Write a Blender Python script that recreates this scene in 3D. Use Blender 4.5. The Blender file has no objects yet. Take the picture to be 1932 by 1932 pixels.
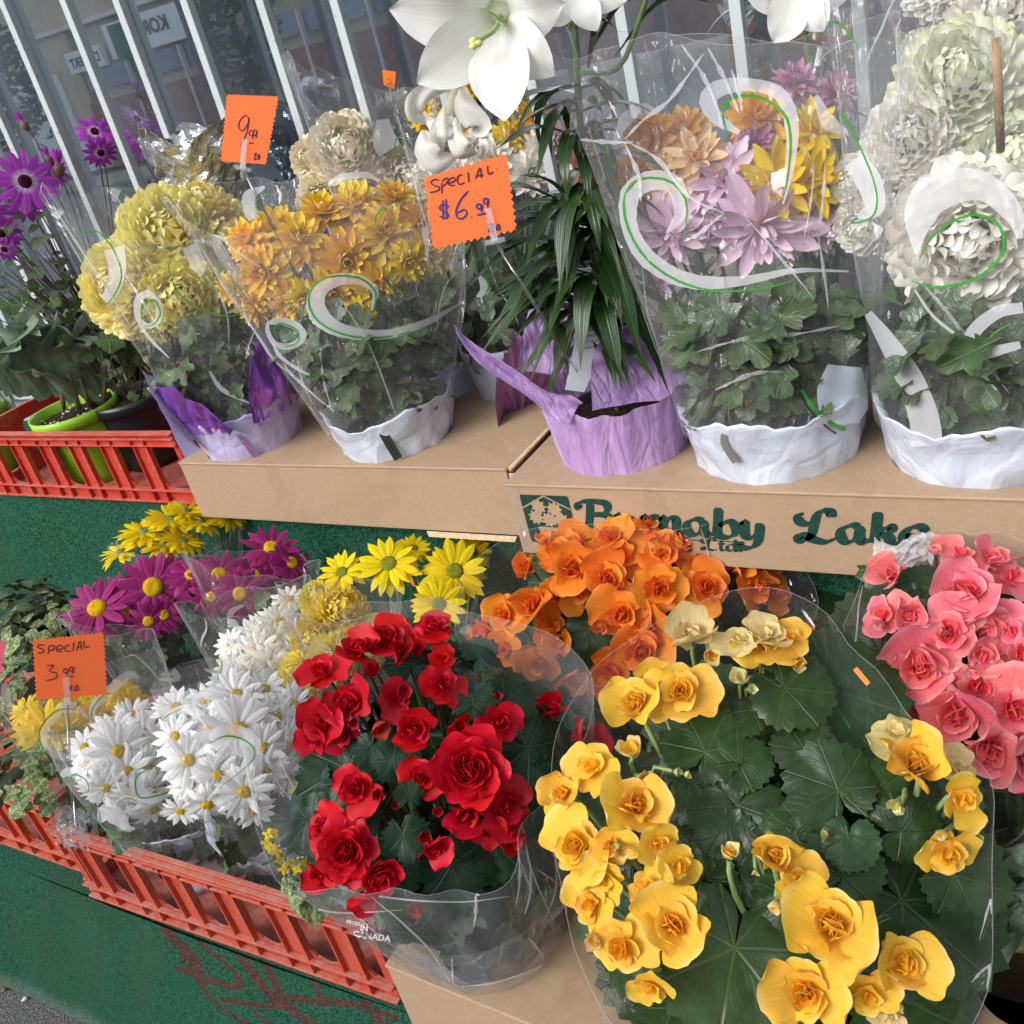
import bpy, math, random
import numpy as np
from mathutils import Vector, Matrix, noise
from mathutils.bvhtree import BVHTree

PI = math.pi
V3 = Vector
rnd = random.Random(11)
SC = bpy.context.scene
COL = SC.collection

# ------------------------------------------------------------------ camera, world, sun, exposure
FPX, CPX = 1860.0, 966.0            # focal length and centre in the pixels of a 1932 px wide frame
EYE = V3((0, 0, 1.55))
CX = V3((0.85839592, 0.45793698, -0.23119293))    # camera right in the world
CY = V3((0.03871488, -0.50722448, -0.86094395))   # camera down in the world
CZ = V3((-0.51152479, 0.73008017, -0.4531284))    # camera forward in the world
cam = bpy.data.cameras.new('camera')
cam.sensor_width = 36.0
cam.lens = FPX / 1932 * 36.0
cam.clip_start = 0.02
cam.clip_end = 400
camo = bpy.data.objects.new('camera', cam)
COL.objects.link(camo)
camo.matrix_world = Matrix((
    (CX.x, -CY.x, -CZ.x, EYE.x), (CX.y, -CY.y, -CZ.y, EYE.y), (CX.z, -CY.z, -CZ.z, EYE.z), (0, 0, 0, 1)))
SC.camera = camo

world = bpy.data.worlds.new("World")
SC.world = world
world.use_nodes = True
wn = world.node_tree
bg = wn.nodes['Background']
sky = wn.nodes.new('ShaderNodeTexSky')
sky.sky_type = 'NISHITA'
sky.sun_disc = False
SUN_EL, SUN_AZ = math.radians(30), math.radians(203)     # azimuth measured from +Y clockwise
sky.sun_elevation = SUN_EL
sky.sun_rotation = SUN_AZ
sky.air_density = 1.0
sky.dust_density = 3.0
sky.ozone_density = 1.5
hs = wn.nodes.new('ShaderNodeHueSaturation')             # thin cloud cover: the sky's blue is washed out
hs.inputs['Saturation'].default_value = 0.22
wn.links.new(sky.outputs[0], hs.inputs['Color'])
wn.links.new(hs.outputs[0], bg.inputs[0])
bg.inputs[1].default_value = 0.15
sun = bpy.data.lights.new('sun', 'SUN')
sun.energy = 1.1
sun.angle = math.radians(45)
sun.color = (1.0, 0.965, 0.92)
suno = bpy.data.objects.new('sun', sun)
COL.objects.link(suno)
sdir = V3((math.sin(SUN_AZ) * math.cos(SUN_EL), math.cos(SUN_AZ) * math.cos(SUN_EL), math.sin(SUN_EL)))
suno.rotation_euler = sdir.to_track_quat('Z', 'Y').to_euler()

SC.view_settings.view_transform = 'Standard'
SC.view_settings.look = 'None'
SC.view_settings.exposure = 1.2
SC.view_settings.gamma = 1
SC.view_settings.use_curve_mapping = False
cy = SC.cycles
cy.max_bounces = 8
cy.diffuse_bounces = 4
cy.glossy_bounces = 3
cy.transmission_bounces = 4
cy.transparent_max_bounces = 20
cy.caustics_reflective = False
cy.caustics_refractive = False

# ------------------------------------------------------------------ geometry helpers
def ray(u, v):
    return (CX * (u - CPX) + CY * (v - CPX) + CZ * FPX)
def at_z(u, v, z):
    d = ray(u, v); return EYE + d * ((z - EYE.z) / d.z)
def at_y(u, v, y):
    d = ray(u, v); return EYE + d * (y / d.y)
def at_t(u, v, t):
    return EYE + ray(u, v) * (t / FPX)
def at_plane(u, v, p, n):
    d = ray(u, v); return EYE + d * ((p - EYE).dot(n) / d.dot(n))
def depth(p):
    return (p - EYE).dot(CZ)
def lerp(a, b, t): return a + (b - a) * t
def interp(lst, s):
    s = min(max(s, 0), 1) * (len(lst) - 1); i = min(int(s), len(lst) - 2); return lst[i] + (lst[i + 1] - lst[i]) * (s - i)
def crom(pts, n):
    """Catmull-Rom samples through points (tuples of any length)"""
    P = [np.array(p, float) for p in pts]
    if len(P) == 2: return [P[0] + (P[1] - P[0]) * i / (n - 1) for i in range(n)]
    P = [2 * P[0] - P[1]] + P + [2 * P[-1] - P[-2]]
    m = len(P) - 3; out = []
    for i in range(n):
        s = i / (n - 1) * m; k = min(int(s), m - 1); t = s - k
        a, b, c, d = P[k:k + 4]
        out.append(.5 * (2 * b + (c - a) * t + (2 * a - 5 * b + 4 * c - d) * t * t + (3 * b - a - 3 * c + d) * t ** 3))
    return out

def make_mesh(name, V, F, uv=None, smooth=True, mat=None):
    me = bpy.data.meshes.new(name)
    me.from_pydata([tuple(v) for v in V], [], [tuple(f) for f in F])
    if uv is not None:
        l = me.uv_layers.new(name='UVMap')
        idx = np.zeros(len(me.loops), dtype=np.int32); me.loops.foreach_get('vertex_index', idx)
        l.data.foreach_set('uv', np.array(uv, dtype=np.float32)[idx].ravel())
    if smooth: me.polygons.foreach_set('use_smooth', [True] * len(me.polygons))
    if mat: me.materials.append(mat)
    me.update()
    return me

def link(name, me, parent=None, mw=None, origin=None):
    """link an object; mw is its world matrix (only translation parents are used)"""
    o = bpy.data.objects.new(name, me)
    COL.objects.link(o)
    m = mw.copy() if mw is not None else Matrix.Identity(4)
    if parent is not None:
        o.parent = parent
        m = W[parent.name_full].inverted() @ m
    o.matrix_basis = m
    W[o.name_full] = mw.copy() if mw is not None else Matrix.Identity(4)
    return o
W = {}
def tag(o, label, cat, group=None):
    o['label'] = label; o['category'] = cat
    if group: o['group'] = group
    return o
def thing(name, label, cat, loc, group=None, rz=0):
    o = bpy.data.objects.new(name, None); COL.objects.link(o)
    o.empty_display_size = .05
    o.matrix_basis = Matrix.Translation(loc) @ Matrix.Rotation(rz, 4, 'Z')
    W[o.name_full] = o.matrix_basis.copy()
    return tag(o, label, cat, group)
def structure(o):
    o['kind'] = 'structure'; return o

class MB:
    """collects vertices, faces, uvs"""
    def __init__(s): s.V = []; s.F = []; s.U = []
    def add(s, V, F, U=None):
        b = len(s.V); s.V += [V3(v) for v in V]; s.F += [tuple(i + b for i in f) for f in F]
        s.U += list(U) if U is not None else [(v[0], v[1]) for v in V]
        return s
    def box(s, a, b, M=None, bev=0.0):
        x0, y0, z0 = a; x1, y1, z1 = b
        if bev <= 0:
            V = [V3(p) for p in ((x0, y0, z0), (x1, y0, z0), (x1, y1, z0), (x0, y1, z0), (x0, y0, z1), (x1, y0, z1), (x1, y1, z1), (x0, y1, z1))]
            F = [(0, 3, 2, 1), (4, 5, 6, 7), (0, 1, 5, 4), (1, 2, 6, 5), (2, 3, 7, 6), (3, 0, 4, 7)]
        else:
            bm = __import__('bmesh').new()
            import bmesh
            bmesh.ops.create_cube(bm, size=1)
            for v in bm.verts:
                v.co = V3(((x0 + x1) / 2 + v.co.x * (x1 - x0), (y0 + y1) / 2 + v.co.y * (y1 - y0), (z0 + z1) / 2 + v.co.z * (z1 - z0)))
            bmesh.ops.bevel(bm, geom=list(bm.edges), offset=bev, segments=2, affect='EDGES', profile=.5)
            bm.verts.ensure_lookup_table()
            V = [v.co.copy() for v in bm.verts]; F = [[v.index for v in f.verts] for f in bm.faces]; bm.free()
        if M is not None: V = [M @ v for v in V]
        return s.add(V, F)
    def tube(s, pts, r, n=6, cap=True):
        pts = [V3(p) for p in pts]; rs = r if isinstance(r, (list, tuple)) else [r] * len(pts)
        V = []; F = []; U = []
        up = V3((.3, .2, .93))
        for i, p in enumerate(pts):
            t = (pts[min(i + 1, len(pts) - 1)] - pts[max(i - 1, 0)]).normalized()
            a = t.cross(up)
            if a.length < .1: a = t.cross(V3((1, 0, 0)))
            a.normalize(); b = t.cross(a)
            for k in range(n):
                an = 2 * PI * k / n; V.append(p + (a * math.cos(an) + b * math.sin(an)) * rs[i]); U.append((k / n, i * .1))
        for i in range(len(pts) - 1):
            for k in range(n):
                k2 = (k + 1) % n; F.append((i * n + k, i * n + k2, i * n + n + k2, i * n + n + k))
        if cap:
            F.append(tuple(range(n))[::-1]); F.append(tuple((len(pts) - 1) * n + k for k in range(n)))
        return s.add(V, F, U)
    def lathe(s, prof, n=32, M=None, f=None):
        V = []; F = []; U = []
        for i, (r, z) in enumerate(prof):
            for k in range(n):
                a = 2 * PI * k / n
                rr, zz = (r, z) if f is None else f(r, z, a)
                V.append(V3((rr * math.cos(a), rr * math.sin(a), zz))); U.append((k / n, z))
        for i in range(len(prof) - 1):
            for k in range(n):
                k2 = (k + 1) % n; F.append((i * n + k, i * n + k2, i * n + n + k2, i * n + n + k))
        if M is not None: V = [M @ v for v in V]
        return s.add(V, F, U)
    def mesh(s, name, mat=None, smooth=True): return make_mesh(name, s.V, s.F, s.U, smooth, mat)
    def obj(s, name, mat, parent=None, smooth=True):
        """vertices are in world coordinates; the object's origin is put at their middle"""
        if parent is not None: o0 = W[parent.name_full].translation.copy()
        else: o0 = sum(s.V, V3()) / max(len(s.V), 1)
        s.V = [v - o0 for v in s.V]
        return link(name, s.mesh(name, mat, smooth), parent, Matrix.Translation(o0))

# ------------------------------------------------------------------ material helpers
class NT:
    def __init__(s, name):
        s.m = bpy.data.materials.new(name); s.m.use_nodes = True
        s.t = s.m.node_tree; s.t.nodes.clear()
        s.out = s.n('ShaderNodeOutputMaterial')
    def n(s, ty, **kw):
        nd = s.t.nodes.new(ty)
        for k, v in kw.items(): setattr(nd, k, v)
        return nd
    def l(s, a, b): s.t.links.new(a, b)
    def coord(s, which='Object'): return s.n('ShaderNodeTexCoord').outputs[which]
    def mapping(s, src, scale=(1, 1, 1), rot=(0, 0, 0)):
        m = s.n('ShaderNodeMapping'); m.inputs['Scale'].default_value = scale; m.inputs['Rotation'].default_value = rot
        s.l(src, m.inputs[0]); return m.outputs[0]
    def noise(s, src, scale, detail=3, rough=.55, dist=0):
        m = s.n('ShaderNodeTexNoise'); m.inputs['Scale'].default_value = scale; m.inputs['Detail'].default_value = detail
        m.inputs['Roughness'].default_value = rough; m.inputs['Distortion'].default_value = dist
        if src is not None: s.l(src, m.inputs['Vector'])
        return m.outputs['Fac']
    def ramp(s, src, stops, interp='LINEAR'):
        r = s.n('ShaderNodeValToRGB'); r.color_ramp.interpolation = interp
        e = r.color_ramp.elements
        while len(e) < len(stops): e.new(.5)
        for q, (p, c) in zip(e, stops):
            q.position = p; q.color = (*c, 1) if not isinstance(c, (int, float)) else (c, c, c, 1)
        s.l(src, r.inputs[0]); return r.outputs[0]
    def mix(s, f, a, b, bt='MIX'):
        m = s.n('ShaderNodeMix', data_type='RGBA', blend_type=bt)
        for k, v in ((0, f), (6, a), (7, b)):
            if isinstance(v, (int, float)): m.inputs[k].default_value = v if k == 0 else (v, v, v, 1)
            elif isinstance(v, tuple): m.inputs[k].default_value = (*v, 1)
            else: s.l(v, m.inputs[k])
        return m.outputs[2]
    def math(s, op, a, b=None, c=None, clamp=False):
        m = s.n('ShaderNodeMath', operation=op); m.use_clamp = clamp
        for k, v in enumerate((a, b, c)):
            if v is None: continue
            if isinstance(v, (int, float)): m.inputs[k].default_value = v
            else: s.l(v, m.inputs[k])
        return m.outputs[0]
    def bump(s, h, strength=.3, dist=.002, normal=None):
        b = s.n('ShaderNodeBump'); b.inputs['Strength'].default_value = strength; b.inputs['Distance'].default_value = dist
        s.l(h, b.inputs['Height'])
        if normal is not None: s.l(normal, b.inputs['Normal'])
        return b.outputs[0]
    def principled(s, col, rough=.5, spec=.5, normal=None, metallic=0, **kw):
        p = s.n('ShaderNodeBsdfPrincipled')
        for k, v in (('Base Color', col), ('Roughness', rough), ('Specular IOR Level', spec), ('Metallic', metallic)) + tuple(kw.items()):
            if isinstance(v, (int, float)): p.inputs[k].default_value = v
            elif isinstance(v, tuple): p.inputs[k].default_value = (*v, 1)
            else: s.l(v, p.inputs[k])
        if normal is not None: s.l(normal, p.inputs['Normal'])
        return p.outputs[0]
    def shader_mix(s, f, a, b):
        m = s.n('ShaderNodeMixShader')
        if isinstance(f, (int, float)): m.inputs[0].default_value = f
        else: s.l(f, m.inputs[0])
        s.l(a, m.inputs[1]); s.l(b, m.inputs[2]); return m.outputs[0]
    def done(s, sh): s.l(sh, s.out.inputs[0]); return s.m
    def objrand(s): return s.n('ShaderNodeObjectInfo').outputs['Random']

def hsv_var(n, col, amt_h=.015, amt_v=.12):
    r = n.objrand(); h = n.n('ShaderNodeHueSaturation')
    n.l(col, h.inputs['Color'])
    n.l(n.math('MULTIPLY_ADD', r, amt_h * 2, .5 - amt_h), h.inputs['Hue'])
    n.l(n.math('MULTIPLY_ADD', n.math('FRACT', n.math('MULTIPLY', r, 7.3)), amt_v * 2, 1 - amt_v), h.inputs['Value'])
    return h.outputs[0]

def petal_mat(name, base, mid, tip, trans=.3, rough=.55, streak=.22, vh=.012, vv=.08, edge=None, sheen=.0):
    n = NT(name)
    uv = n.coord('UV')
    sx = n.n('ShaderNodeSeparateXYZ'); n.l(uv, sx.inputs[0])
    c = n.ramp(sx.outputs[1], [(0, base), (.28, mid), (.8, mid), (1, tip)])
    st = n.noise(n.mapping(uv, (14, .7, 1)), 1.6, 3, .6)
    if edge is not None:
        e = n.math('MULTIPLY', n.math('ABSOLUTE', n.math('SUBTRACT', sx.outputs[0], .5)), 2)
        e = n.math('POWER', e, 3.5)
        c = n.mix(n.math('MULTIPLY', e, .7), c, edge)
    c = n.mix(1, c, n.ramp(st, [(.25, 1 - streak), (.75, 1 + streak * .3)]), 'MULTIPLY')
    br = n.noise(n.n('ShaderNodeNewGeometry').outputs['Position'], 95, 4, .7)
    c = n.mix(n.ramp(br, [(.70, 0.0), (.80, .2)]), c, (.50, .30, .12))      # bruises
    c = hsv_var(n, c, vh, vv)
    nm = n.bump(st, .22, .0012)
    p = n.principled(c, rough, .25, nm)
    t = n.n('ShaderNodeBsdfTranslucent'); n.l(c, t.inputs[0])
    return n.done(n.shader_mix(trans, p, t.outputs[0]))

def leaf_mat(name, col, vein, kind='palm', k=7, rough=.38, trans=.15, veinw=.012, vh=.02, vv=.2, mottle=.35, edge=None, white=0, spec=.4):
    """uv holds the flat leaf's own x,y with the stalk at 0,0 and the tip along +x"""
    n = NT(name)
    uv = n.coord('UV'); s = n.n('ShaderNodeSeparateXYZ'); n.l(uv, s.inputs[0]); x, y = s.outputs[0], s.outputs[1]
    if kind == 'palm':
        r = n.math('SQRT', n.math('ADD', n.math('MULTIPLY', x, x), n.math('MULTIPLY', y, y)))
        an = n.math('DIVIDE', n.math('ARCTAN2', y, x), 2 * PI)
        an = n.math('ADD', n.math('MULTIPLY', an, k), .5)
        f = n.math('ABSOLUTE', n.math('SUBTRACT', n.math('FRACT', n.math('ADD', an, 20)), .5))
        d = n.math('MULTIPLY', n.math('MULTIPLY', f, 2 * PI / k), r)
        # branching side veins off the main ones
        g = n.math('ABSOLUTE', n.math('SUBTRACT', n.math('FRACT', n.math('SUBTRACT', n.math('MULTIPLY', r, 7.0), n.math('MULTIPLY', f, 5.0))), .5))
        side = n.ramp(g, [(0, 1.0), (.1, 0)])
        side = n.math('MULTIPLY', side, .16)
    elif kind == 'pinn':
        d = n.math('ABSOLUTE', y)
        g = n.math('ABSOLUTE', n.math('SUBTRACT', n.math('FRACT', n.math('SUBTRACT', n.math('MULTIPLY', x, 7), n.math('MULTIPLY', d, 8))), .5))
        side = n.math('MULTIPLY', n.ramp(g, [(0, 1.0), (.12, 0)]), .4)
    else:                              # parallel veins of a strap leaf
        d = n.math('ABSOLUTE', y)
        g = n.math('ABSOLUTE', n.math('SUBTRACT', n.math('FRACT', n.math('MULTIPLY', y, 40)), .5))
        side = n.math('MULTIPLY', n.ramp(g, [(0, 1.0), (.25, 0)]), .22)
    main = n.ramp(n.math('DIVIDE', d, veinw * 2.2), [(0, 1.0), (.45, .8), (1, 0)])
    vf = n.math('MAXIMUM', main, side)
    ns = n.noise(n.mapping(uv, (1, 1, 1)), 6, 4, .65)
    c = n.mix(n.ramp(ns, [(.3, 0.0), (.7, 1.0)]), tuple(q * (1 - mottle) for q in col), tuple(q * (1 + mottle) for q in col))
    if edge is not None:
        vor = n.noise(n.coord('Object'), 9 if white == 0 else 26, 3, .6, .0 if white == 0 else 1.5)
        fk = n.ramp(vor, [(.5, 0.0), (.62, 1.0)])
        if white: fk = n.math('MULTIPLY', fk, n.ramp(n.noise(n.coord('Object'), 5, 2), [(.46, 0.0), (.62, .75)]))
        c = n.mix(fk, c, edge)
    c = n.mix(n.math('MULTIPLY', vf, .8), c, vein)
    c = hsv_var(n, c, vh, vv)
    nm = n.bump(n.math('SUBTRACT', n.math('MULTIPLY', ns, .5), vf), .55, .0016)
    p = n.principled(c, rough, spec, nm)
    t = n.n('ShaderNodeBsdfTranslucent'); n.l(c, t.inputs[0])
    return n.done(n.shader_mix(trans, p, t.outputs[0]))

def film_mat(name, haze=.05, hazecol=(.75, .78, .82), tint=(.97, .975, .98), refl=.55, crinkle=.5, scale=9):
    n = NT(name)
    co = n.coord('Object')
    h1 = n.noise(n.mapping(co, (1, 1, .35)), scale, 3, .55, .6)
    w = n.n('ShaderNodeTexVoronoi', feature='DISTANCE_TO_EDGE'); w.inputs['Scale'].default_value = scale * 1.5
    n.l(n.mapping(co, (1.2, 1.2, .45)), w.inputs['Vector'])
    cr = n.ramp(w.outputs['Distance'], [(0, 0.0), (.12, 1.0)])
    h2 = n.ramp(n.noise(n.mapping(co, (1, 1, .25)), scale * 1.7, 2, .5, 2.5), [(.44, 0.0), (.5, 1.0), (.56, 0.0)])
    h = n.math('ADD', n.math('ADD', n.math('MULTIPLY', h1, .9), n.math('MULTIPLY', cr, .12)), n.math('MULTIPLY', h2, .16))
    nm = n.bump(h, crinkle, .04)
    lw = n.n('ShaderNodeLayerWeight'); lw.inputs['Blend'].default_value = .35; n.l(nm, lw.inputs['Normal'])
    lg = n.n('ShaderNodeLayerWeight'); lg.inputs['Blend'].default_value = .35
    fr = n.math('ADD', n.math('ADD', n.math('MULTIPLY', n.math('POWER', lg.outputs['Facing'], 2.6), refl), .035), n.math('MULTIPLY', n.math('POWER', lw.outputs['Facing'], 5), refl * 1.5), None, True)
    gl = n.n('ShaderNodeBsdfGlossy'); gl.inputs['Roughness'].default_value = .07; n.l(nm, gl.inputs['Normal'])
    gl.inputs['Color'].default_value = (.95, .96, 1, 1)
    tr = n.n('ShaderNodeBsdfTransparent'); tr.inputs[0].default_value = (*tint, 1)
    a = n.shader_mix(fr, tr.outputs[0], gl.outputs[0])
    df = n.n('ShaderNodeBsdfDiffuse'); df.inputs[0].default_value = (*hazecol, 1)
    tl = n.n('ShaderNodeBsdfTranslucent'); tl.inputs[0].default_value = (*hazecol, 1)
    hz = n.shader_mix(.15, df.outputs[0], tl.outputs[0])
    hf = n.math('MULTIPLY', n.math('ADD', n.math('MULTIPLY', n.noise(co, 5, 2), 1.2), n.math('MULTIPLY', n.math('POWER', lg.outputs['Facing'], 2), .9)), haze)
    return n.done(n.shader_mix(hf, a, hz))

def print_mat(name, col, alpha):
    n = NT(name)
    df = n.n('ShaderNodeBsdfDiffuse'); df.inputs[0].default_value = (*col, 1)
    tl = n.n('ShaderNodeBsdfTranslucent'); tl.inputs[0].default_value = (*col, 1)
    a = n.shader_mix(.12, df.outputs[0], tl.outputs[0])
    gl = n.n('ShaderNodeBsdfGlossy'); gl.inputs['Roughness'].default_value = .25
    a = n.shader_mix(.04, a, gl.outputs[0])
    tr = n.n('ShaderNodeBsdfTransparent')
    return n.done(n.shader_mix(alpha, tr.outputs[0], a))

def plain(name, col, rough=.5, spec=.5, ns=0, nscale=20, bump=0, bdist=.002, metallic=0, var=0, coords='Object', **kw):
    n = NT(name); co = n.coord(coords)
    f = n.noise(co, nscale, 4, .6)
    c = n.mix(n.ramp(f, [(.3, 0.0), (.7, 1.0)]), tuple(max(0, q * (1 - ns)) for q in col), tuple(min(1, q * (1 + ns)) for q in col))
    if var: c = hsv_var(n, c, .01, var)
    nm = n.bump(f, bump, bdist) if bump else None
    return n.done(n.principled(c, rough, spec, nm, metallic, **kw))

# ------------------------------------------------------------------ petals and flower heads
WID = dict(daisy=[.34, .62, .85, .97, 1, .93, .62, .12], mum=[.4, .72, .95, 1, .95, .72, .22], pom=[.5, .8, 1, 1.02, .9, .42],
           round=[.24, .66, .9, 1.02, 1.08, 1.05, .9, .58], lily=[.42, .5, .62, .8, .95, 1, .95, .75, .45, .03], needle=[.5, .8, 1, .9, .65, .1],
           wisp=[.35, .6, .9, 1, .9, .6, .2])
_pc = {}
def petal(shape, wr, curl=0., cup=.2, n=6, m=4, ruffle=0., var=0, p=1.0, groove=0., twist=0.):
    """unit-length petal along +x, upper side +z.  returns V (n,3), F, UV"""
    key = (shape, wr, curl, cup, n, m, ruffle, var, p, groove, twist)
    if key in _pc: return _pc[key]
    r = random.Random(hash((shape, var)) & 1023 if False else var * 17 + len(shape))
    prof = WID[shape]; V = []; U = []; F = []
    x = z = 0.; ph = r.uniform(0, 6.28); lean = r.uniform(-.10, .10); cv = curl * r.uniform(.8, 1.2)
    for i in range(n + 1):
        s = i / n
        a = cv * s ** p
        if i: x += math.cos(a) / n; z += math.sin(a) / n
        w = interp(prof, s) * wr * .5
        for j in range(m + 1):
            t = j / m * 2 - 1
            yy = w * t; up = cup * w * (t * t) * (1 - .3 * s)
            up += ruffle * w * math.sin(ph + s * 7 + (2 if t > 0 else 0)) * abs(t) ** 2 * s
            up += groove * w * math.cos(t * PI * 2) * .5 * math.sin(PI * s)
            up += twist * t * w * s
            back = (-.15 if shape in ('round',) else -.03) * t * t * s ** 3 * (1 + .4 * math.sin(ph + 5 * t))
            V.append((x + back * math.cos(a) - up * math.sin(a), yy + lean * s * s, z + up * math.cos(a) + back * math.sin(a)))
            U.append((j / m, s))
    for i in range(n):
        for j in range(m):
            b = i * (m + 1) + j; F.append((b, b + 1, b + m + 2, b + m + 1))
    _pc[key] = (np.array(V), F, np.array(U)); return _pc[key]
_pm = {}
def petal_me(key, mat):
    k = (key, mat.name)
    if k not in _pm:
        V, F, U = petal(*key); _pm[k] = make_mesh('petal', V, F, U, True, mat)
    return _pm[k]
def PM(az, pitch, r0, z0, L, roll=0., wsc=1.):
    return (Matrix.Rotation(az, 4, 'Z') @ Matrix.Translation((r0, 0, z0)) @ Matrix.Rotation(-pitch, 4, 'Y')
            @ Matrix.Rotation(roll, 4, 'X') @ Matrix.Diagonal((L, L * wsc, L, 1)))

def head(kind, R, r):
    """list of (petal key, matrix, material slot); radius R metres; local +z is the flower's face"""
    out = []
    J = lambda a: r.uniform(-a, a)
    if kind in ('daisy', 'daisyd'):
        nn = 13 if kind == 'daisy' else 16
        for ring, (cnt, pitch, L, z0) in enumerate(((nn, .02, .84, 0), (nn - 2, .22, .76, .03))):
            for i in range(cnt):
                if r.random() < .05: continue
                k = ('daisy', .33, (-.45, -.1, -.8)[r.randrange(3)] if ring == 0 else -.2, -.35, 5, 4, 0., r.randrange(4), 1.4, .35)
                out.append((k, PM(2 * PI * (i + .5 * ring) / cnt + J(.09), pitch + J(.12), R * .16, z0 * R, R * L * (1 + J(.08)), J(.25)), 0))
    elif kind == 'senetti':
        for i in range(14):
            k = ('daisy', .33, -.25, -.3, 5, 4, 0., r.randrange(4), 1.4, .4)
            out.append((k, PM(2 * PI * i / 14 + J(.08), .08 + J(.1), R * .17, 0, R * .85 * (1 + J(.07)), J(.25)), 0))
    elif kind == 'loose':     # long broad petals that hang a little
        for ring, (cnt, pitch, L) in enumerate(((11, -.45, 1.0), (11, -.08, .98), (9, .3, .86), (7, .75, .66), (5, 1.1, .45))):
            for i in range(cnt):
                k = ('mum', .34, -.25 + .22 * ring, .35, 6, 4, .2, r.randrange(5), 1.3, .35)
                out.append((k, PM(2 * PI * (i + .5 * ring) / cnt + J(.22), pitch + J(.24), R * .08, R * .05 * ring, R * L * (1 + J(.16)), J(.5)), 0))
    elif kind == 'mum':       # double, open
        for ring, (cnt, pitch, L) in enumerate(((13, -.15, .9), (13, .18, .86), (11, .5, .74), (9, .85, .58), (7, 1.15, .42))):
            for i in range(cnt):
                k = ('mum', .40, -.15 + .22 * ring, .35, 5, 4, .15, r.randrange(5), 1.3, .3)
                out.append((k, PM(2 * PI * (i + .5 * ring) / cnt + J(.15), pitch + J(.16), R * .10, R * .05 * ring, R * L * (1 + J(.12)), J(.35)), 0))
    elif kind == 'pom':       # incurved ball: petals leave the heart and curl up over the crown
        n = 300; g = PI * (3 - 5 ** .5)
        for i in range(n):
            f = (i + .5) / n; pol = math.acos(1 - f * 1.35)
            az = i * g; el = PI / 2 - pol
            L = R * (.40 + .15 * (pol / 1.9)) * (1 + J(.12))
            k = ('pom', .44, 1.45 - .75 * (pol / 1.9), -.35, 5, 4, 0., r.randrange(5), 1.3)
            m = (Matrix.Rotation(az, 4, 'Z') @ Matrix.Translation((math.sin(pol) * R * .50, 0, math.cos(pol) * R * .50))
                 @ Matrix.Rotation(-(el - .55 * (1 - abs(el) / 1.8) + J(.16)), 4, 'Y') @ Matrix.Rotation(J(.45), 4, 'X') @ Matrix.Diagonal((L, L, L, 1)))
            out.append((k, m, 0))
    elif kind == 'needle':    # loose pompom with many narrow petals
        n = 150; g = PI * (3 - 5 ** .5)
        for i in range(n):
            f = (i + .5) / n; pol = math.acos(1 - f * 1.1); az = i * g; el = PI / 2 - pol
            L = R * .8 * (1 + J(.12))
            k = ('needle', .24, .55, .9, 4, 2, 0., r.randrange(5), 1.2)
            m = (Matrix.Rotation(az, 4, 'Z') @ Matrix.Translation((math.sin(pol) * R * .18, 0, math.cos(pol) * R * .18))
                 @ Matrix.Rotation(-(el - .1 + J(.2)), 4, 'Y') @ Matrix.Rotation(J(.4), 4, 'X') @ Matrix.Diagonal((L, L, L, 1)))
            out.append((k, m, 0))
    elif kind in ('beg', 'rose', 'simple'):
        rings = dict(beg=((4, .10, .98, 1.2, .2, .25), (3, .40, .66, 1.1, .5, .5), (4, .72, .52, 1.05, .7, .6), (5, .98, .42, .95, .8, .8), (4, 1.2, .38, 1.0, .7, 1.)),
                     rose=((6, .05, 1.0, .85, .2, .2), (7, .28, .88, .8, .45, .35), (7, .52, .74, .85, .6, .6), (6, .78, .6, .9, .8, .85), (5, 1.02, .47, 1., .9, 1.1), (4, 1.22, .38, 1.1, .9, 1.3), (3, 1.4, .3, 1.2, .7, 1.5)),
                     simple=((4, .15, .96, 1.12, .25, .3), (3, .55, .58, 1.1, .6, .6), (3, 1.0, .42, 1.05, .8, .9)))[kind]
        tw = r.uniform(0, 6); opn = r.choice((-.08, .0, .08, .2, .38, .6)); rings = list(rings)
        if kind == 'beg' and r.random() < .35: rings = rings[:-1]
        for ring, (cnt, pitch, L, w, curl, cup) in enumerate(rings):
            for i in range(cnt):
                k = ('round', round(w, 2), curl * .7, cup * .45, 7, 6, .22 if ring < 3 else .12, r.randrange(4), 1.3)
                big = 1.0
                if ring == 0 and kind != 'rose': big = 1.2 if i % 2 == 0 else .84
                out.append((k, PM(tw + 2 * PI * (i + .45 * ring) / cnt + J(.2), pitch + opn * (1 + .5 * (ring == 0)) + J(.16), R * .03, R * .055 * ring, R * L * big * (1 + J(.12)), J(.32)), 0 if ring < 2 else 1))
    elif kind == 'budb':      # half-open begonia bud, petals closed over
        for i, (az, pitch, L) in enumerate(((0, 1.15, 1.5), (PI, 1.15, 1.5), (PI / 2, 1.3, 1.1), (-PI / 2, 1.3, 1.1), (.8, 1.35, 1.2))):
            k = ('round', .85, .7, .75, 7, 6, .05, i % 4, 1.1)
            out.append((k, PM(az + J(.2), pitch - .45, R * .03, 0, R * L, J(.1)), 0 if i < 2 else 1))
    elif kind == 'kal':
        for i in range(4):
            out.append((('mum', .6, -.2, -.2, 3, 2, 0., i), PM(PI / 2 * i, .15, 0, 0, R), 0))
    return out

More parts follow.
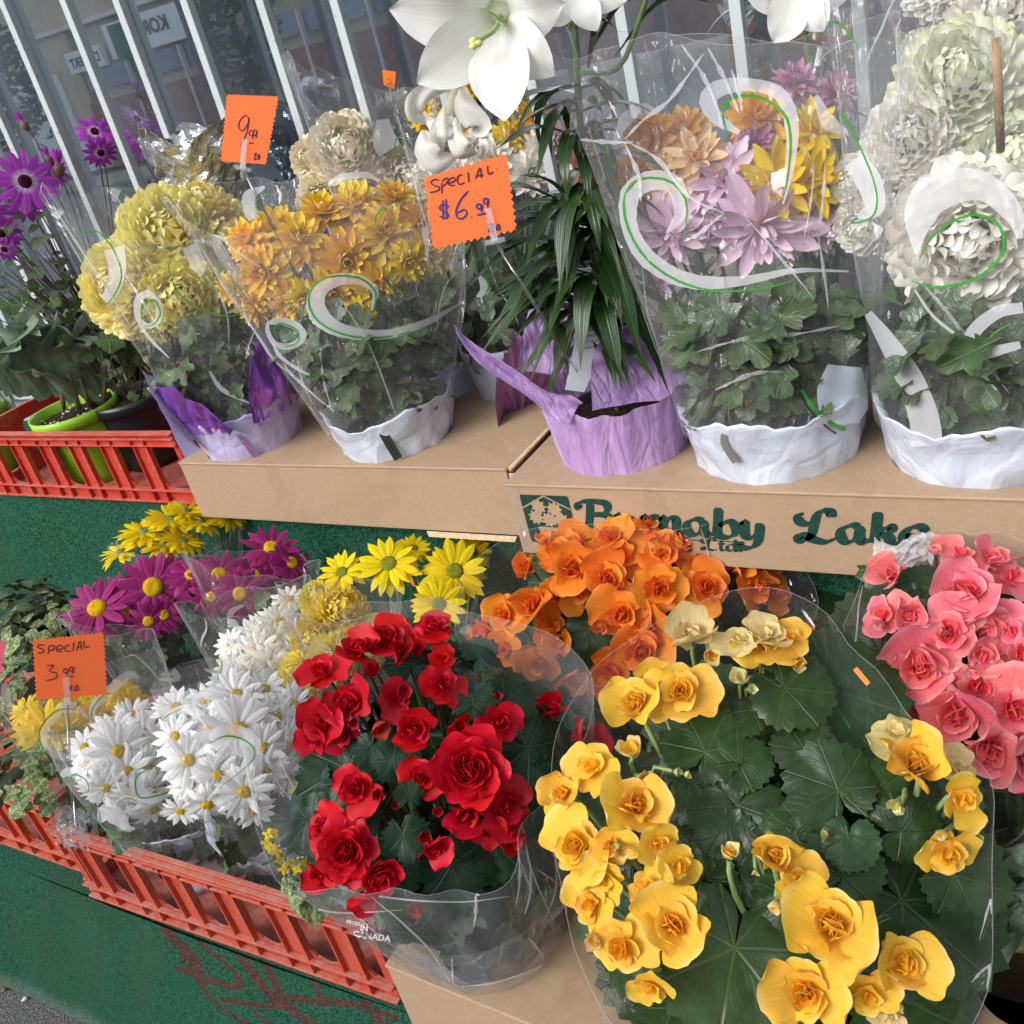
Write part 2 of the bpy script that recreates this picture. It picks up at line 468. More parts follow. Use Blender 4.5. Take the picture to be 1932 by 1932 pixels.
def place(parent, name, kind, pos, nrm, R, mats, budget, centre=None, seed=0, spin=None):
    """one flower head as a part; its petals are sub-parts while the plant's budget of petals lasts"""
    r = random.Random(seed)
    nrm = (V3(nrm).normalized() + V3((r.uniform(-.12, .12), r.uniform(-.12, .12), r.uniform(-.12, .12)))).normalized()
    q = nrm.to_track_quat('Z', 'Y').to_matrix().to_4x4()
    mw = Matrix.Translation(pos) @ q @ Matrix.Rotation(r.uniform(0, 6.28) if spin is None else spin, 4, 'Z')
    ps = head(kind, R, r)
    # order by how much each petal faces the camera side
    view = (EYE - V3(pos)).normalized()
    sc = []
    for k, m, s in ps:
        w = (mw @ m); sc.append(-((w @ V3((.6, 0, 0))) - V3(pos)).dot(view))
    order = sorted(range(len(ps)), key=lambda i: sc[i])
    indiv = set(order[:max(0, min(budget[0], budget[1] if len(budget) > 1 else 999))])
    budget[0] -= len(indiv)
    mb = MB()
    if centre: centre(mb, R, r)
    nf0 = len(mb.F); rest = [i for i in range(len(ps)) if i not in indiv]
    mi = [0] * nf0
    for i in rest:
        k, m, s = ps[i]; V, F, U = petal(*k); M = np.array(m)
        VV = V @ M[:3, :3].T + M[:3, 3]
        mb.add(VV, F, U); mi += [1 + min(s, len(mats) - 2)] * len(F)
    if not mb.V:
        mb.lathe([(.001, -R * .12), (R * .10, -R * .05), (R * .10, R * .03), (.001, R * .06)], 8); mi = [0] * len(mb.F)
    me = mb.mesh(name)
    for mt in mats: me.materials.append(mt)
    me.polygons.foreach_set('material_index', mi)
    fo = link(name, me, parent, mw)
    for i in sorted(indiv):
        k, m, s = ps[i]
        link('petal', petal_me(k, mats[1 + min(s, len(mats) - 2)]), fo, mw @ m)
    return fo

def c_disc(rr=.22, h=.12):
    def f(mb, R, r):
        mb.lathe([(R * rr * 1.0, -R * .06), (R * rr * 1.05, 0), (R * rr * .95, R * h * .6), (R * rr * .6, R * h), (R * rr * .2, R * h * .85), (.0003, R * h * .8)], 14)
        mb.lathe([(.0005, -R * .22), (R * .14, -R * .14), (R * .17, -R * .02)], 8)
    return f
def c_calyx(mb, R, r):
    mb.lathe([(.0005, -R * .2), (R * .13, -R * .12), (R * .17, R * .0), (R * .05, R * .1), (.0005, R * .1)], 8)

def tilt(pos, dx, dy):
    """normal leaning dx right / dy down in the view from straight at the camera"""
    return ((EYE - V3(pos)).normalized() + CX * dx + CY * dy).normalized()

# ------------------------------------------------------------------ leaves (meshes in leaf units, stalk at origin, tip +x)
def leaf_palm(seed, lob=7, ser=.05, notch=.5, asym=.18, dome=.16, wav=.05, nr=5, na=48, lobd=.05):
    r = random.Random(seed); V = [(0, 0, 0)]; U = [(0, 0)]; F = []
    ph = r.uniform(0, 6)
    for i in range(1, nr + 1):
        for j in range(na):
            a = -PI + 2 * PI * (j + .5) / na
            R0 = 1.0 - .38 * (abs(a) / PI) ** 1.5 + asym * math.sin(a) * .6
            R0 *= 1 - notch * math.exp(-((PI - abs(a)) / .28) ** 2)
            R0 *= 1 + lobd * (abs(math.cos(a * lob / 2)) - .6)
            e = 1 + (ser * (1 if j % 2 else -1) * (1 if i == nr else 0))
            rr = R0 * (i / nr) * e * .62
            x, y = rr * math.cos(a), rr * math.sin(a)
            f = math.cos(a * lob) * .5
            z = -dome * (rr / .62) ** 2 * .5 + wav * (i / nr) ** 2 * math.sin(a * 3 + ph) + .011 * f * (i / nr)
            z += .05 * (1 - math.exp(-(rr * 3) ** 2)) + .035 * noise.noise(V3((x * 7, y * 7, seed))) + .05 * noise.noise(V3((x * 2.5, y * 2.5, seed + 9))) * (i / nr)
            V.append((x, y, z)); U.append((x, y))
    for j in range(na):
        if j == na - 1 and notch > .3: continue
        F.append((0, 1 + j, 1 + (j + 1) % na))
    for i in range(nr - 1):
        for j in range(na):
            if j == na - 1 and notch > .3: continue
            a = 1 + i * na + j; b = 1 + i * na + (j + 1) % na; F.append((a, a + na, b + na, b))
    return V, F, U
def leaf_mum(seed, n=13, W=.34, lobes=3, droop=.5, fold=.25):
    r = random.Random(seed); V = []; U = []; F = []
    x = z = 0; ph = r.uniform(-.3, .3)
    for i in range(n + 1):
        s = i / n; a = -droop * s + .25
        if i: x += math.cos(a) / n; z += math.sin(a) / n
        base = (.10 + .95 * math.sin(PI * min(1, max(0, (s - .12)) / .88) ** .8)) if s > .1 else .12
        lob = .40 + .60 * abs(math.sin(PI * (s * lobes + ph))) ** .8
        if s > .93: lob *= .6
        w = W * base * lob if s > .12 else .035
        fw = .11 * abs(math.sin(PI * (s * lobes + ph)))     # lobes sweep forward
        for j, t in enumerate((-1, -.5, 0, .5, 1)):
            zz = z + fold * abs(t) * w + .03 * math.sin(s * 9 + t * 2 + seed)
            V.append((x + fw * abs(t), w * t, zz)); U.append((s, w * t))
    for i in range(n):
        for j in range(4):
            b = i * 5 + j; F.append((b, b + 1, b + 6, b + 5))
    return V, F, U
def leaf_strap(seed, W=.1, droop=1.4, n=10, p=1.3, tipf=.25, fold=.35, start=.1):
    r = random.Random(seed); V = []; U = []; F = []; x = z = 0
    sw = r.uniform(-.1, .1)
    for i in range(n + 1):
        s = i / n; a = start - droop * s ** p
        if i: x += math.cos(a) / n; z += math.sin(a) / n
        w = W * (.45 + .55 * math.sin(PI * min(1, s * 1.1 + .1) ** .9)) * min(1, (1 - s) / tipf) ** .7 if s < 1 else .002
        w = max(w, .002)
        for t in (-1, -.5, 0, .5, 1):
            V.append((x, w * t + sw * s * s, z + fold * w * abs(t) ** 1.3)); U.append((s, w * t))
    for i in range(n):
        for j in range(4):
            b = i * 5 + j; F.append((b, b + 1, b + 6, b + 5))
    return V, F, U
def leaf_oval(seed, W=.3, droop=.6, n=6, fold=.2):
    r = random.Random(seed); V = []; U = []; F = []; x = z = 0
    for i in range(n + 1):
        s = i / n; a = .15 - droop * s
        if i: x += math.cos(a) / n; z += math.sin(a) / n
        w = W * (math.sin(PI * s ** .8) ** .8 * (1 + .07 * (-1) ** i)) if 0 < s < 1 else .01
        for t in (-1, 0, 1):
            V.append((x, w * t, z + fold * w * abs(t))); U.append((s, w * t))
    for i in range(n):
        for j in range(2):
            b = i * 3 + j; F.append((b, b + 1, b + 4, b + 3))
    return V, F, U
def leafset(name, fn, mat, k=4, **kw):
    return [make_mesh(name, *fn(11 + 7 * i, **kw), True, mat) for i in range(k)]

def leaf_at(parent, me, pos, nrm, along, size, name='leaf'):
    n = V3(nrm).normalized(); x = V3(along); x = (x - n * x.dot(n))
    if x.length < 1e-4: x = n.orthogonal()
    x.normalize(); y = n.cross(x)
    m = Matrix(((x.x, y.x, n.x, 0), (x.y, y.y, n.y, 0), (x.z, y.z, n.z, 0), (0, 0, 0, 1)))
    return link(name, me, parent, Matrix.Translation(pos) @ m @ Matrix.Scale(size, 4))

# ------------------------------------------------------------------ film sleeves and what is printed on them
def tocam(p):
    d = EYE - V3(p); d.z = 0; return d.normalized()
class Sleeve:
    def __init__(s, parent, base, r0, TL, TR, mat, dtop=.6, p=1., rim=.03, front=-.04, corner=.03, seed=1, na=72, nz=22, crumple=.006, name='plastic_sleeve', db=0., dback=None, vtop=1.):
        base = V3(base); hd = tocam(base); side = V3((0, 0, 1)).cross(hd) * -1
        if side.dot(CX) < 0: side = -side
        tl = at_plane(*TL, base + hd * db, hd); tr = at_plane(*TR, base + hd * db, hd)
        C1 = (tl + tr) / 2; h1 = (tr - tl) / 2; b1 = h1.length * dtop
        r = random.Random(seed); o = V3((seed * 3.7, seed * 1.3, 0))
        V = []; U = []; F = []
        ph = [r.uniform(0, 6.28) for _ in range(6)]
        for i in range(nz + 1):
            for j in range(na):
                a = 2 * PI * j / na; ca, sa = math.cos(a), math.sin(a)
                top = 1 + rim * (math.sin(3 * a + ph[0]) * .6 + math.sin(5 * a + ph[1]) * .4 + math.sin(11 * a + ph[4]) * .25) + front * max(0, sa) + corner * abs(ca) ** 6
                v = i / nz * top * vtop; vv = max(v, 0) ** p
                C = lerp(base, C1, vv); H = lerp(side * r0, h1, vv); b = lerp(r0, b1, v)
                ex = lerp(1.0, .8, min(v, 1))
                cc = math.copysign(abs(ca) ** ex, ca); ss = math.copysign(abs(sa) ** lerp(1., 1.15, min(v, 1)), sa)
                q = C + H * cc + hd * (b * ss)
                out = (H * ca / max(H.length, .01) + hd * sa)
                w = noise.noise(V3((ca * 2.2, sa * 2.2, v * 1.6)) + o) * crumple * (1 + 3 * v)
                w += noise.noise(V3((ca * 7, sa * 7, v * 3.2)) + o) * crumple * .8
                w += math.sin(a * 9 + ph[2] + v * 1.5) * crumple * .35 * v
                V.append(q + out * w); U.append((j / na * 3, v))
        for i in range(nz):
            for j in range(na):
                j2 = (j + 1) % na; F.append((i * na + j, i * na + j2, (i + 1) * na + j2, (i + 1) * na + j))
        s.V, s.F = V, F
        s.bvh = BVHTree.FromPolygons(V, F)
        mb = MB(); mb.add(V, F, U)
        s.obj = mb.obj(name, mat, parent)
        s.parent = parent; s.hd = hd; s.na, s.nz = na, nz; s.hdv = hd
        s.folds(7, seed)
        # the doubled rim and the two welded side seams
        for nm, P in (('film_rim', [V[nz * na + j] for j in range(na)] + [V[nz * na]]), ('side_seam', [V[i * na] for i in range(nz + 1)]), ('side_seam', [V[i * na + na // 2] for i in range(nz + 1)])):
            m2 = MB(); m2.tube(P, .0004 if nm == 'film_rim' else .0007, 4, False); m2.obj(nm, M_FILMEDGE, s.obj)
    def folds(s, k, seed, rows=(5, 14), wmax=.0028, arc=None):
        """sharp little creases pressed into the film on the side of the street"""
        r = random.Random(seed * 7 + 1); na, nz, V = s.na, s.nz, s.V; done = 0; tries = 0
        def P(i, j):
            i = min(max(i, 0), nz - .001); j = j % na; i0, j0 = int(i), int(j); a = lerp(V[i0 * na + j0], V[i0 * na + (j0 + 1) % na], j - j0); b = lerp(V[(i0 + 1) * na + j0], V[(i0 + 1) * na + (j0 + 1) % na], j - j0); return lerp(a, b, i - i0)
        while done < k and tries < 200:
            tries += 1; j = r.uniform(0, na); i = r.uniform(1, nz - 3); c = P(i, j); nrm = (P(i, j + 1) - P(i, j - 1)).cross(P(i + 1, j) - P(i - .5, j)).normalized()
            if nrm.dot(EYE - c) < 0: nrm = -nrm
            mid = sum((V[int(i) * na + q] for q in range(0, na, 6)), V3()) / len(range(0, na, 6))
            if (c - mid).dot(EYE - c) < 0: continue
            n_ = r.randint(*rows); dj = r.uniform(-.9, .9); bend = r.uniform(-.06, .06); w = r.uniform(.0008, wmax); VV = []; FF = []; cj = j
            for q in range(n_ + 1):
                cj += dj + bend * q; p0 = P(i + q * .7, cj); p1 = P(i + q * .7 + .4, cj + dj * .5); t = (p1 - p0)
                if t.length < 1e-5: t = V3((0, 0, 1))
                t.normalize(); sd = t.cross(nrm).normalized(); ww = w * math.sin(PI * (q + .3) / (n_ + .6)) * r.uniform(.5, 1.3)
                VV += [p0 + sd * ww + nrm * .0008, p0 + nrm * (.0012 + ww * .6), p0 - sd * ww + nrm * .0008]
            for q in range(n_): b = q * 3; FF += [(b, b + 1, b + 4, b + 3), (b + 1, b + 2, b + 5, b + 4)]
            m = MB(); m.add(VV, FF); m.obj('glint_fold', M_GLINT, s.obj); done += 1
    def hit(s, u, v, back=False):
        d = ray(u, v).normalized()
        loc, nr, _, dist = s.bvh.ray_cast(EYE, d)
        if loc is None: return None
        if back:
            l2, n2, _, _ = s.bvh.ray_cast(loc + d * .004, d)
            if l2 is not None: loc, nr = l2, n2
        if nr.dot(d) > 0: nr = -nr
        return loc + nr * .0013
    def swirl(s, pts, wid, mat, n=26, m=4, name='printed_swirl', back=False, lift=0.):
        C = crom(pts, n); V = []; ok = []; F = []
        for i, c in enumerate(C):
            t = C[min(i + 1, n - 1)] - C[max(i - 1, 0)]; t = t / (np.hypot(*t) + 1e-6); nx, ny = -t[1], t[0]
            w = interp(wid, i / (n - 1)) / 2
            for j in range(m + 1):
                k = j / m * 2 - 1; h = s.hit(c[0] + nx * w * k, c[1] + ny * w * k, back)
                ok.append(h is not None); V.append((h + (EYE - h).normalized() * lift) if h is not None else V3())
        runs = [[]]
        for i in range(n - 1):
            row = []
            for j in range(m):
                b = i * (m + 1) + j; f = (b, b + 1, b + m + 2, b + m + 1)
                if all(ok[q] for q in f) and max((V[f[q]] - V[f[(q + 1) % 4]]).length for q in range(4)) < .06: row.append(f)
            if len(row) == m: runs[-1] += row
            else: runs.append([])
        F = max(runs, key=len)
        if len(F) < 3: return None
        keep = sorted({q for f in F for q in f}); mp = {q: i for i, q in enumerate(keep)}
        mb = MB(); mb.add([V[q] for q in keep], [tuple(mp[q] for q in f) for f in F])
        return mb.obj(name, mat, s.obj)
    def comma(s, pts, wid, gp=None, gw=(1, 3.5, 3, 1), back=False):
        """white comma with the green line that runs along it"""
        s.swirl(pts, wid, M_WHITEPRINT, back=back)
        if gp: s.swirl(gp, gw, M_GREENPRINT, m=1, lift=.0006, back=back)

# ------------------------------------------------------------------ potted plant
class Plant:
    def __init__(s, name, label, cat, base, group=None, px=None, pz=None, tiltf=.45, bulge=.0, budget=290, per=999):
        s.base = V3(base); s.root = thing(name, label, cat, s.base, group)
        s.hd = tocam(s.base); s.n = (s.hd * (1 - tiltf) + V3((0, 0, tiltf))).normalized()
        s.p0 = V3(pz) if pz is not None else s.base.copy()
        s.b = [budget, per]; s.bulge = bulge; s.k = 0; s.seed = len(W)
    def surf(s, u, v, d=0.):
        q = at_plane(u, v, s.p0, s.n); e = (q - s.p0).length
        q = at_plane(u, v, s.p0 + s.n * (d - s.bulge * e * e), s.n); return q
    def fl(s, kind, lst, mats, centre=None, name='flower', stem=None, seed=0, per=None, stemr=.0018, root=None, Rk=1.0, up=0.):
        for i, t in enumerate(lst):
            u, v, R = t[:3]; dx, dy = (t[3], t[4]) if len(t) > 4 else (0, -.25); d = t[5] if len(t) > 5 else 0.
            p = s.surf(u, v, d); nr = tilt(p, dx, dy - up)
            Rm = R * depth(p) / FPX * Rk
            if per is not None: s.b[1:] = [per]
            place(s.root, name, kind, p, nr, Rm, mats, s.b, centre, seed=s.seed * 31 + seed * 7 + i)
            if stem is not None:
                g = (root or s.base) + V3((rnd.uniform(-.015, .015), rnd.uniform(-.015, .015), .03))
                a = p - nr * Rm * .12; b = a - nr * .03 - V3((0, 0, .02)); c = lerp(b, g, .5) + V3((0, 0, -.01))
                P = [V3(q) for q in crom([a, b, c, g], 7)]
                MB().tube(P, [stemr * (.9 + .5 * k / 6) for k in range(7)], 5, False).obj('stem', stem, s.root)
    def leaves(s, meshes, n, z0, z1, rad, size, seed=0, arc=2.0, inner=.45, up=.5, ref=None, droop=.3, axis=None, name='leaf'):
        """scatter leaves through the volume that faces the street"""
        r = random.Random(seed + 5); ax = axis if axis is not None else (s.p0 - s.base)
        a0 = math.atan2(s.hd.y, s.hd.x)
        for i in range(n):
            h = r.uniform(0, 1) ; z = lerp(z0, z1, h)
            R = rad(h) * .9 * lerp(inner, 1, r.random() ** .6)
            a = a0 + r.uniform(-arc, arc)
            o = V3((math.cos(a), math.sin(a), 0))
            c = s.base.copy() + V3((ax.x, ax.y, 0)) * h * (1 if ax.length else 0)
            sz = r.uniform(*size)
            along = (o * r.uniform(.35, 1) + V3((0, 0, r.uniform(-.05, .95))) + V3((r.uniform(-.5, .5), r.uniform(-.5, .5), 0))).normalized()
            nr = (V3((0, 0, up)) + o * r.uniform(.3, 1.) + V3((r.uniform(-.4, .4), r.uniform(-.4, .4), r.uniform(-.2, .3))))
            p = c + o * max(R - sz * .55, .005) + V3((0, 0, z))
            leaf_at(s.root, meshes[r.randrange(len(meshes))], p, nr, along, sz, name)
    def leafpx(s, meshes, lst, d=-.02, name='leaf'):
        """lst: (u, v, R, screen angle of the tip, dx, dy[, d])"""
        r = random.Random(s.seed)
        for i, t in enumerate(lst):
            u, v, R, an, dx, dy = t[:6]; dd = t[6] if len(t) > 6 else d
            p = s.surf(u, v, dd); sz = R * depth(p) / FPX
            a = math.radians(an); al = CX * math.cos(a) + CY * math.sin(a)
            leaf_at(s.root, meshes[i % len(meshes)], p, tilt(p, dx, dy), al, sz / .62, name)
            g = s.base + V3((0, 0, .03)); b = p - tilt(p, dx, dy) * .02 - V3((0, 0, .015))
            MB().tube([V3(q) for q in crom([p, b, lerp(b, g, .6), g], 6)], .0022, 5, False).obj('leaf_stalk', M_STALK, s.root)

def pot(parent, base, r, h, mat, name='pot', lip=.006, taper=.8, wr=0., n=40, seed=0, z0=0., thick=.002, puck=0.):
    """thin walled round pot; base is the centre of its foot"""
    o = V3((seed * 2.1, 0, 0))
    def f(rr, z, a):
        w = 0
        if wr: w = wr * (noise.noise(V3((math.cos(a) * 2.5, math.sin(a) * 2.5, z * 28)) + o) + .6 * noise.noise(V3((math.cos(a) * 7, math.sin(a) * 7, z * 55)) + o))
        dz = puck * noise.noise(V3((math.cos(a) * 2, math.sin(a) * 2, 3)) + o) if z > h * .8 else 0
        return max(rr + (w if rr > r * .3 else 0), .0004), z + dz
    prof = [(.0005, 0), (r * taper * .97, 0)] + [(r * (taper + (1 - taper) * k / 8), h * k / 8) for k in range(9)]
    if lip: prof[-2:] = [(r * .985, h * .84), (r + lip, h * .85), (r + lip, h * .93), (r + lip, h)]
    prof += [(r - thick * 2 + (lip if lip else 0), h - .001), (r * .93, h * .8), (r * .88, h * .6)]
    mb = MB(); mb.lathe(prof, n, Matrix.Translation(base + V3((0, 0, z0))), f)
    return mb.obj(name, mat, parent)
def wrap(parent, base, r, h, mat, seed=0, flare=1.22, name='pot_wrap', n=84, m=16):
    """loose plastic wrap round a pot: snug at the foot, flaring and folding towards its uneven lip"""
    o = V3((seed * 2.7, 0, 0)); V = []; F = []; U = []
    for i in range(m + 1):
        f = i / m
        for j in range(n):
            a = 2 * PI * j / n; c, s_ = math.cos(a), math.sin(a)
            rr = r * lerp(1., flare, f ** 1.2)
            w = .0045 * noise.noise(V3((c * 2.2, s_ * 2.2, f * 2.4)) + o) + .003 * noise.noise(V3((c * 6, s_ * 6, f * 2.2)) + o) + .0016 * math.sin(a * 17 + seed + 2 * f) * (1 - f) + .0012 * noise.noise(V3((c * 14, s_ * 14, f * 5)) + o)
            z = h * f + (.020 * noise.noise(V3((c * 1.3, s_ * 1.3, 5)) + o) + .006 * noise.noise(V3((c * 6, s_ * 6, 5)) + o)) * f ** 3
            V.append(base + V3((c * (rr + w), s_ * (rr + w), z))); U.append((j / n, f))
    for j in range(n):
        a = 2 * PI * j / n; q = V[m * n + j] - base; k = 1 - .012 / max(V3((q.x, q.y, 0)).length, .01); V.append(base + V3((q.x * k, q.y * k, q.z - .012))); U.append((j / n, 1))
    for i in range(m + 1):
        for j in range(n): F.append((i * n + j, i * n + (j + 1) % n, (i + 1) * n + (j + 1) % n, (i + 1) * n + j))
    q = MB(); q.add(V, F, U); return q.obj(name, mat, parent)
def soil(parent, base, r, z, mat):
    mb = MB()
    prof = [(r, z - .004), (r * .8, z), (r * .5, z + .002), (r * .2, z + .003), (.0005, z + .003)]
    mb.lathe(prof, 20, Matrix.Translation(base), lambda rr, zz, a: (rr, zz + .003 * noise.noise(V3((rr * 90, a * 3, 0)))))
    return mb.obj('soil', mat, parent)

# ------------------------------------------------------------------ materials
def cardboard():
    n = NT('cardboard'); co = n.coord('Object')
    f = n.noise(n.mapping(co, (1, 1, 3)), 60, 4, .7); big = n.noise(co, 4, 3)
    c = n.mix(n.ramp(f, [(.3, 0.0), (.7, 1.0)]), (.36, .25, .165), (.43, .31, .21))
    c = n.mix(n.ramp(big, [(.3, 0.0), (.75, .35)]), c, (.36, .24, .14))
    sx = n.n('ShaderNodeSeparateXYZ'); n.l(co, sx.inputs[0])
    wv = n.math('SINE', n.math('MULTIPLY', sx.outputs[0], 2 * PI / .0065))
    c = n.mix(n.ramp(wv, [(0, .07), (1, 0.0)]), c, (.3, .19, .11))
    spots = n.noise(co, 110, 3, .6)
    stn = n.noise(co, 7, 5, .7, 1.)
    c = n.mix(n.ramp(stn, [(.58, 0.0), (.64, .22), (.70, .12)]), c, (.26, .17, .11))
    c = n.mix(n.ramp(spots, [(.68, 0.0), (.74, .55)]), c, (.24, .15, .09))
    nm = n.bump(n.math('ADD', n.math('MULTIPLY', wv, .25), f), .16, .001, n.bump(n.noise(co, 9, 3, .5, .5), .35, .012))
    return n.done(n.principled(c, .8, .2, nm))
M_CARD = cardboard()
M_CARDEDGE = plain('cardboard_edge', (.55, .40, .26), .9, .1, .25, 150, .3)
M_INK = plain('green_ink', (.014, .05, .041), .75, .15, .35, 170)
def carpet():
    n = NT('green_carpet'); co = n.coord('Object')
    f = n.noise(co, 230, 3, .8); g = n.noise(co, 95, 4, .8); big = n.noise(co, 5, 4, .65)
    c = n.mix(n.ramp(f, [(.40, 0.0), (.60, 1.0)]), (.002, .022, .013), (.040, .155, .088))
    c = n.mix(n.ramp(big, [(.3, .0), (.75, .4)]), c, (.02, .125, .095))
    c = n.mix(n.ramp(g, [(.66, 0.0), (.76, .35)]), c, (.10, .20, .16))
    dirt = n.noise(n.mapping(co, (1, 1, .6)), 2.2, 6, .75, .8)
    c = n.mix(n.ramp(dirt, [(.52, 0.0), (.62, .35), (.8, .5)]), c, (.05, .075, .05))
    at = n.n('ShaderNodeAttribute'); at.attribute_name = 'paint'
    pf = n.ramp(n.math('ADD', at.outputs['Fac'], n.math('MULTIPLY', n.math('SUBTRACT', g, .5), 1.1)), [(.42, 0.0), (.62, 1.0)])
    c = n.mix(n.math('MULTIPLY', pf, .85), c, n.mix(n.ramp(f, [(.35, 0.0), (.65, 1.0)]), (.04, .014, .014), (.15, .06, .055)))
    at2 = n.n('ShaderNodeAttribute'); at2.attribute_name = 'dust'
    c = n.mix(n.math('MULTIPLY', at2.outputs['Fac'], n.ramp(g, [(.35, .2), (.6, .9)])), c, (.17, .19, .17))
    nm = n.bump(n.math('ADD', f, n.math('MULTIPLY', g, .8)), .9, .004)
    return n.done(n.principled(c, .95, .1, nm))
M_CARPET = carpet()
def crate_mat(name, a, b):
    n = NT(name); co = n.coord('Object')
    f = n.noise(co, 12, 4, .6); d = n.noise(co, 90, 3, .6)
    c = n.mix(n.ramp(f, [(.3, 0.0), (.7, 1.0)]), a, b)
    c = n.mix(n.ramp(n.math('MULTIPLY', d, f), [(.22, 0.0), (.42, .45)]), c, (.42, .22, .17))
    ge = n.n('ShaderNodeNewGeometry')
    nz = n.n('ShaderNodeSeparateXYZ'); n.l(ge.outputs['Normal'], nz.inputs[0])
    up = n.ramp(nz.outputs[2], [(.5, 0.0), (.9, 1.0)])
    c = n.mix(n.math('MULTIPLY', up, n.ramp(d, [(.35, .1), (.65, .6)])), c, (.33, .25, .21))       # dust lying on ledges
    return n.done(n.principled(c, .48, .4, n.bump(d, .15, .001)))
M_CRATE_A = crate_mat('crate_plastic_red', (.46, .030, .018), (.53, .045, .026))
M_CRATE_B = crate_mat('crate_plastic_faded', (.44, .050, .028), (.50, .075, .038))
M_CRATE_C = crate_mat('crate_plastic_orange', (.48, .055, .022), (.54, .075, .03))
M_SOIL = plain('potting_soil', (.035, .022, .014), .95, .1, .9, 130, .9, .006)
M_PERLITE = plain('perlite', (.6, .56, .48), .9, .1, .2, 80)
M_LIME = plain('lime_green_plastic', (.27, .52, .02), .42, .45, .06, 6)
M_BLACKPOT = plain('black_plastic', (.012, .013, .018), .35, .5, .2, 20)
def wrapmat(name, a, b, rough=.4, bump=.5, sc=14, scz=1.):
    n = NT(name); co = n.mapping(n.coord('Object'), (1, 1, scz))
    f = n.noise(co, sc, 4, .6, 1.2)
    w = n.n('ShaderNodeTexVoronoi', feature='DISTANCE_TO_EDGE'); w.inputs['Scale'].default_value = sc * 1.6; n.l(n.mapping(n.coord('Object'), (1, 1, scz * 1.2)), w.inputs['Vector'])
    c = n.mix(n.ramp(f, [(.3, 0.0), (.7, 1.0)]), a, b)
    nm = n.bump(n.math('ADD', f, n.math('MULTIPLY', n.ramp(w.outputs['Distance'], [(0, 0.0), (.12, 1.0)]), .10)), bump * 1.3, .014)
    p = n.principled(c, rough, .45, nm)
    t = n.n('ShaderNodeBsdfTranslucent'); n.l(c, t.inputs[0])
    return n.done(n.shader_mix(.12, p, t.outputs[0]))
M_WHITEWRAP = wrapmat('white_wrap_plastic', (.60, .67, .80), (.72, .78, .90), .22, .42, 10)
M_LILACWRAP = wrapmat('lilac_wrap_plastic', (.52, .46, .74), (.62, .56, .84), .24, .42, 10)
M_PURPLECOVER = wrapmat('lilac_crepe_cover', (.46, .28, .60), (.60, .41, .74), .5, .5, 22, .3)
M_PURPLEFOIL = plain('purple_foil', (.42, .14, .78), .22, .6, .4, 7, .7, .012, metallic=.6)
M_LILACFOIL = plain('pink_lilac_foil', (.36, .16, .42), .3, .5, .2, 14, .8, .01, metallic=.25)
M_SILVERFOIL = plain('silver_blue_foil', (.70, .72, .80), .25, .6, .5, 16, 1., .02, metallic=.8)
M_BLUEFOIL = plain('dark_blue_foil', (.05, .05, .16), .35, .6, .5, 20, 1., .02, metallic=.5)
M_FILM = film_mat('clear_film', .085, hazecol=(.9, .92, .95), tint=(.985, .985, .99), refl=.26, crinkle=.9)
M_FILM2 = film_mat('clear_film_soft', .03, hazecol=(.85, .86, .88), refl=.32, crinkle=.6, scale=6, tint=(.97, .965, .96))
M_FILMMILK = film_mat('milky_film', .17, refl=.5, crinkle=.8, scale=8)
M_GLINT = film_mat('glint_white_film', .55, refl=1.1, crinkle=1., scale=30, hazecol=(.93, .95, 1.))  # glossy film with added white haze that paints in the glare
M_WHITEPRINT = print_mat('white_print', (.92, .94, 1.0), .42)
M_PALEPRINT = print_mat('pale_grey_print', (.72, .72, .76), .5)
M_FILMEDGE = print_mat('film_edge', (.8, .83, .87), .2)
M_RIMSOFT = print_mat('soft_film_edge', (.8, .83, .87), .10)
M_GREENPRINT = print_mat('green_print', (.05, .32, .045), .92)
M_BLACKPRINT = print_mat('black_print', (.02, .02, .03), .9)
M_WHITETEXT = print_mat('white_lettering', (.9, .92, .95), .95)
M_STALK = plain('green_stalk', (.13, .20, .05), .5, .3, .3, 30)
M_STEM = plain('green_stem', (.10, .17, .06), .5, .3, .3, 30)
M_BROWNSTEM = plain('brown_stem', (.085, .055, .045), .6, .3, .35, 40)
M_PALESTEM = plain('pale_green_stem', (.30, .42, .16), .5, .3, .2, 30)

YEL = petal_mat('petal_yellow', (.72, .48, .005), (.88, .68, .006), (.86, .68, .02), .28)
YELD = petal_mat('petal_deep_yellow', (.85, .52, .004), (.92, .66, .004), (.88, .66, .01), .3)
GOLD = petal_mat('petal_gold', (.88, .44, .02), (.92, .60, .05), (.94, .70, .12), .22, vh=.022, vv=.12)
PALEY = petal_mat('petal_pale_yellow', (.94, .74, .03), (.96, .80, .08), (.96, .86, .28), .35)
POMY = petal_mat('petal_lemon', (.98, .82, .20), (.99, .88, .32), (.99, .92, .50), .22)
CREAM = petal_mat('petal_cream', (.86, .72, .44), (.95, .86, .66), (.96, .89, .74), .12)
WHITE = petal_mat('petal_white', (.74, .76, .66), (.92, .92, .92), (.92, .92, .91), .18, streak=.12)
WHITEG = petal_mat('petal_white_green_edged', (.60, .66, .30), (.93, .93, .86), (.76, .82, .42), .15, streak=.10, edge=(.62, .70, .26))
WHITEC = petal_mat('petal_ivory', (.68, .68, .50), (.96, .94, .86), (.96, .94, .87), .12, streak=.10)
PINK = petal_mat('petal_pale_pink', (.78, .46, .66), (.92, .68, .85), (.93, .80, .91), .2, streak=.3)
MAUVE = petal_mat('petal_mauve', (.46, .18, .34), (.54, .24, .42), (.60, .32, .50), .3, streak=.25)
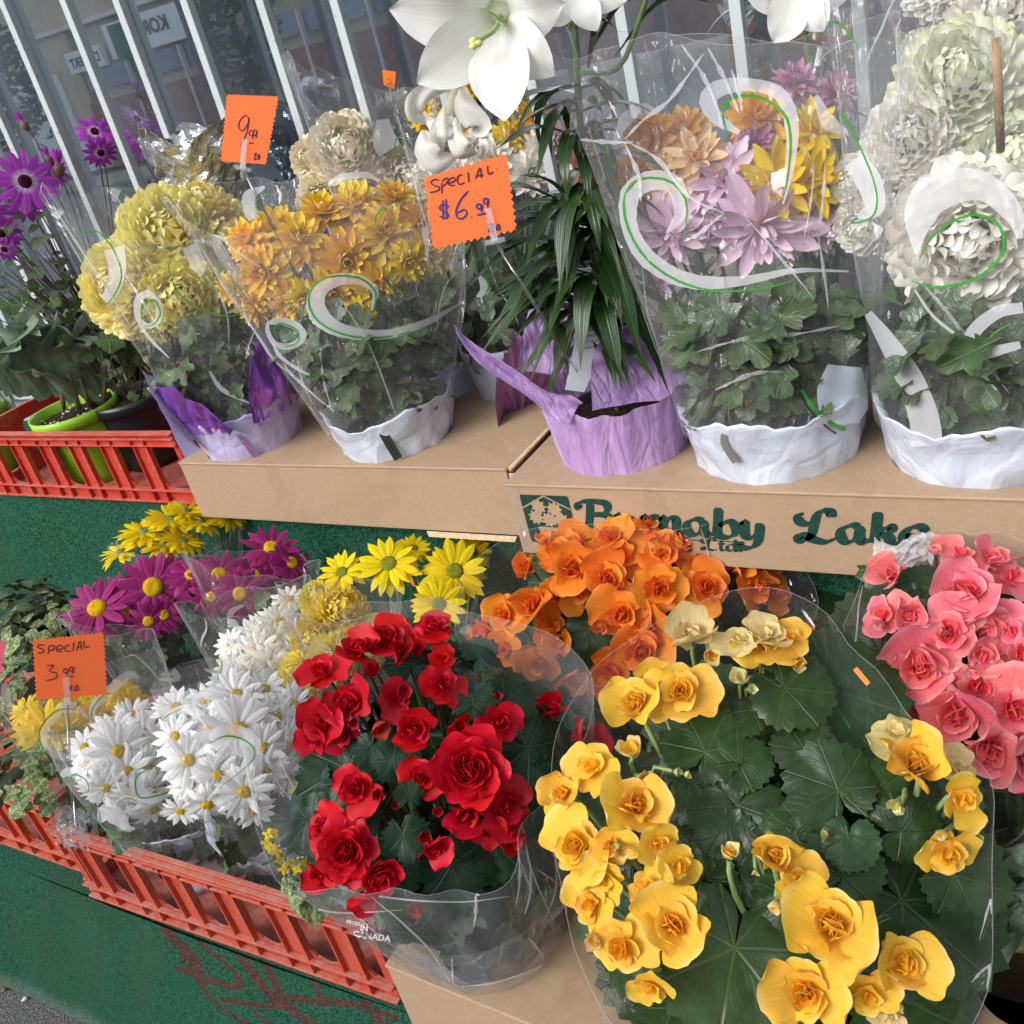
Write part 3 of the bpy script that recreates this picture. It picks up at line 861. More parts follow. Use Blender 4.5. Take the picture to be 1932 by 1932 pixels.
PEACH = petal_mat('petal_peach', (.85, .42, .10), (.92, .64, .36), (.93, .74, .54), .2)
ORMUM = petal_mat('petal_orange_mum', (.80, .34, .02), (.86, .42, .03), (.88, .50, .08), .3)
MAG = petal_mat('petal_magenta', (.45, .06, .22), (.36, .022, .17), (.42, .05, .24), .25, streak=.4)
SEN = petal_mat('petal_violet', (.88, .74, .88), (.48, .06, .56), (.46, .05, .54), .25, streak=.35)
RED = petal_mat('petal_red', (.40, .002, .010), (.55, .003, .014), (.60, .010, .024), .2, .5, streak=.25, vh=.003, vv=.14)
REDB = petal_mat('petal_red_inner', (.36, .002, .010), (.55, .003, .016), (.66, .02, .04), .2, .5, streak=.2, vh=.003)
REDK = petal_mat('petal_red_back', (.50, .09, .08), (.48, .035, .035), (.42, .012, .014), .25, .5, streak=.5)
ORG = petal_mat('petal_orange', (.86, .20, .015), (.90, .25, .025), (.92, .34, .10), .3, streak=.22)
ORGB = petal_mat('petal_orange_inner', (.90, .20, .02), (.90, .20, .025), (.92, .28, .08), .42, streak=.2)
ORGK = petal_mat('petal_salmon_back', (.85, .28, .20), (.88, .25, .14), (.86, .22, .10), .3, streak=.35)
BY = petal_mat('petal_begonia_yellow', (.90, .46, .03), (.91, .56, .06), (.93, .68, .22), .3, streak=.2)
BYB = petal_mat('petal_begonia_yellow_inner', (.93, .50, .02), (.93, .49, .025), (.93, .60, .12), .42, streak=.2)
BYK = petal_mat('petal_begonia_pale_back', (.80, .76, .40), (.88, .72, .34), (.90, .70, .26), .35, streak=.35)
BYG = petal_mat('petal_green_bud', (.55, .68, .22), (.72, .78, .36), (.84, .80, .40), .3, streak=.3)
PK = petal_mat('petal_coral_pink', (.87, .09, .12), (.89, .18, .22), (.91, .36, .40), .22, streak=.25, edge=(.92, .46, .48))
PKB = petal_mat('petal_coral_inner', (.82, .05, .06), (.88, .09, .11), (.90, .20, .22), .22, streak=.2)
PKK = petal_mat('petal_white_pink_edged', (.84, .80, .56), (.84, .50, .46), (.84, .12, .18), .3, streak=.3, edge=(.8, .08, .12))
LILY = petal_mat('petal_lily_white', (.62, .76, .26), (.90, .90, .87), (.93, .93, .92), .2, .5, streak=.14)
LILYW = petal_mat('petal_wilted_lily', (.72, .66, .50), (.84, .83, .78), (.82, .66, .56), .2, .7, streak=.16)
DISC_Y = plain('flower_disc_yellow', (.62, .38, .01), .9, .1, .4, 500, 1., .003)
DISC_G = plain('flower_disc_green', (.20, .22, .02), .9, .1, .5, 500, 1., .003)
DISC_D = plain('flower_disc_dark', (.055, .004, .02), .9, .1, .6, 500, 1., .003)
CALYX = plain('flower_calyx', (.13, .19, .06), .7, .2, .3, 60)

L_BEG = leaf_mat('leaf_begonia', (.017, .046, .012), (.045, .08, .025), 'palm', 7, .28, .06, .007, vv=.35, spec=.28)
L_BEGR = leaf_mat('leaf_begonia_blue_green', (.010, .034, .017), (.03, .06, .03), 'palm', 7, .42, .06, .008, vv=.4, spec=.28)
L_MUM = leaf_mat('leaf_mum', (.05, .088, .03), (.10, .15, .06), 'pinn', 7, .42, .12, .012, vv=.3)
L_MUMDUST = leaf_mat('leaf_mum_condensation', (.07, .10, .05), (.05, .08, .03), 'pinn', 7, .35, .1, .012, vv=.25, edge=(.42, .47, .44), white=1)
L_LILY = leaf_mat('leaf_lily', (.022, .058, .012), (.05, .10, .025), 'strap', 1, .3, .12, .006, vv=.22, spec=.5)
L_TULIP = leaf_mat('leaf_tulip', (.22, .31, .22), (.26, .36, .26), 'strap', 1, .5, .3, .006, vv=.15)
L_IVY = leaf_mat('leaf_small_lobed', (.045, .095, .022), (.10, .17, .06), 'palm', 5, .5, .15, .02, vv=.3)
L_SEN = leaf_mat('leaf_grey_green', (.06, .09, .038), (.12, .16, .08), 'pinn', 5, .5, .12, .02, vv=.35)
L_VAR = leaf_mat('leaf_variegated', (.07, .12, .028), (.30, .38, .15), 'pinn', 5, .5, .15, .03, vv=.3, edge=(.42, .45, .24))
L_DARK = leaf_mat('leaf_dark_red', (.045, .012, .02), (.09, .03, .04), 'pinn', 5, .5, .15, .02, vv=.4)

BEGL = leafset('begonia_leaf', leaf_palm, L_BEG, 5)
BEGRL = leafset('begonia_leaf_b', leaf_palm, L_BEGR, 4, ser=.08, lobd=.2, wav=.1)
MUML = leafset('mum_leaf', leaf_mum, L_MUM, 5)
MUMLD = leafset('mum_leaf_wet', leaf_mum, L_MUMDUST, 4, W=.38)
LILYL = leafset('lily_leaf', leaf_strap, L_LILY, 5, W=.088, droop=1.15) + leafset('lily_leaf_b', leaf_strap, L_LILY, 3, W=.09, droop=1.9, p=1.1)
TULL = leafset('tulip_leaf', leaf_strap, L_TULIP, 3, W=.2, droop=1.2, p=2.2, tipf=.4, fold=.5)
IVYL = leafset('ivy_leaf', leaf_palm, L_IVY, 4, lob=5, ser=.04, notch=.5, nr=2, na=26, lobd=.2)
SENL = leafset('senetti_leaf', leaf_oval, L_SEN, 4, W=.34)
VARL = leafset('variegated_leaf', leaf_oval, L_VAR, 4, W=.42, droop=.4)
DARKL = leafset('dark_leaf', leaf_oval, L_DARK, 3, W=.3)

# ------------------------------------------------------------------ the setting
SHELF, LOW, BOXH = .835, .455, .116
def sheet(name, x0, x1, y0, y1, z, mat):
    mb = MB(); mb.add([(x0, y0, z), (x1, y0, z), (x1, y1, z), (x0, y1, z)], [(0, 1, 2, 3)])
    return structure(mb.obj(name, mat, None, False))
def asphalt():
    n = NT('asphalt'); co = n.coord('Object')
    f = n.noise(co, 150, 3, .7); g = n.noise(co, 2.5, 4)
    v = n.n('ShaderNodeTexVoronoi'); v.inputs['Scale'].default_value = 260; n.l(co, v.inputs['Vector'])
    c = n.mix(n.ramp(f, [(.35, 0.0), (.7, 1.0)]), (.055, .055, .06), (.19, .19, .195))
    c = n.mix(n.ramp(g, [(.4, .0), (.7, .4)]), c, (.16, .15, .14))
    return n.done(n.principled(c, .9, .2, n.bump(n.math('ADD', f, v.outputs['Distance']), .8, .004)))
M_ASPH = asphalt()
sheet('pavement', -60, 60, -5, 60, 0, M_ASPH)
M_ROAD = plain('road_asphalt', (.20, .20, .21), .9, .2, .3, 40, .3)
sheet('road', -60, 60, -60, -5, -.12, M_ROAD)
mb = MB(); mb.box((-60, -5.15, -.2), (60, -5.0, .002)); structure(mb.obj('kerb', plain('kerb_concrete', (.38, .37, .35), .9, .2, .15, 20), None, False))
mb = MB(); mb.box((-60, -14.2, -.2), (60, -13.2, .02)); structure(mb.obj('far_pavement', plain('far_concrete', (.42, .38, .30), .9, .2, .15, 5), None, False))

# stepped stand covered with green carpet
def carpet_front():
    x0, x1, z0, z1 = -2.9, .35, .012, LOW; st = .0045
    nx, nz = int((x1 - x0) / st), int((z1 - z0) / st)
    X, Z = np.meshgrid(np.linspace(x0, x1, nx + 1), np.linspace(z0, z1, nz + 1))
    yb = .533
    Y = yb - .004 * np.sin(X * 5 + 1) + .012 * (1 - Z / LOW) * -1 + .002 * np.sin(X * 37) * np.sin(Z * 21)
    Y = Y - .012 * np.exp(-(Z - .0) / .03)
    strokes = [
        ([(700, 1090), (770, 1170), (850, 1270), (900, 1350), (955, 1440), (1010, 1510), (1120, 1600), (1260, 1680)], 30),
        ([(770, 1160), (830, 1240), (900, 1310), (930, 1370), (960, 1420)], 85),
        ([(860, 1385), (960, 1430), (1080, 1470), (1160, 1470), (1140, 1410), (1040, 1330), (950, 1260), (880, 1190)], 34),
        ([(1045, 1195), (1140, 1310), (1230, 1430), (1320, 1540), (1440, 1620), (1560, 1690)], 60),
        ([(1225, 1270), (1290, 1400), (1350, 1530)], 40), ([(1330, 1540), (1480, 1550), (1620, 1565), (1760, 1600), (1900, 1650)], 34),
        ([(1395, 1330), (1480, 1430), (1540, 1520), (1560, 1570)], 34), ([(1080, 1540), (1240, 1560), (1350, 1580)], 26),
        ([(1700, 1480), (1760, 1570), (1830, 1680)], 50), ([(1240, 1600), (1360, 1690)], 30)]
    P = np.zeros_like(X)
    for pts, w in strokes:
        C = [at_y(p[0] * .3906, p[1] * .3906 + 1283, .528) for p in crom(pts, 26)]
        for a, b in zip(C[:-1], C[1:]):
            ax, az, bx, bz = a.x, a.z, b.x, b.z; L = (bx - ax) ** 2 + (bz - az) ** 2 + 1e-9
            t = np.clip(((X - ax) * (bx - ax) + (Z - az) * (bz - az)) / L, 0, 1)
            d = np.hypot(X - ax - t * (bx - ax), Z - az - t * (bz - az))
            hw = w * .3906 * .5 * depth(a) / FPX
            P = np.maximum(P, np.clip(1.2 - d / (hw * 2.3), 0, 1))
    dust = np.clip(.9 - Z / .07, 0, .8)
    V = np.stack([X, Y, Z], -1).reshape(-1, 3)
    i = np.arange(nz)[:, None] * (nx + 1) + np.arange(nx)[None]
    F = np.stack([i, i + 1, i + nx + 2, i + nx + 1], -1).reshape(-1, 4)
    me = bpy.data.meshes.new('carpet')
    me.vertices.add(len(V)); me.vertices.foreach_set('co', V.ravel())
    me.loops.add(F.size); me.loops.foreach_set('vertex_index', F.ravel().astype(np.int32))
    me.polygons.add(len(F)); me.polygons.foreach_set('loop_start', np.arange(0, F.size, 4, dtype=np.int32))
    me.update(); me.validate()
    for nm, arr in (('paint', P), ('dust', dust)):
        at = me.attributes.new(nm, 'FLOAT', 'POINT'); at.data.foreach_set('value', arr.ravel().astype(np.float32))
    me.polygons.foreach_set('use_smooth', [True] * len(me.polygons)); me.materials.append(M_CARPET)
    return structure(link('carpet_lower_front', me))
carpet_front()
mb = MB(); mb.box((-2.9, .536, .02), (.35, 1.14, LOW)); structure(mb.obj('lower_step', M_CARPET, None, False))
mb = MB(); mb.box((-2.9, 1.1405, .02), (.35, 1.52, SHELF)); structure(mb.obj('upper_step', M_CARPET, None, False))

# shop wall, window, bars
M_WALL = plain('painted_wall', (.42, .42, .40), .8, .2, .1, 6)
M_FRAME = plain('window_frame_paint', (.30, .33, .36), .5, .4, .1, 20)
w = thing('shop_window', 'large dirty shop window with a grey frame behind the flower stand', 'window', (-1.2, 1.58, 1.2))
mb = MB(); mb.box((-3.6, 1.56, .86), (1.6, 1.64, .93)); mb.obj('sill', M_FRAME, w, False)
mb = MB(); mb.box((-3.6, 1.56, 2.6), (1.6, 1.66, 2.72)); mb.obj('frame', M_FRAME, w, False)
def glass():
    n = NT('window_glass'); co = n.coord('Object')
    gl = n.n('ShaderNodeBsdfGlossy'); gl.inputs['Roughness'].default_value = .012; gl.inputs[0].default_value = (.82, .90, 1, 1)
    tr = n.n('ShaderNodeBsdfTransparent'); tr.inputs[0].default_value = (.55, .60, .66, 1)
    a = n.shader_mix(.52, tr.outputs[0], gl.outputs[0])
    df = n.n('ShaderNodeBsdfDiffuse'); df.inputs[0].default_value = (.46, .54, .64, 1)  # smudge colour; its blue-grey also paints in the reflection's haze
    spots = n.noise(co, 170, 2, .5); sm = n.noise(n.mapping(co, (1, 1, .3)), 3, 4, .6)
    f = n.math('ADD', n.math('MULTIPLY', n.ramp(spots, [(.69, 0.0), (.74, 1.0)]), .3), n.math('MULTIPLY', n.ramp(sm, [(.2, .2), (.8, 1.0)]), .15))
    return n.done(n.shader_mix(f, a, df.outputs[0]))
mb = MB(); mb.box((-3.6, 1.585, .93), (1.6, 1.591, 2.6)); mb.obj('pane', glass(), w, False)
wl = thing('shop_wall', 'grey painted shop wall around the barred window', 'wall', (-1, 1.6, 0))
mb = MB(); mb.box((-12, 1.54, 0), (-3.6, 1.74, 4)); mb.box((1.6, 1.54, 0), (8, 1.74, 4)); mb.box((-3.6, 1.54, 2.72), (1.6, 1.74, 4)); mb.box((-3.6, 1.54, 0), (1.6, 1.74, .86))
mb.obj('wall', M_WALL, wl, False)
def barpaint():
    n = NT('white_bar_paint'); co = n.coord('Object')
    f = n.noise(co, 55, 4, .7); g = n.noise(n.mapping(co, (1, 1, .4)), 14, 3)
    c = n.mix(n.ramp(g, [(.3, 0.0), (.7, .3)]), (.46, .51, .53), (.36, .40, .40))
    c = n.mix(n.ramp(f, [(.6, 0.0), (.68, .7)]), c, (.20, .18, .14))
    return n.done(n.principled(c, .6, .3, n.bump(f, .3, .001)))
M_BAR = barpaint()
g = thing('window_grille', 'row of white painted upright security bars in front of the shop window', 'grille', (-1.2, 1.5, .86))
x = -1.94 - .165 * 6; xs = []
while x < -2.0: xs.append(x); x += .165
xs += [-1.94, -1.766, -1.626, -1.46, -1.288, -1.133, -.965, -.80, -.633, -.463, -.30, -.135, .03, .195, .36]
for k, x in enumerate(xs):
    mb = MB(); mb.box((-.0085, -.0085, 0), (.0085, .0085, 1.74), None, .0012)
    mb.V = [v + V3((x, 1.508, .86)) for v in mb.V]
    mb.obj('bar', M_BAR, g, False)
for z in (.9, 2.45):
    mb = MB(); mb.box((-3.0, 1.519, z), (.6, 1.529, z + .03)); mb.obj('cross_bar', M_BAR, g, False)
# dim interior seen through the glass
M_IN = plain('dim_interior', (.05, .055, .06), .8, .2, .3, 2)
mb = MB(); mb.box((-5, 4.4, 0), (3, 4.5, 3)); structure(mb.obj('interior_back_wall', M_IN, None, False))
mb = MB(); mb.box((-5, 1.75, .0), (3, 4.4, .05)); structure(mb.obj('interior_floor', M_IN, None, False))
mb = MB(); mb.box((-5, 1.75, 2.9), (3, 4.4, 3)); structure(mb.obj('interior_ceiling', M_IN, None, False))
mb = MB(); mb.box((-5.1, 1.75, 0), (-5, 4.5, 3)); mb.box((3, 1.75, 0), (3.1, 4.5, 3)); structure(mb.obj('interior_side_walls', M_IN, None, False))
sh = thing('interior_shelf', 'brown timber display shelf with a white front edge inside the shop', 'shelf', (-1.2, 2.0, 1.1))
mb = MB(); mb.box((-2.4, 1.82, 1.14), (1.4, 2.3, 1.165)); mb.obj('board', plain('brown_board', (.20, .12, .07), .7, .3, .3, 8), sh, False)
a, b = at_y(300, 172, 1.8), at_y(483, 128, 1.8)
mb = MB(); mb.tube([V3((-1.9, 1.80, 1.172)), V3((-1.5, 1.80, 1.174)), V3((-.6, 1.80, 1.176)), V3((1.4, 1.8, 1.176))], .009, 8); mb.obj('shelf_edge', plain('white_edge', (.7, .7, .66), .5), sh)
for k in range(4):
    mb = MB(); mb.box((-2.35 + k * 1.2, 1.84, .05), (-2.31 + k * 1.2, 1.88, 1.139)); mb.obj('post', M_IN, sh, False)

# ------------------------------------------------------------------ street opposite, seen only in the window's reflection
def text_mesh(body, size, mat, name='lettering', bold=0., shear=0., extrude=0., align='CENTER', space=1.):
    cu = bpy.data.curves.new(name, 'FONT'); cu.body = body; cu.size = size; cu.offset = bold; cu.shear = shear; cu.extrude = extrude
    cu.align_x = align; cu.align_y = 'CENTER'; cu.space_character = space; cu.resolution_u = 3
    o = bpy.data.objects.new(name, cu); COL.objects.link(o)
    dg = bpy.context.evaluated_depsgraph_get(); me = bpy.data.meshes.new_from_object(o.evaluated_get(dg))
    bpy.data.objects.remove(o); me.materials.clear(); me.materials.append(mat); me.name = name
    return me
def frame(o, x, y):
    x = V3(x).normalized(); y = (V3(y) - x * V3(y).dot(x)).normalized(); n = x.cross(y)
    return Matrix(((x.x, y.x, n.x, o[0]), (x.y, y.y, n.y, o[1]), (x.z, y.z, n.z, o[2]), (0, 0, 0, 1)))
bd = thing('shop_building', 'long two storey shop building across the street, reflected in the window', 'building', (-20, -16.4, 0))
def bx(name, mat, parent, *bs):
    mb = MB()
    for a, b in bs: mb.box(a, b)
    return mb.obj(name, mat, parent, False)
M_BEIGE = plain('beige_stucco', (.46, .40, .28), .85, .2, .12, 2)
M_BRICK = plain('red_brick_paint', (.24, .11, .09), .85, .2, .25, 4)
M_BLUEGL = plain('shop_glass', (.16, .22, .32), .2, .5, .4, 1)
M_OFFW = plain('off_white_panel', (.62, .62, .60), .7, .2, .08, 2)
M_SIGNW = plain('white_sign_panel', (.72, .74, .76), .5, .3, .05, 2)
M_SIGNG = plain('green_sign_panel', (.02, .16, .08), .5, .3)
M_DKTXT = plain('dark_lettering', (.03, .04, .05), .6)
bx('wall', M_BEIGE, bd, ((-60, -20, 3.35), (40, -16.2, 9)), ((-60, -20, 0), (-23.2, -16.2, 3.35)))
bx('brick_base', M_BRICK, bd, ((-23.2, -16.3, 0), (40, -16.1, 1.6)))
bx('recessed_wall', M_BEIGE, bd, ((-23.1, -19.9, 1.55), (39.9, -16.35, 3.40)))
bx('upper_trim', M_OFFW, bd, ((-60, -16.15, 3.36), (40, -16.05, 3.46)))
bx('dark_awning', plain('dark_awning', (.03, .035, .045), .6), bd, ((-17.8, -16.1, 2.9), (-8, -15.6, 3.34)))
for k in range(9):
    wd = bx('window', M_BLUEGL, bd, ((-23.1 + k * 1.9, -16.25, 1.86), (-21.35 + k * 1.9, -16.2, 2.34)))
    bx('frame', M_OFFW, wd, ((-21.33 + k * 1.9, -16.2, 0.3), (-21.27 + k * 1.9, -16.05, 2.34)))
for k in range(12):
    bx('window', M_BLUEGL, bd, ((-44 + k * 4.4, -16.19, 4.6), (-42 + k * 4.4, -16.12, 6.2)))
for k in range(3):
    bx('garage_door', M_OFFW, bd, ((-34 + k * 3.6, -16.19, 0), (-31.2 + k * 3.6, -16.12, 2.5)))
sg = thing('shop_sign', 'long white fascia sign lettered KOREAN with a green panel, across the street', 'sign', (-20.5, -16, 2.7))
bx('panel', M_SIGNW, sg, ((-21.6, -16.19, 2.42), (-18.0, -16.0, 3.2)))
bx('green_panel', M_SIGNG, sg, ((-21.4, -15.99, 2.42), (-20.8, -15.98, 3.15)))
link('lettering', text_mesh('KOREAN', .42, M_DKTXT, bold=.02), sg, frame((-20.2, -15.985, 2.85), (-1, 0, 0), (0, 0, 1)))
mb = MB(); mb.lathe([(.17, 0), (.2, .1), (.16, .35), (.07, .48), (.06, .62), (.001, .63)], 12, Matrix.Translation((-18.3, -15.99, 2.5))); mb.obj('bottle_emblem', M_DKTXT, sg)
s2 = thing('dessert_sign', 'small white sign lettered DESSERT beside the green panel across the street', 'sign', (-22.4, -16, 2.3))
bx('panel', M_SIGNW, s2, ((-23.3, -16.15, 2.36), (-21.95, -16.0, 2.85)))
link('lettering', text_mesh('DESSERT', .3, M_DKTXT, bold=.01), s2, frame((-22.6, -15.985, 2.58), (-1, 0, 0), (0, 0, 1)))
def roadtree(x, y, h, r, n, nm='street_tree', lab=''):
    t = thing(nm, lab, 'tree', (x, y, 0))
    MB().tube([(x, y, 0), (x + .05, y, h * .4), (x, y, h * .8)], [.09, .07, .03], 8).obj('trunk', M_BROWNSTEM, t)
    mb = MB(); q = random.Random(int(x * 10))
    for i in range(n):
        d = V3((q.gauss(0, 1), q.gauss(0, 1), q.gauss(0, 1))).normalized() * (r * q.uniform(.5, 1)); d.z *= 1.4
        c = V3((x, y, h * .68)) + d; a = V3((q.uniform(-1, 1), q.uniform(-1, 1), q.uniform(-1, 1))).normalized() * .12; b = a.orthogonal().normalized() * .07
        mb.add([c - a, c + b, c + a, c - b], [(0, 1, 2, 3)])
    o = mb.obj('crown', M_TREELEAF, t, False); o['kind'] = 'stuff'
M_TREELEAF = plain('tree_foliage', (.035, .055, .02), .7, .2, .5, 3)
roadtree(-21.5, -12.6, 3.4, 1.0, 900, lab='dark leafy street tree on the far pavement left of the fascia sign')
roadtree(-14.6, -12.9, 3.0, .9, 700, lab='loose leafy street tree on the far pavement right of the fascia sign')

# ------------------------------------------------------------------ cardboard boxes with round holes
def plate(mb, cells, z):
    for (x0, y0, x1, y1, h) in cells:
        if h is None:
            mb.add([(x0, y0, z), (x1, y0, z), (x1, y1, z), (x0, y1, z)], [(0, 1, 2, 3)]); continue
        cx, cyy, r = h; n = 48; V = []; F = []
        for k in range(n):
            a = 2 * PI * k / n; c, s = math.cos(a), math.sin(a)
            tx = ((x1 - cx) / c if c > 1e-6 else (x0 - cx) / c if c < -1e-6 else 1e9); ty = ((y1 - cyy) / s if s > 1e-6 else (y0 - cyy) / s if s < -1e-6 else 1e9)
            t = min(tx, ty); V += [(cx + r * c, cyy + r * s, z), (cx + c * t, cyy + s * t, z)]
        for k in range(n):
            q = (k + 1) % n; F.append((2 * k, 2 * k + 1, 2 * q + 1, 2 * q))
        b = len(mb.V); mb.add(V, F)
        for (X, Y) in ((x0, y0), (x1, y0), (x1, y1), (x0, y1)):      # fill the corners
            a = math.atan2(Y - cyy, X - cx) % (2 * PI); k = int(a / (2 * PI) * n); q = (k + 1) % n
            mb.add([V[2 * k + 1], (X, Y, z), V[2 * q + 1]], [(0, 1, 2)])
            # thickness of the board inside the hole
        W2 = [(cx + r * math.cos(2 * PI * k / n), cyy + r * math.sin(2 * PI * k / n), zz) for k in range(n) for zz in (z, z - .004)]
        mb.add(W2, [(2 * k, 2 * k + 1, 2 * ((k + 1) % n) + 1, 2 * ((k + 1) % n)) for k in range(n)])
def cardbox(label, x0, x1, y0, y1, z0, holes, rz=0, pivot=None, h=BOXH):
    """holes: list of (x, y, r), front row then back row"""
    t = thing('cardboard_box', label, 'box', (x0, y0, z0), 'cardboard plant trays', rz)
    Mx = W[t.name_full]; L, D = x1 - x0, y1 - y0
    def part(name, mb, mat, smooth=False):
        me = mb.mesh(name, mat, smooth); return link(name, me, t, Mx)
    b = .0045
    mb = MB(); mb.box((0, 0, 0), (L, b, h - b)); part('front_panel', mb, M_CARD)
    mb = MB(); mb.box((0, D - b, 0), (L, D, h - b)); part('back_panel', mb, M_CARD)
    for a in (0, L - b):
        mb = MB(); mb.box((a, b + .0002, 0), (a + b, D - b - .0002, h - b)); part('end_panel', mb, M_CARD)
    mb = MB(); mb.box((b + .0002, b + .0002, .0005), (L - b - .0002, D - b - .0002, .004)); part('bottom', mb, M_CARD)
    mb = MB(); cells = []
    rows = sorted({q[3] for q in holes}) or [0]; ym = D / 2 if len(rows) > 1 else D * .55
    for rI in (0, 1):
        hs_ = sorted([q for q in holes if q[3] == rI]); ya, yb = (0, ym) if rI == 0 else (ym, D)
        if not hs_: cells.append((0, ya, L, yb, None)); continue
        cuts = [0] + [(a[0] + c[0]) / 2 - x0 for a, c in zip(hs_[:-1], hs_[1:])] + [L]
        for q, ca, cb in zip(hs_, cuts[:-1], cuts[1:]): cells.append((ca, ya, cb, yb, (q[0] - x0, q[1] - y0, q[2])))
    plate(mb, cells, h)
    # rounded folded edges
    for (p, q) in (((0, 0), (L, 0)), ((0, D), (L, D)), ((0, 0), (0, D)), ((L, 0), (L, D))):
        mb.tube([V3((p[0], p[1], h - .0022)) + V3((0, 0, 0)), V3((q[0], q[1], h - .0022))], .0024, 8)
    part('top', mb, M_CARD)
    return t, Mx
U1 = V3((-1.345, 1.182, .951)); U2 = V3((-1.018, 1.190, .951)); U4 = V3((-.90, 1.388, .951))
U5 = V3((-.588, 1.156, .951)); U6 = V3((-.370, 1.160, .951)); U7 = V3((-.122, 1.166, .951))
boxA, MA = cardbox('plain cardboard tray under the purple wrapped and the gold chrysanthemum', -1.452, -.752, 1.086, 1.50, SHELF,
               [(U1.x, U1.y, .091, 0), (U2.x, U2.y, .095, 0), (-1.30, 1.42, .06, 1), (U4.x - .13, U4.y + .02, .06, 1), ])
boxB, MBx = cardbox('cardboard tray printed Burnaby Lake under the lilac wrapped lily', -.728, .14, 1.041, 1.475, SHELF,
               [(U5.x, U5.y, .077, 0), (U6.x, U6.y, .104, 0), (U7.x, U7.y, .107, 0)])
boxC, MC = cardbox('cardboard tray at the bottom edge under the red begonia beside the red crate', -.722, .16, .525, .93, LOW,
               [(-.615, .607, .066, 0), (-.25, .66, .08, 0), (-.055, .745, .045, 1)], rz=-.045)
# folded corner of the plain tray next to the printed one, and the loose tape
def fl(name, V, mat, parent, th=.003):
    V = [V3(v) for v in V]; n = (V[1] - V[0]).cross(V[2] - V[0]).normalized() * th; k = len(V)
    mb = MB(); mb.add(V + [v - n for v in V], [tuple(range(k)), tuple(range(2 * k - 1, k - 1, -1))] + [(i, i + k, (i + 1) % k + k, (i + 1) % k) for i in range(k)])
    return mb.obj(name, mat, parent, False)
fl('folded_flap', [(-.752, 1.092, .95), (-.738, 1.075, .953), (-.735, 1.30, .958), (-.750, 1.31, .95)], M_CARDEDGE, boxA)
fl('folded_flap', [(-.745, 1.083, .945), (-.733, 1.083, .945), (-.733, 1.083, .90), (-.745, 1.083, .90)], M_CARDEDGE, boxA)
fl('bottom_flap', [(-.93, 1.084, .834), (-.76, 1.084, .834), (-.765, 1.080, .826), (-.925, 1.080, .826)], M_CARDEDGE, boxA)

# ---- bold script lettering drawn with a broad nib
def nib(strokes, mapf, w0, w1, ang, name, mat, parent, n=14, wf=None):
    mb = MB(); k = 0
    for st in strokes:
        C = crom(st, max(8, n * max(1, len(st) // 3))); m = len(C); V = []; F = []
        for i, c in enumerate(C):
            t = C[min(i + 1, m - 1)] - C[max(i - 1, 0)]; t = t / (np.hypot(*t) + 1e-9)
            th = math.atan2(t[1], t[0])
            w = w0 + w1 * abs(math.sin(th - ang))
            e = min(1, min(i, m - 1 - i) / 1.6 + .55); w *= e
            for s in (-1, 1): V.append(mapf(c[0] - t[1] * w / 2 * s, c[1] + t[0] * w / 2 * s, k * .00004))
        for i in range(m - 1): F.append((2 * i, 2 * i + 1, 2 * i + 3, 2 * i + 2))
        for idx, rev in ((0, -1), (m - 1, 1)):      # round ends
            c = C[idx]; a, b = V[2 * idx], V[2 * idx + 1]; t = C[1] - C[0] if idx == 0 else C[-1] - C[-2]; t = t / (np.hypot(*t) + 1e-9)
            w = (V3(a) - V3(b)).length / 2
        mb.add(V, F); k += 1
    return mb.obj(name, mat, parent, False)
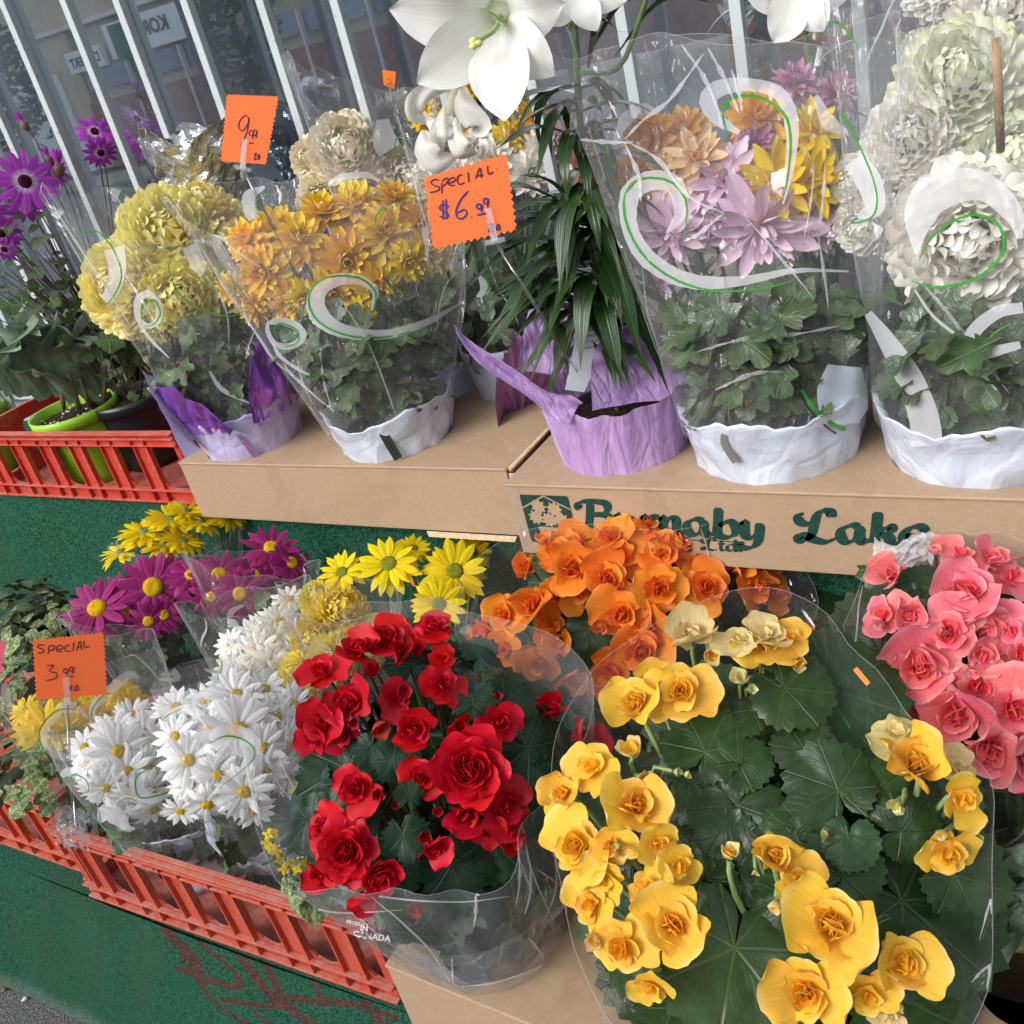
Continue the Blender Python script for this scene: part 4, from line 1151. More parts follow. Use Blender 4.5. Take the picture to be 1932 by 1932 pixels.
GL = {   # strokes in a unit em: baseline 0, x-height .55, ascender 1; italic slant comes from the mapping
 'B': ([[(.30, .93), (.26, .5), (.18, .02)], [(.02, .70), (-.04, .84), (.10, .97), (.40, 1.0), (.72, .94), (.72, .68), (.50, .54), (.34, .53)], [(.40, .54), (.72, .50), (.80, .26), (.58, .03), (.30, .0), (.10, .03)]], .88),
 'u': ([[(.02, .48), (.12, .55), (.12, .30), (.14, .08), (.26, .02), (.40, .14), (.46, .32)], [(.47, .55), (.45, .3), (.48, .06), (.60, .05), (.68, .14)]], .66),
 'r': ([[(.02, .46), (.13, .55), (.13, .3), (.11, .0)], [(.13, .34), (.24, .52), (.38, .56), (.44, .47)]], .46),
 'n': ([[(.02, .46), (.13, .55), (.13, .3), (.11, .0)], [(.13, .32), (.28, .53), (.44, .52), (.46, .3), (.45, .08), (.56, .03), (.66, .12)]], .66),
 'a': ([[(.46, .50), (.28, .56), (.08, .42), (.06, .18), (.18, .02), (.34, .08), (.45, .28), (.48, .50)], [(.48, .55), (.45, .28), (.50, .05), (.60, .04), (.68, .12)]], .66),
 'b': ([[(.16, 1.0), (.14, .6), (.11, .2), (.16, .04), (.34, .0), (.50, .12), (.54, .34), (.44, .52), (.28, .50), (.15, .36)]], .62),
 'y': ([[(.02, .48), (.12, .55), (.12, .30), (.14, .10), (.26, .04), (.40, .16), (.46, .32)], [(.47, .55), (.45, .2), (.40, -.12), (.26, -.30), (.06, -.32), (-.02, -.20), (.08, -.12)]], .62),
 'L': ([[(.70, .80), (.68, .97), (.50, 1.0), (.38, .82), (.32, .5), (.26, .2), (.10, .02), (-.02, .08), (.02, .20), (.16, .18), (.36, .05), (.60, .0), (.80, .12)], [(.37, .74), (.20, .58), (.02, .64), (-.02, .82), (.10, .93)]], .86),
 'k': ([[(.16, 1.0), (.14, .5), (.11, .0)], [(.13, .26), (.28, .46), (.42, .54), (.46, .44), (.34, .32), (.22, .28)], [(.26, .30), (.40, .22), (.46, .06), (.58, .02), (.68, .10)]], .66),
 'e': ([[(.08, .26), (.28, .30), (.44, .42), (.36, .56), (.18, .52), (.06, .32), (.08, .10), (.24, .0), (.44, .04), (.58, .16)]], .56),
 'G': ([[(.62, .80), (.56, .98), (.34, 1.0), (.10, .76), (.06, .36), (.20, .04), (.46, .02), (.62, .22), (.62, .44)], [(.40, .46), (.76, .46)]], .8),
 'h': ([[(.16, 1.0), (.14, .5), (.11, .0)], [(.13, .32), (.28, .53), (.44, .52), (.46, .3), (.45, .08), (.56, .03), (.66, .12)]], .66),
 'o': ([[(.28, .56), (.08, .42), (.06, .16), (.22, .0), (.42, .08), (.50, .32), (.42, .52), (.28, .56)]], .56),
 's': ([[(.40, .48), (.28, .56), (.14, .46), (.24, .32), (.36, .18), (.28, .02), (.10, .02), (.04, .12)]], .46),
 't': ([[(.18, .86), (.14, .4), (.16, .06), (.28, .02), (.40, .12)], [(.0, .56), (.36, .58)]], .42),
 'd': ([[(.46, .50), (.28, .56), (.08, .42), (.06, .18), (.18, .02), (.34, .08), (.45, .28)], [(.52, 1.0), (.46, .5), (.46, .1), (.56, .03), (.66, .12)]], .66),
 '.': ([[(.04, .05), (.10, .05), (.10, .02)]], .3), ' ': ([], .40)}
def word(txt, sp=1.):
    out = []; x = 0
    for ch in txt:
        st, adv = GL[ch]
        out += [[(p[0] + x, p[1]) for p in s] for s in st]; x += adv * sp
    return out, x
fy = 1.041 - .0006                       # just proud of the front panel
def onfront(u, v): return at_y(u, v, fy)
def word_on(txt, uvL, uvR, h, slant, parent, mat, w0, w1, sp=1., name='lettering'):
    a, b = onfront(*uvL), onfront(*uvR); st, wd = word(txt, sp); s = (b.x - a.x) / wd
    f = lambda x, y, e: V3((a.x + x * s + y * h * slant, fy - e, lerp(a.z, b.z, x / wd) + y * h))
    hs = h / s
    # keep nib width isotropic: work in metres
    stm = [[(p[0] * s, p[1] * h) for p in q] for q in st]
    f2 = lambda x, y, e: V3((a.x + x + y * slant, fy - e, lerp(a.z, b.z, x / (wd * s)) + y))
    return nib(stm, f2, w0, w1, .45, name, mat, parent)
word_on('Burnaby', (1098, 996), (1447, 1018), .0440, .10, boxB, M_INK, .0040, .0104)
word_on('Lake', (1508, 1021), (1752, 1028), .0440, .10, boxB, M_INK, .0040, .0104, 1.0)
word_on('Greenhouses', (1128, 1035), (1305, 1042), .0185, .1, boxB, M_INK, .0015, .0040, .95)
word_on('Ltd.', (1325, 1037), (1405, 1041), .0185, .1, boxB, M_INK, .0015, .0038, 1.)
a, b = onfront(1122, 1010), onfront(1405, 1022)
mb = MB(); mb.add([a, b, b + V3((0, 0, -.0016)), a + V3((0, 0, -.0016))], [(0, 1, 2, 3)]); mb.obj('rule', M_INK, boxB, False)
# emblem: a dark shield with five daisies in a pot
P0, P1 = onfront(983, 933), onfront(1066, 1020)
ew = onfront(1074, 933).x - P0.x; eh = P0.z - onfront(1000, 1022).z
q = lambda x, y, e=0.: V3((P0.x - .003 + x * ew, fy - e, P0.z - eh + y * eh))
mb = MB(); mb.add([q(.03, 0), q(.97, 0), q(1, .03), q(1, .97), q(.97, 1), q(.03, 1), q(0, .97), q(0, .03)], [tuple(range(8))])
mb.obj('emblem', M_INK, boxB, False)
mb = MB(); e = .0002; FL = .0
for cx_, cy_ in ((.34, .76), (.66, .72), (.24, .54), (.50, .50), (.76, .50)):
    for k in range(9):
        a = 2 * PI * k / 9; c, s = math.cos(a), math.sin(a); r = .17; wv = .04
        e += .000004
        mb.add([q(cx_, cy_, e), q(cx_ + c * r * .6 - s * wv, cy_ + (s * r * .6 + c * wv) * ew / eh, e), q(cx_ + c * r, cy_ + s * r * ew / eh, e), q(cx_ + c * r * .6 + s * wv, cy_ + (s * r * .6 - c * wv) * ew / eh, e)], [(0, 1, 2, 3)])
mb.add([q(.24, .34, e), q(.76, .34, e), q(.76, .26, e), q(.24, .26, e)], [(0, 1, 2, 3)])
mb.add([q(.30, .24, e), q(.70, .24, e), q(.66, .05, e), q(.34, .05, e)], [(0, 1, 2, 3)])
for a_, b_ in (((.0, .74), (.5, 1.0)), ((.5, 1.0), (1.0, .74))):
    mb.add([q(a_[0], a_[1], e), q(b_[0], b_[1], e), q(b_[0], b_[1] - .03, e), q(a_[0], a_[1] - .03, e)], [(0, 1, 2, 3)])
mb.obj('emblem_daisies', M_CARD, boxB, False)

# ------------------------------------------------------------------ slatted plastic crates
def crate(label, x0, x1, y0, y1, z0, mat, rz=0, h=.155, pitch=.1, first=.03):
    t = thing('plastic_crate', label, 'crate', (x0, y0, z0), 'slatted red plastic crates', rz)
    Mx = W[t.name_full]; L, D = x1 - x0, y1 - y0
    def prt(name, boxes, Mloc, bev=.001, parent=None):
        mb = MB()
        for a, b in boxes: mb.box(a, b, None, bev)
        me = mb.mesh(name, mat, False); me.polygons.foreach_set('use_smooth', [False] * len(me.polygons))
        return link(name, me, parent or t, Mx @ Mloc)
    sm = {}
    def slat_me(w):
        if w in sm: return sm[w]
        z1, z2 = .029, h - .031; mb = MB(); th = .004
        prof = [(-.022, z1), (-.010, z1 + .004), (-.003, z1 + .013), (0, z1 + .026), (0, z2 - .012), (-.004, z2 - .004), (-.010, z2)]
        V = [(x, 0, z) for x, z in prof] + [(w - x, 0, z) for x, z in reversed(prof)]
        k = len(V); VV = V + [(x, th, z) for x, y, z in V]
        mb.add(VV, [tuple(range(k)), tuple(range(2 * k - 1, k - 1, -1))] + [(i, i + k, (i + 1) % k + k, (i + 1) % k) for i in range(k)])
        for x in (.0005, w - .0035): mb.box((x, -.0065, z1 - .002), (x + .003, -.0002, z2 + .003))
        sm[w] = mb.mesh('slat', mat, False); return sm[w]
    def side(Ml, ln, fst):
        prt('rim', [((0, -.004, h - .031), (ln, .004, h)), ((-.003, -.0125, h - .005), (ln + .003, -.0042, h - .001)), ((-.002, -.010, h - .016), (ln + .002, -.0042, h - .0125)), ((-.001, -.0085, h - .030), (ln + .001, -.0042, h - .0265))], Ml)
        prt('bottom_rail', [((0, 0, 0), (ln, .004, .029)), ((0, -.0095, .0255), (ln, -.0002, .0290)), ((0, -.0095, 0), (ln, -.0002, .004))], Ml)
        x = fst; w = .042
        while x + w < ln - .005:
            link('slat', slat_me(w), t, Mx @ Ml @ Matrix.Translation((x, 0, 0)))
            for xx in (x, x + w - .003):
                prt('rib', [((xx, -.0088, .0045), (xx + .003, -.0003, .0250))], Ml, 0)
                prt('rib', [((xx, -.0095, h - .0260), (xx + .003, -.0045, h - .0165))], Ml, 0)
            x += pitch
        for xx in (0, ln - .014): prt('corner_post', [((xx, 0.0002, .0292), (xx + .014, .0045, h - .0312))], Ml, 0)
    side(Matrix.Identity(4), L, first)
    side(Matrix.Translation((L, 0, 0)) @ Matrix.Rotation(PI / 2, 4, 'Z'), D, first)
    side(Matrix.Translation((0, D, 0)) @ Matrix.Rotation(-PI / 2, 4, 'Z'), D, first)
    side(Matrix.Translation((L, D, 0)) @ Matrix.Rotation(PI, 4, 'Z'), L, first)
    prt('floor', [((.006, .006, .0005), (L - .006, D - .006, .004))], Matrix.Identity(4), 0)
    return t
crate('bright red slatted crate on the upper step holding lime green pots', -2.16, -1.50, 1.135, 1.49, SHELF, M_CRATE_A, pitch=.1, first=.035)
crate('faded red slatted crate on the lower step holding white daisies', -1.372, -.755, .542, .80, LOW, M_CRATE_B, rz=.012, pitch=.1, first=.035)
crate('orange red slatted crate at the left edge holding leafy ground cover', -2.03, -1.425, .575, .82, LOW, M_CRATE_C, pitch=.1, first=.03)

# ================================================================== UPPER ROW
GRP_MUM = 'sleeved chrysanthemums standing in the cardboard trays'
def hr(a, b):  # radius profile
    return lambda h: lerp(a, b, h)

# ---- lemon incurved chrysanthemum in purple foil
p = Plant('chrysanthemum', 'lemon yellow incurved chrysanthemum in purple foil and a lilac pot wrap', 'potted flower', U1 - V3((0, 0, .07)), GRP_MUM, pz=U1, tiltf=.3)
p.fl('pom', [(322, 450, 98, -.2, -.4), (415, 455, 86, .1, -.5, -.02), (245, 545, 88, -.5, -.1, .0), (345, 560, 84, -.1, .1, .02), (420, 560, 70, .1, .1, .0), (310, 610, 48, -.2, .3, .0), (205, 500, 44, -.8, -.2, .0), (380, 400, 60, 0, -.8, -.03)],
     [CALYX, POMY], stem=M_STEM, per=55, name='flower', Rk=1.05)
p.leaves(MUML + MUMLD, 130, .145, .28, hr(.10, .15), (.038, .062), seed=1, axis=V3((-.02, 0, 0)))
wrap(p.root, U1 + V3((0, 0, -.006)), .090, .085, M_LILACWRAP, 3, 1.16)
pot(p.root, p.base, .078, .10, M_BLACKPOT, 'inner_pot')
soil(p.root, p.base, .07, .095, M_SOIL)
p.leafpx(MUMLD + MUML, [(405, 690, 54, -100, .0, .0, .08), (340, 660, 44, 170, -.3, .0, .07), (430, 640, 46, -60, .2, 0, .07)])
s = Sleeve(p.root, U1 + V3((0, 0, .045)), .102, (85, 378), (560, 345), M_FILM, dtop=.45, front=-.16, corner=.05, seed=2, db=0.)
s.comma([(170, 395), (205, 440), (222, 505), (205, 560), (170, 585)], (34, 46, 34, 24, 5), [(163, 440), (185, 437), (215, 470), (230, 520), (210, 565), (175, 597)])
s.comma([(118, 395), (100, 420), (120, 465), (150, 495)], (10, 24, 22, 5))
s.comma([(330, 425), (352, 455), (375, 500), (380, 520)], (8, 30, 30, 4), [(318, 415), (345, 425), (368, 460), (376, 495)])
s.comma([(395, 435), (420, 480), (455, 540), (465, 570), (430, 590)], (16, 22, 18, 12, 5), [(415, 490), (440, 530), (468, 572), (440, 596), (400, 590), (360, 575), (330, 540), (318, 500), (335, 475)])
s.comma([(285, 550), (262, 565), (262, 600), (282, 615), (300, 600), (298, 570), (280, 552)], (13, 15, 11, 10, 13, 12, 12), [(268, 610), (270, 580), (290, 565), (303, 590), (292, 610), (272, 616)])
s.comma([(262, 610), (285, 640), (320, 675)], (5, 7, 2))
for F_ in ([(180, 295), (200, 350), (225, 380), (245, 430)], [(265, 350), (300, 420), (330, 520)], [(95, 380), (160, 480), (250, 620)]):
    s.swirl(F_, (1, 5, 4, 1), M_GLINT, name='glint_fold', lift=.002, m=1)  # whitish fold strips painting glints on the film
s.comma([(215, 380), (225, 345), (262, 345), (270, 385)], (8, 28, 26, 5), [(222, 392), (230, 362), (255, 362)], back=True)
s.comma([(500, 352), (470, 372), (480, 410), (520, 420)], (5, 26, 24, 4), [(512, 362), (484, 378), (490, 405)], (1, 3, 1))
s.comma([(395, 700), (420, 735), (470, 760)], (4, 9, 3)); s.swirl([(575, 742), (590, 762), (612, 768)], (5, 6, 4), M_GREENPRINT, m=1)
# purple foil collar: a torn sheet between film and leaves
def collar(parent, base, r0, r1, z0, z1, a0, a1, mat, name, seed=1, n=40, m=8, jag=.03, wr=.006, ctr=None, sharp=1.):
    """upright torn sheet around a pot; angles are measured from the direction of the camera, + to the right"""
    hd = tocam(base); ah = math.atan2(hd.y, hd.x); V = []; F = []; o = V3((seed * 5.1, 0, 0))
    for i in range(m + 1):
        for j in range(n + 1):
            a = ah + lerp(a0, a1, j / n)
            e = math.sin(PI * j / n) ** (.5 * sharp)
            zt = z0 + (z1 - z0) * e * (1 + jag * 5 * noise.noise(V3((j * .22, 0, 0)) + o)) * i / m
            r = lerp(r0, r1, i / m) + wr * noise.noise(V3((j * .35, i * .5, 0)) + o) * 2 + wr * .25 * math.sin(j * .9 + i * .3)
            V.append(base + V3((math.cos(a) * r, math.sin(a) * r, zt)))
    for i in range(m):
        for j in range(n): b = i * (n + 1) + j; F.append((b, b + 1, b + n + 2, b + n + 1))
    mb = MB(); mb.add(V, F); return mb.obj(name, mat, parent)
collar(p.root, U1, .103, .125, .060, .22, .05, 2.0, M_PURPLEFOIL, 'foil_collar', 4, wr=.008)
collar(p.root, U1, .103, .13, .060, .165, -1.9, -.3, M_PURPLEFOIL, 'foil_collar', 7, wr=.006)
collar(p.root, U1, .105, .138, .03, .17, -2.3, -1.1, M_LILACWRAP, 'wrap_flap', 9, wr=.003)

# ---- gold chrysanthemum
p = Plant('chrysanthemum', 'golden orange double chrysanthemum in a white wrapped pot beside the lemon one', 'potted flower', U2 - V3((0, 0, .07)), GRP_MUM, pz=U2, tiltf=.3)
p.fl('mum', [(500, 512, 60, -.4, 0), (565, 455, 58, -.1, -.5), (610, 405, 55, 0, -.9, -.03), (655, 490, 64, .05, .1), (672, 392, 58, 0, -.8, -.03), (728, 440, 60, .2, -.4), (745, 378, 48, .2, -.8, -.03), (793, 485, 55, .5, .1),
             (838, 500, 42, .8, .3, -.02), (548, 565, 50, -.2, .5), (708, 535, 55, .1, .5), (478, 575, 42, -.7, .5, -.02), (628, 545, 52, 0, .5), (790, 425, 50, .4, -.3, -.02), (470, 455, 48, -.5, -.3, -.02),
             (440, 545, 36, -.7, .3, -.02), (520, 430, 48, -.2, -.7, -.03)], [CALYX, GOLD], stem=M_STEM, per=24, centre=c_calyx)
p.fl('mum', [(680, 592, 38, .1, 1.3, .02), (770, 490, 44, .4, .9, .02), (575, 560, 42, -.2, .9, .03)], [CALYX, YEL], stem=M_STEM, per=12, centre=c_calyx, seed=3)
p.leaves(MUML + MUMLD, 190, .135, .285, hr(.10, .155), (.042, .068), seed=2, axis=V3((-.02, 0, 0)))
wrap(p.root, U2 + V3((0, 0, -.006)), .094, .078, M_WHITEWRAP, 5, 1.18)
pot(p.root, p.base, .078, .10, M_BLACKPOT, 'inner_pot')
soil(p.root, p.base, .07, .095, M_SOIL)
p.leafpx(MUMLD + MUML, [(718, 735, 58, -100, .0, .0, .09), (640, 690, 48, -150, -.3, .0, .08), (760, 640, 52, -60, .1, -.1, .08), (820, 600, 52, -80, .3, -.2, .08), (700, 640, 46, -120, 0, 0, .08), (600, 610, 48, 160, -.3, 0, .07)])
s = Sleeve(p.root, U2 + V3((0, 0, .045)), .108, (318, 400), (880, 395), M_FILM, dtop=.42, front=-.07, corner=.03, seed=5, db=.0)
s.comma([(700, 452), (680, 425), (700, 388), (745, 370), (790, 390), (802, 440), (808, 500)], (5, 34, 40, 32, 22, 12, 2), [(725, 452), (708, 420), (720, 395), (755, 382), (785, 410), (800, 450), (805, 500)])
s.comma([(700, 585), (708, 550), (680, 528), (635, 528), (600, 550), (600, 590), (640, 622), (720, 632), (800, 610), (870, 570)], (4, 14, 18, 24, 32, 38, 26, 18, 14, 3),
        [(704, 590), (708, 550), (672, 522), (610, 525), (582, 560), (600, 605), (660, 634), (740, 634), (810, 612)], (1.5, 4, 4, 3, 4, 4, 4, 3, 1))
s.comma([(510, 608), (530, 605), (560, 615), (572, 635), (550, 652), (520, 648), (505, 622), (508, 605)], (9, 14, 16, 15, 13, 10, 8, 5), [(525, 640), (518, 620), (530, 610), (560, 622), (562, 645), (535, 655)])
s.comma([(515, 645), (530, 672), (570, 700), (600, 712)], (4, 7, 5, 1.5))
for F_ in ([(360, 372), (440, 352), (535, 340)], [(470, 360), (520, 420), (560, 480)], [(320, 410), (400, 520), (480, 640), (560, 740)], [(640, 560), (700, 660), (750, 790)]):
    s.swirl(F_, (1, 2.5, 2.5, 1), M_GLINT, name='glint_fold', lift=.002, m=1)  # thin fold strips, whitened as painted glints
s.comma([(375, 372), (405, 342), (450, 345), (480, 370)], (4, 28, 24, 3), [(390, 362), (430, 352), (470, 368)], back=True)
s.comma([(585, 372), (600, 340), (650, 332), (690, 345)], (6, 34, 26, 3), [(588, 378), (605, 352), (640, 338), (680, 350)], (1, 3, 4, 1), back=True)
s.comma([(865, 690), (855, 720), (870, 745)], (14, 22, 10)); s.swirl([(850, 748), (868, 745), (888, 735)], (5, 6, 5), M_GREENPRINT, m=1)
mb = MB()   # black bar printed on the pot wrap
def strip(parent, base, pts, w, mat, name, r=.09, taper=None):
    """printed band lying on a round pot, through picture points"""
    C = crom(pts, 10); V = []; F = []; hd = tocam(base)
    for i, c in enumerate(C):
        t = C[min(i + 1, 9)] - C[max(i - 1, 0)]; t /= np.hypot(*t) + 1e-6
        for s_ in (-1, 1):
            u, v = c[0] - t[1] * w / 2 * s_, c[1] + t[0] * w / 2 * s_
            d = ray(u, v).normalized(); o = EYE - base; A = d.x ** 2 + d.y ** 2; B = o.x * d.x + o.y * d.y; Cc = o.x ** 2 + o.y ** 2 - r * r
            disc = B * B - A * Cc; k = (-B - math.sqrt(max(disc, 0))) / A; V.append(EYE + d * k)
    for i in range(9): F.append((2 * i, 2 * i + 1, 2 * i + 3, 2 * i + 2))
    q = MB(); q.add(V, F); return q.obj(name, mat, parent)
strip(p.root, U2, [(718, 808), (735, 838), (752, 866)], 17, plain('dark_olive_band', (.03, .04, .035), .3), 'printed_band', .1055)
strip(p.root, U1, [(440, 808), (462, 835), (482, 862)], 9, M_LILACFOIL, 'printed_band', .099)

p = None
# ---- cream chrysanthemum behind
B3 = V3((-1.06, 1.395, .951))
p = Plant('chrysanthemum', 'cream chrysanthemum in tall film behind the gold one, small orange sticker on its film', 'potted flower', B3 - V3((0, 0, .07)), GRP_MUM, pz=B3, tiltf=.25)
p.fl('pom', [(655, 290, 72, -.1, -.3), (700, 365, 50, .2, .2, .01), (752, 330, 48, .5, -.1, -.02), (610, 372, 46, -.4, .2), (590, 300, 40, -.6, -.2, -.02)], [CALYX, CREAM], stem=M_STEM, per=50, Rk=1.12)
p.leaves(MUML, 30, .08, .3, hr(.08, .13), (.05, .08), seed=4)
pot(p.root, p.base, .085, .12, M_WHITEWRAP, 'pot_wrap', 0, .9, .003, seed=6)
s = Sleeve(p.root, B3 + V3((0, 0, .03)), .085, (560, 150), (815, 172), M_FILM, dtop=.6, front=-.22, corner=.10, seed=8, name='plastic_sleeve')
s.comma([(722, 225), (728, 270), (755, 310), (785, 345)], (24, 50, 34, 4), [(742, 292), (748, 262), (770, 262), (780, 275)])
s.comma([(620, 350), (640, 335), (690, 330), (715, 342)], (3, 12, 12, 3))
s.comma([(535, 262), (560, 280), (572, 320)], (5, 26, 4), [(540, 300), (556, 276), (590, 268)])

# ---- mixed daisies behind the lily
p = Plant('chrysanthemum', 'yellow, pink and white mixed chrysanthemum in a white pot behind the lily', 'potted flower', U4 - V3((0, 0, .04)), GRP_MUM, pz=U4 + V3((0, 0, .1)), tiltf=.3)
p.fl('mum', [(835, 150, 36, -.2, -.6), (892, 165, 34, .1, -.6), (800, 218, 36, -.6, -.1), (962, 190, 32, .2, -.5), (962, 258, 38, .2, 0), (880, 230, 36, 0, 0)], [CALYX, YELD], stem=M_STEM, per=14, centre=c_calyx)
p.fl('mum', [(1015, 222, 36, .3, -.3), (1090, 300, 40, .7, 0), (1075, 370, 40, .6, .5), (1085, 235, 34, .5, -.2)], [CALYX, ORMUM], stem=M_STEM, per=14, centre=c_calyx, seed=1)
p.fl('mum', [(1040, 205, 36, .3, -.6), (1052, 262, 34, .5, 0)], [CALYX, PINK], stem=M_STEM, per=14, centre=c_calyx, seed=2)
p.fl('mum', [(930, 305, 52, 0, .2), (1000, 325, 48, .3, .3), (865, 330, 44, -.3, .3), (808, 345, 44, -.6, .3), (1020, 282, 40, .3, 0), (900, 280, 40, 0, 0)], [CALYX, WHITEC], stem=M_STEM, per=10, centre=c_calyx, seed=3)
p.leaves(MUML + MUMLD, 60, .08, .26, hr(.07, .13), (.05, .085), seed=6)
pot(p.root, p.base, .072, .13, M_WHITEWRAP, 'pot', .003, .78, .001)
s = Sleeve(p.root, U4 + V3((0, 0, .03)), .078, (750, 230), (1110, 175), M_FILM2, dtop=.5, front=-.1, seed=9)
s.comma([(905, 520), (915, 545), (900, 560)], (6, 20, 4), [(912, 515), (922, 540), (912, 560)])
# pink foil collar of that pot
collar(p.root, U4 + V3((.03, -.06, -.02)), .05, .11, .02, .16, -.3, 1.2, M_LILACFOIL, 'foil_collar', 12)

# ---- foil wrapped bouquet at the back left
B = V3((-1.46, 1.43, .951))
fb = thing('foil_bouquet', 'crumpled silver foil wrapped bouquet behind the lemon chrysanthemum', 'bouquet', B)
def crumple(parent, rings, mat, name, seed, n=48, wr=.012, m=18):
    V = []; F = []; o = V3((seed * 3.1, 0, 0))
    for i in range(m + 1):
        s_ = i / m
        c = V3([interp([q[0][k] for q in rings], s_) for k in range(3)]); r = interp([q[1] for q in rings], s_); e = interp([q[2] for q in rings], s_)
        for j in range(n):
            a = 2 * PI * j / n; d = V3((math.cos(a), math.sin(a) * .8, 0))
            w = wr * (abs(noise.noise(d * 4 + V3((0, 0, s_ * 5)) + o)) * 2 + noise.noise(d * 11 + V3((0, 0, s_ * 11)) + o))
            V.append(c + d * (r + w) + V3((0, 0, e * noise.noise(d * 2 + o) + wr * noise.noise(d * 9 + o * 2))))
    for i in range(m):
        for j in range(n): F.append((i * n + j, i * n + (j + 1) % n, (i + 1) * n + (j + 1) % n, (i + 1) * n + j))
    q = MB(); q.add(V, F); return q.obj(name, mat, parent, False)
t0 = at_y(365, 225, 1.43); t1 = at_y(400, 400, 1.43)
crumple(fb, [(B, .05, 0), (t1, .06, 0), (lerp(t1, t0, .5), .085, .0), (t0, .115, .05)], M_SILVERFOIL, 'foil_wrap', 2)
t2 = at_y(425, 225, 1.47)

# ---- lily in the lilac cover
LB = U5 - V3((0, 0, .06))
lp = Plant('lily_plant', 'white trumpet lily with long dark leaves in a torn lilac cover', 'potted flower', LB, None, pz=U5, tiltf=.1)
def cover(parent, base, r, h, mat, seed=1):
    n, m = 110, 14; V = []; F = []; hd = tocam(base); ah = math.atan2(hd.y, hd.x)
    for i in range(m + 1):
        for j in range(n):
            a = 2 * PI * j / n; f = i / m
            rr = r * lerp(.86, 1.12, f ** 1.2)
            pl = noise.noise(V3((math.cos(a) * 9, math.sin(a) * 9, f * 1.2))) * .0045 + noise.noise(V3((math.cos(a) * 26, math.sin(a) * 26, f * 2.5))) * .0028
            z = h * f * (1 + .10 * noise.noise(V3((math.cos(a) * 3, math.sin(a) * 3, 7))))
            V.append(base + V3((math.cos(a) * (rr + pl), math.sin(a) * (rr + pl), z)))
    for i in range(m):
        for j in range(n): F.append((i * n + j, i * n + (j + 1) % n, (i + 1) * n + (j + 1) % n, (i + 1) * n + j))
    q = MB(); q.add(V, F); return q.obj('pot_cover', mat, parent)
cover(lp.root, LB, .094, .158, M_PURPLECOVER)
pot(lp.root, LB, .082, .125, M_BLACKPOT, 'inner_pot', .003)
soil(lp.root, LB, .078, .115, M_SOIL)
TOP = LB + V3((0, 0, .0))
def flap(parent, pxs, mat, name, thick=.001, nn=10, seed=1, wr=.004):
    """torn sheet of the cover: two edge polylines of (u, v, plane offset toward the camera)"""
    e1, e2 = pxs; hd = tocam(U5)
    f = lambda q: at_plane(q[0], q[1], U5 + hd * q[2], hd)
    A = [f(q) for q in crom(e1, 18)]; Bq = [f(q) for q in crom(e2, 18)]; V = []; F = []
    for i in range(18):
        for j in range(nn + 1):
            t = j / nn; pnt = lerp(A[i], Bq[i], t); w = wr * (noise.noise(V3((i * .3, j * .5, seed))) * 2 + .5 * noise.noise(V3((i * .9, j * 1.4, seed))))
            V.append(pnt + hd * w + hd * (-.012 * math.sin(PI * t)))
    for i in range(17):
        for j in range(nn): b = i * (nn + 1) + j; F.append((b, b + 1, b + nn + 2, b + nn + 1))
    q = MB(); q.add(V, F); return q.obj(name, mat, parent)
flap(lp.root, ([(855, 614, .10), (890, 645, .10), (960, 690, .10), (1025, 735, .097), (1075, 745, .098), (1100, 760, .098)], [(860, 628, .10), (890, 672, .10), (940, 712, .10), (1000, 752, .097), (1040, 790, .096), (1075, 800, .096)]), M_PURPLECOVER, 'torn_flap', seed=2)
flap(lp.root, ([(975, 700, .0), (985, 640, -.02), (1005, 565, -.03), (1030, 530, -.03)], [(1090, 720, .0), (1095, 660, -.02), (1085, 600, -.03), (1055, 535, -.03)]), M_PURPLECOVER, 'torn_flap', seed=5, wr=.008)
flap(lp.root, ([(1118, 775, .088), (1115, 700, .06), (1125, 655, .05), (1150, 625, .04)], [(1310, 755, .03), (1290, 690, .02), (1250, 640, .02), (1200, 622, .03)]), M_PURPLECOVER, 'torn_flap', seed=8, wr=.006)
# stems and leaves
S0 = LB + V3((0, 0, .11)); hdU5 = tocam(U5)
sp = [S0, at_plane(1135, 600, U5, hdU5), at_plane(1110, 400, U5, hdU5), at_plane(1092, 200, U5, hdU5), at_plane(1085, 60, U5, hdU5), at_plane(1060, -60, U5, hdU5)]
SP = [V3(q) for q in crom(sp, 20)]
MB().tube(SP, [.0045] * 20, 8).obj('stem', M_STEM, lp.root)
sp2 = [V3(q) for q in crom([SP[13], at_plane(1165, 130, U5 + hdU5 * .02, hdU5), at_plane(1205, 40, U5 + hdU5 * .03, hdU5), at_plane(1235, -60, U5 + hdU5 * .03, hdU5)], 10)]
MB().tube(sp2, [.0032] * 10, 7).obj('stem', M_STEM, lp.root)
r = random.Random(5)
a0 = math.atan2(hdU5.y, hdU5.x)
for i in range(60):
    f = r.uniform(.08, .66); k = int(f * 19); P_ = lerp(SP[k], SP[min(k + 1, 19)], f * 19 - k)
    a = a0 + i * 2.399 + r.uniform(-.3, .3)
    o = V3((math.cos(a), math.sin(a), 0)); up = .7 if f > .4 else .4
    L = r.uniform(.09, .14) * (1.1 - .3 * f)
    leaf_at(lp.root, LILYL[r.randrange(8)], P_, V3((0, 0, 1)) - o * .2, o + V3((0, 0, up * r.uniform(.3, 1.5))), L)
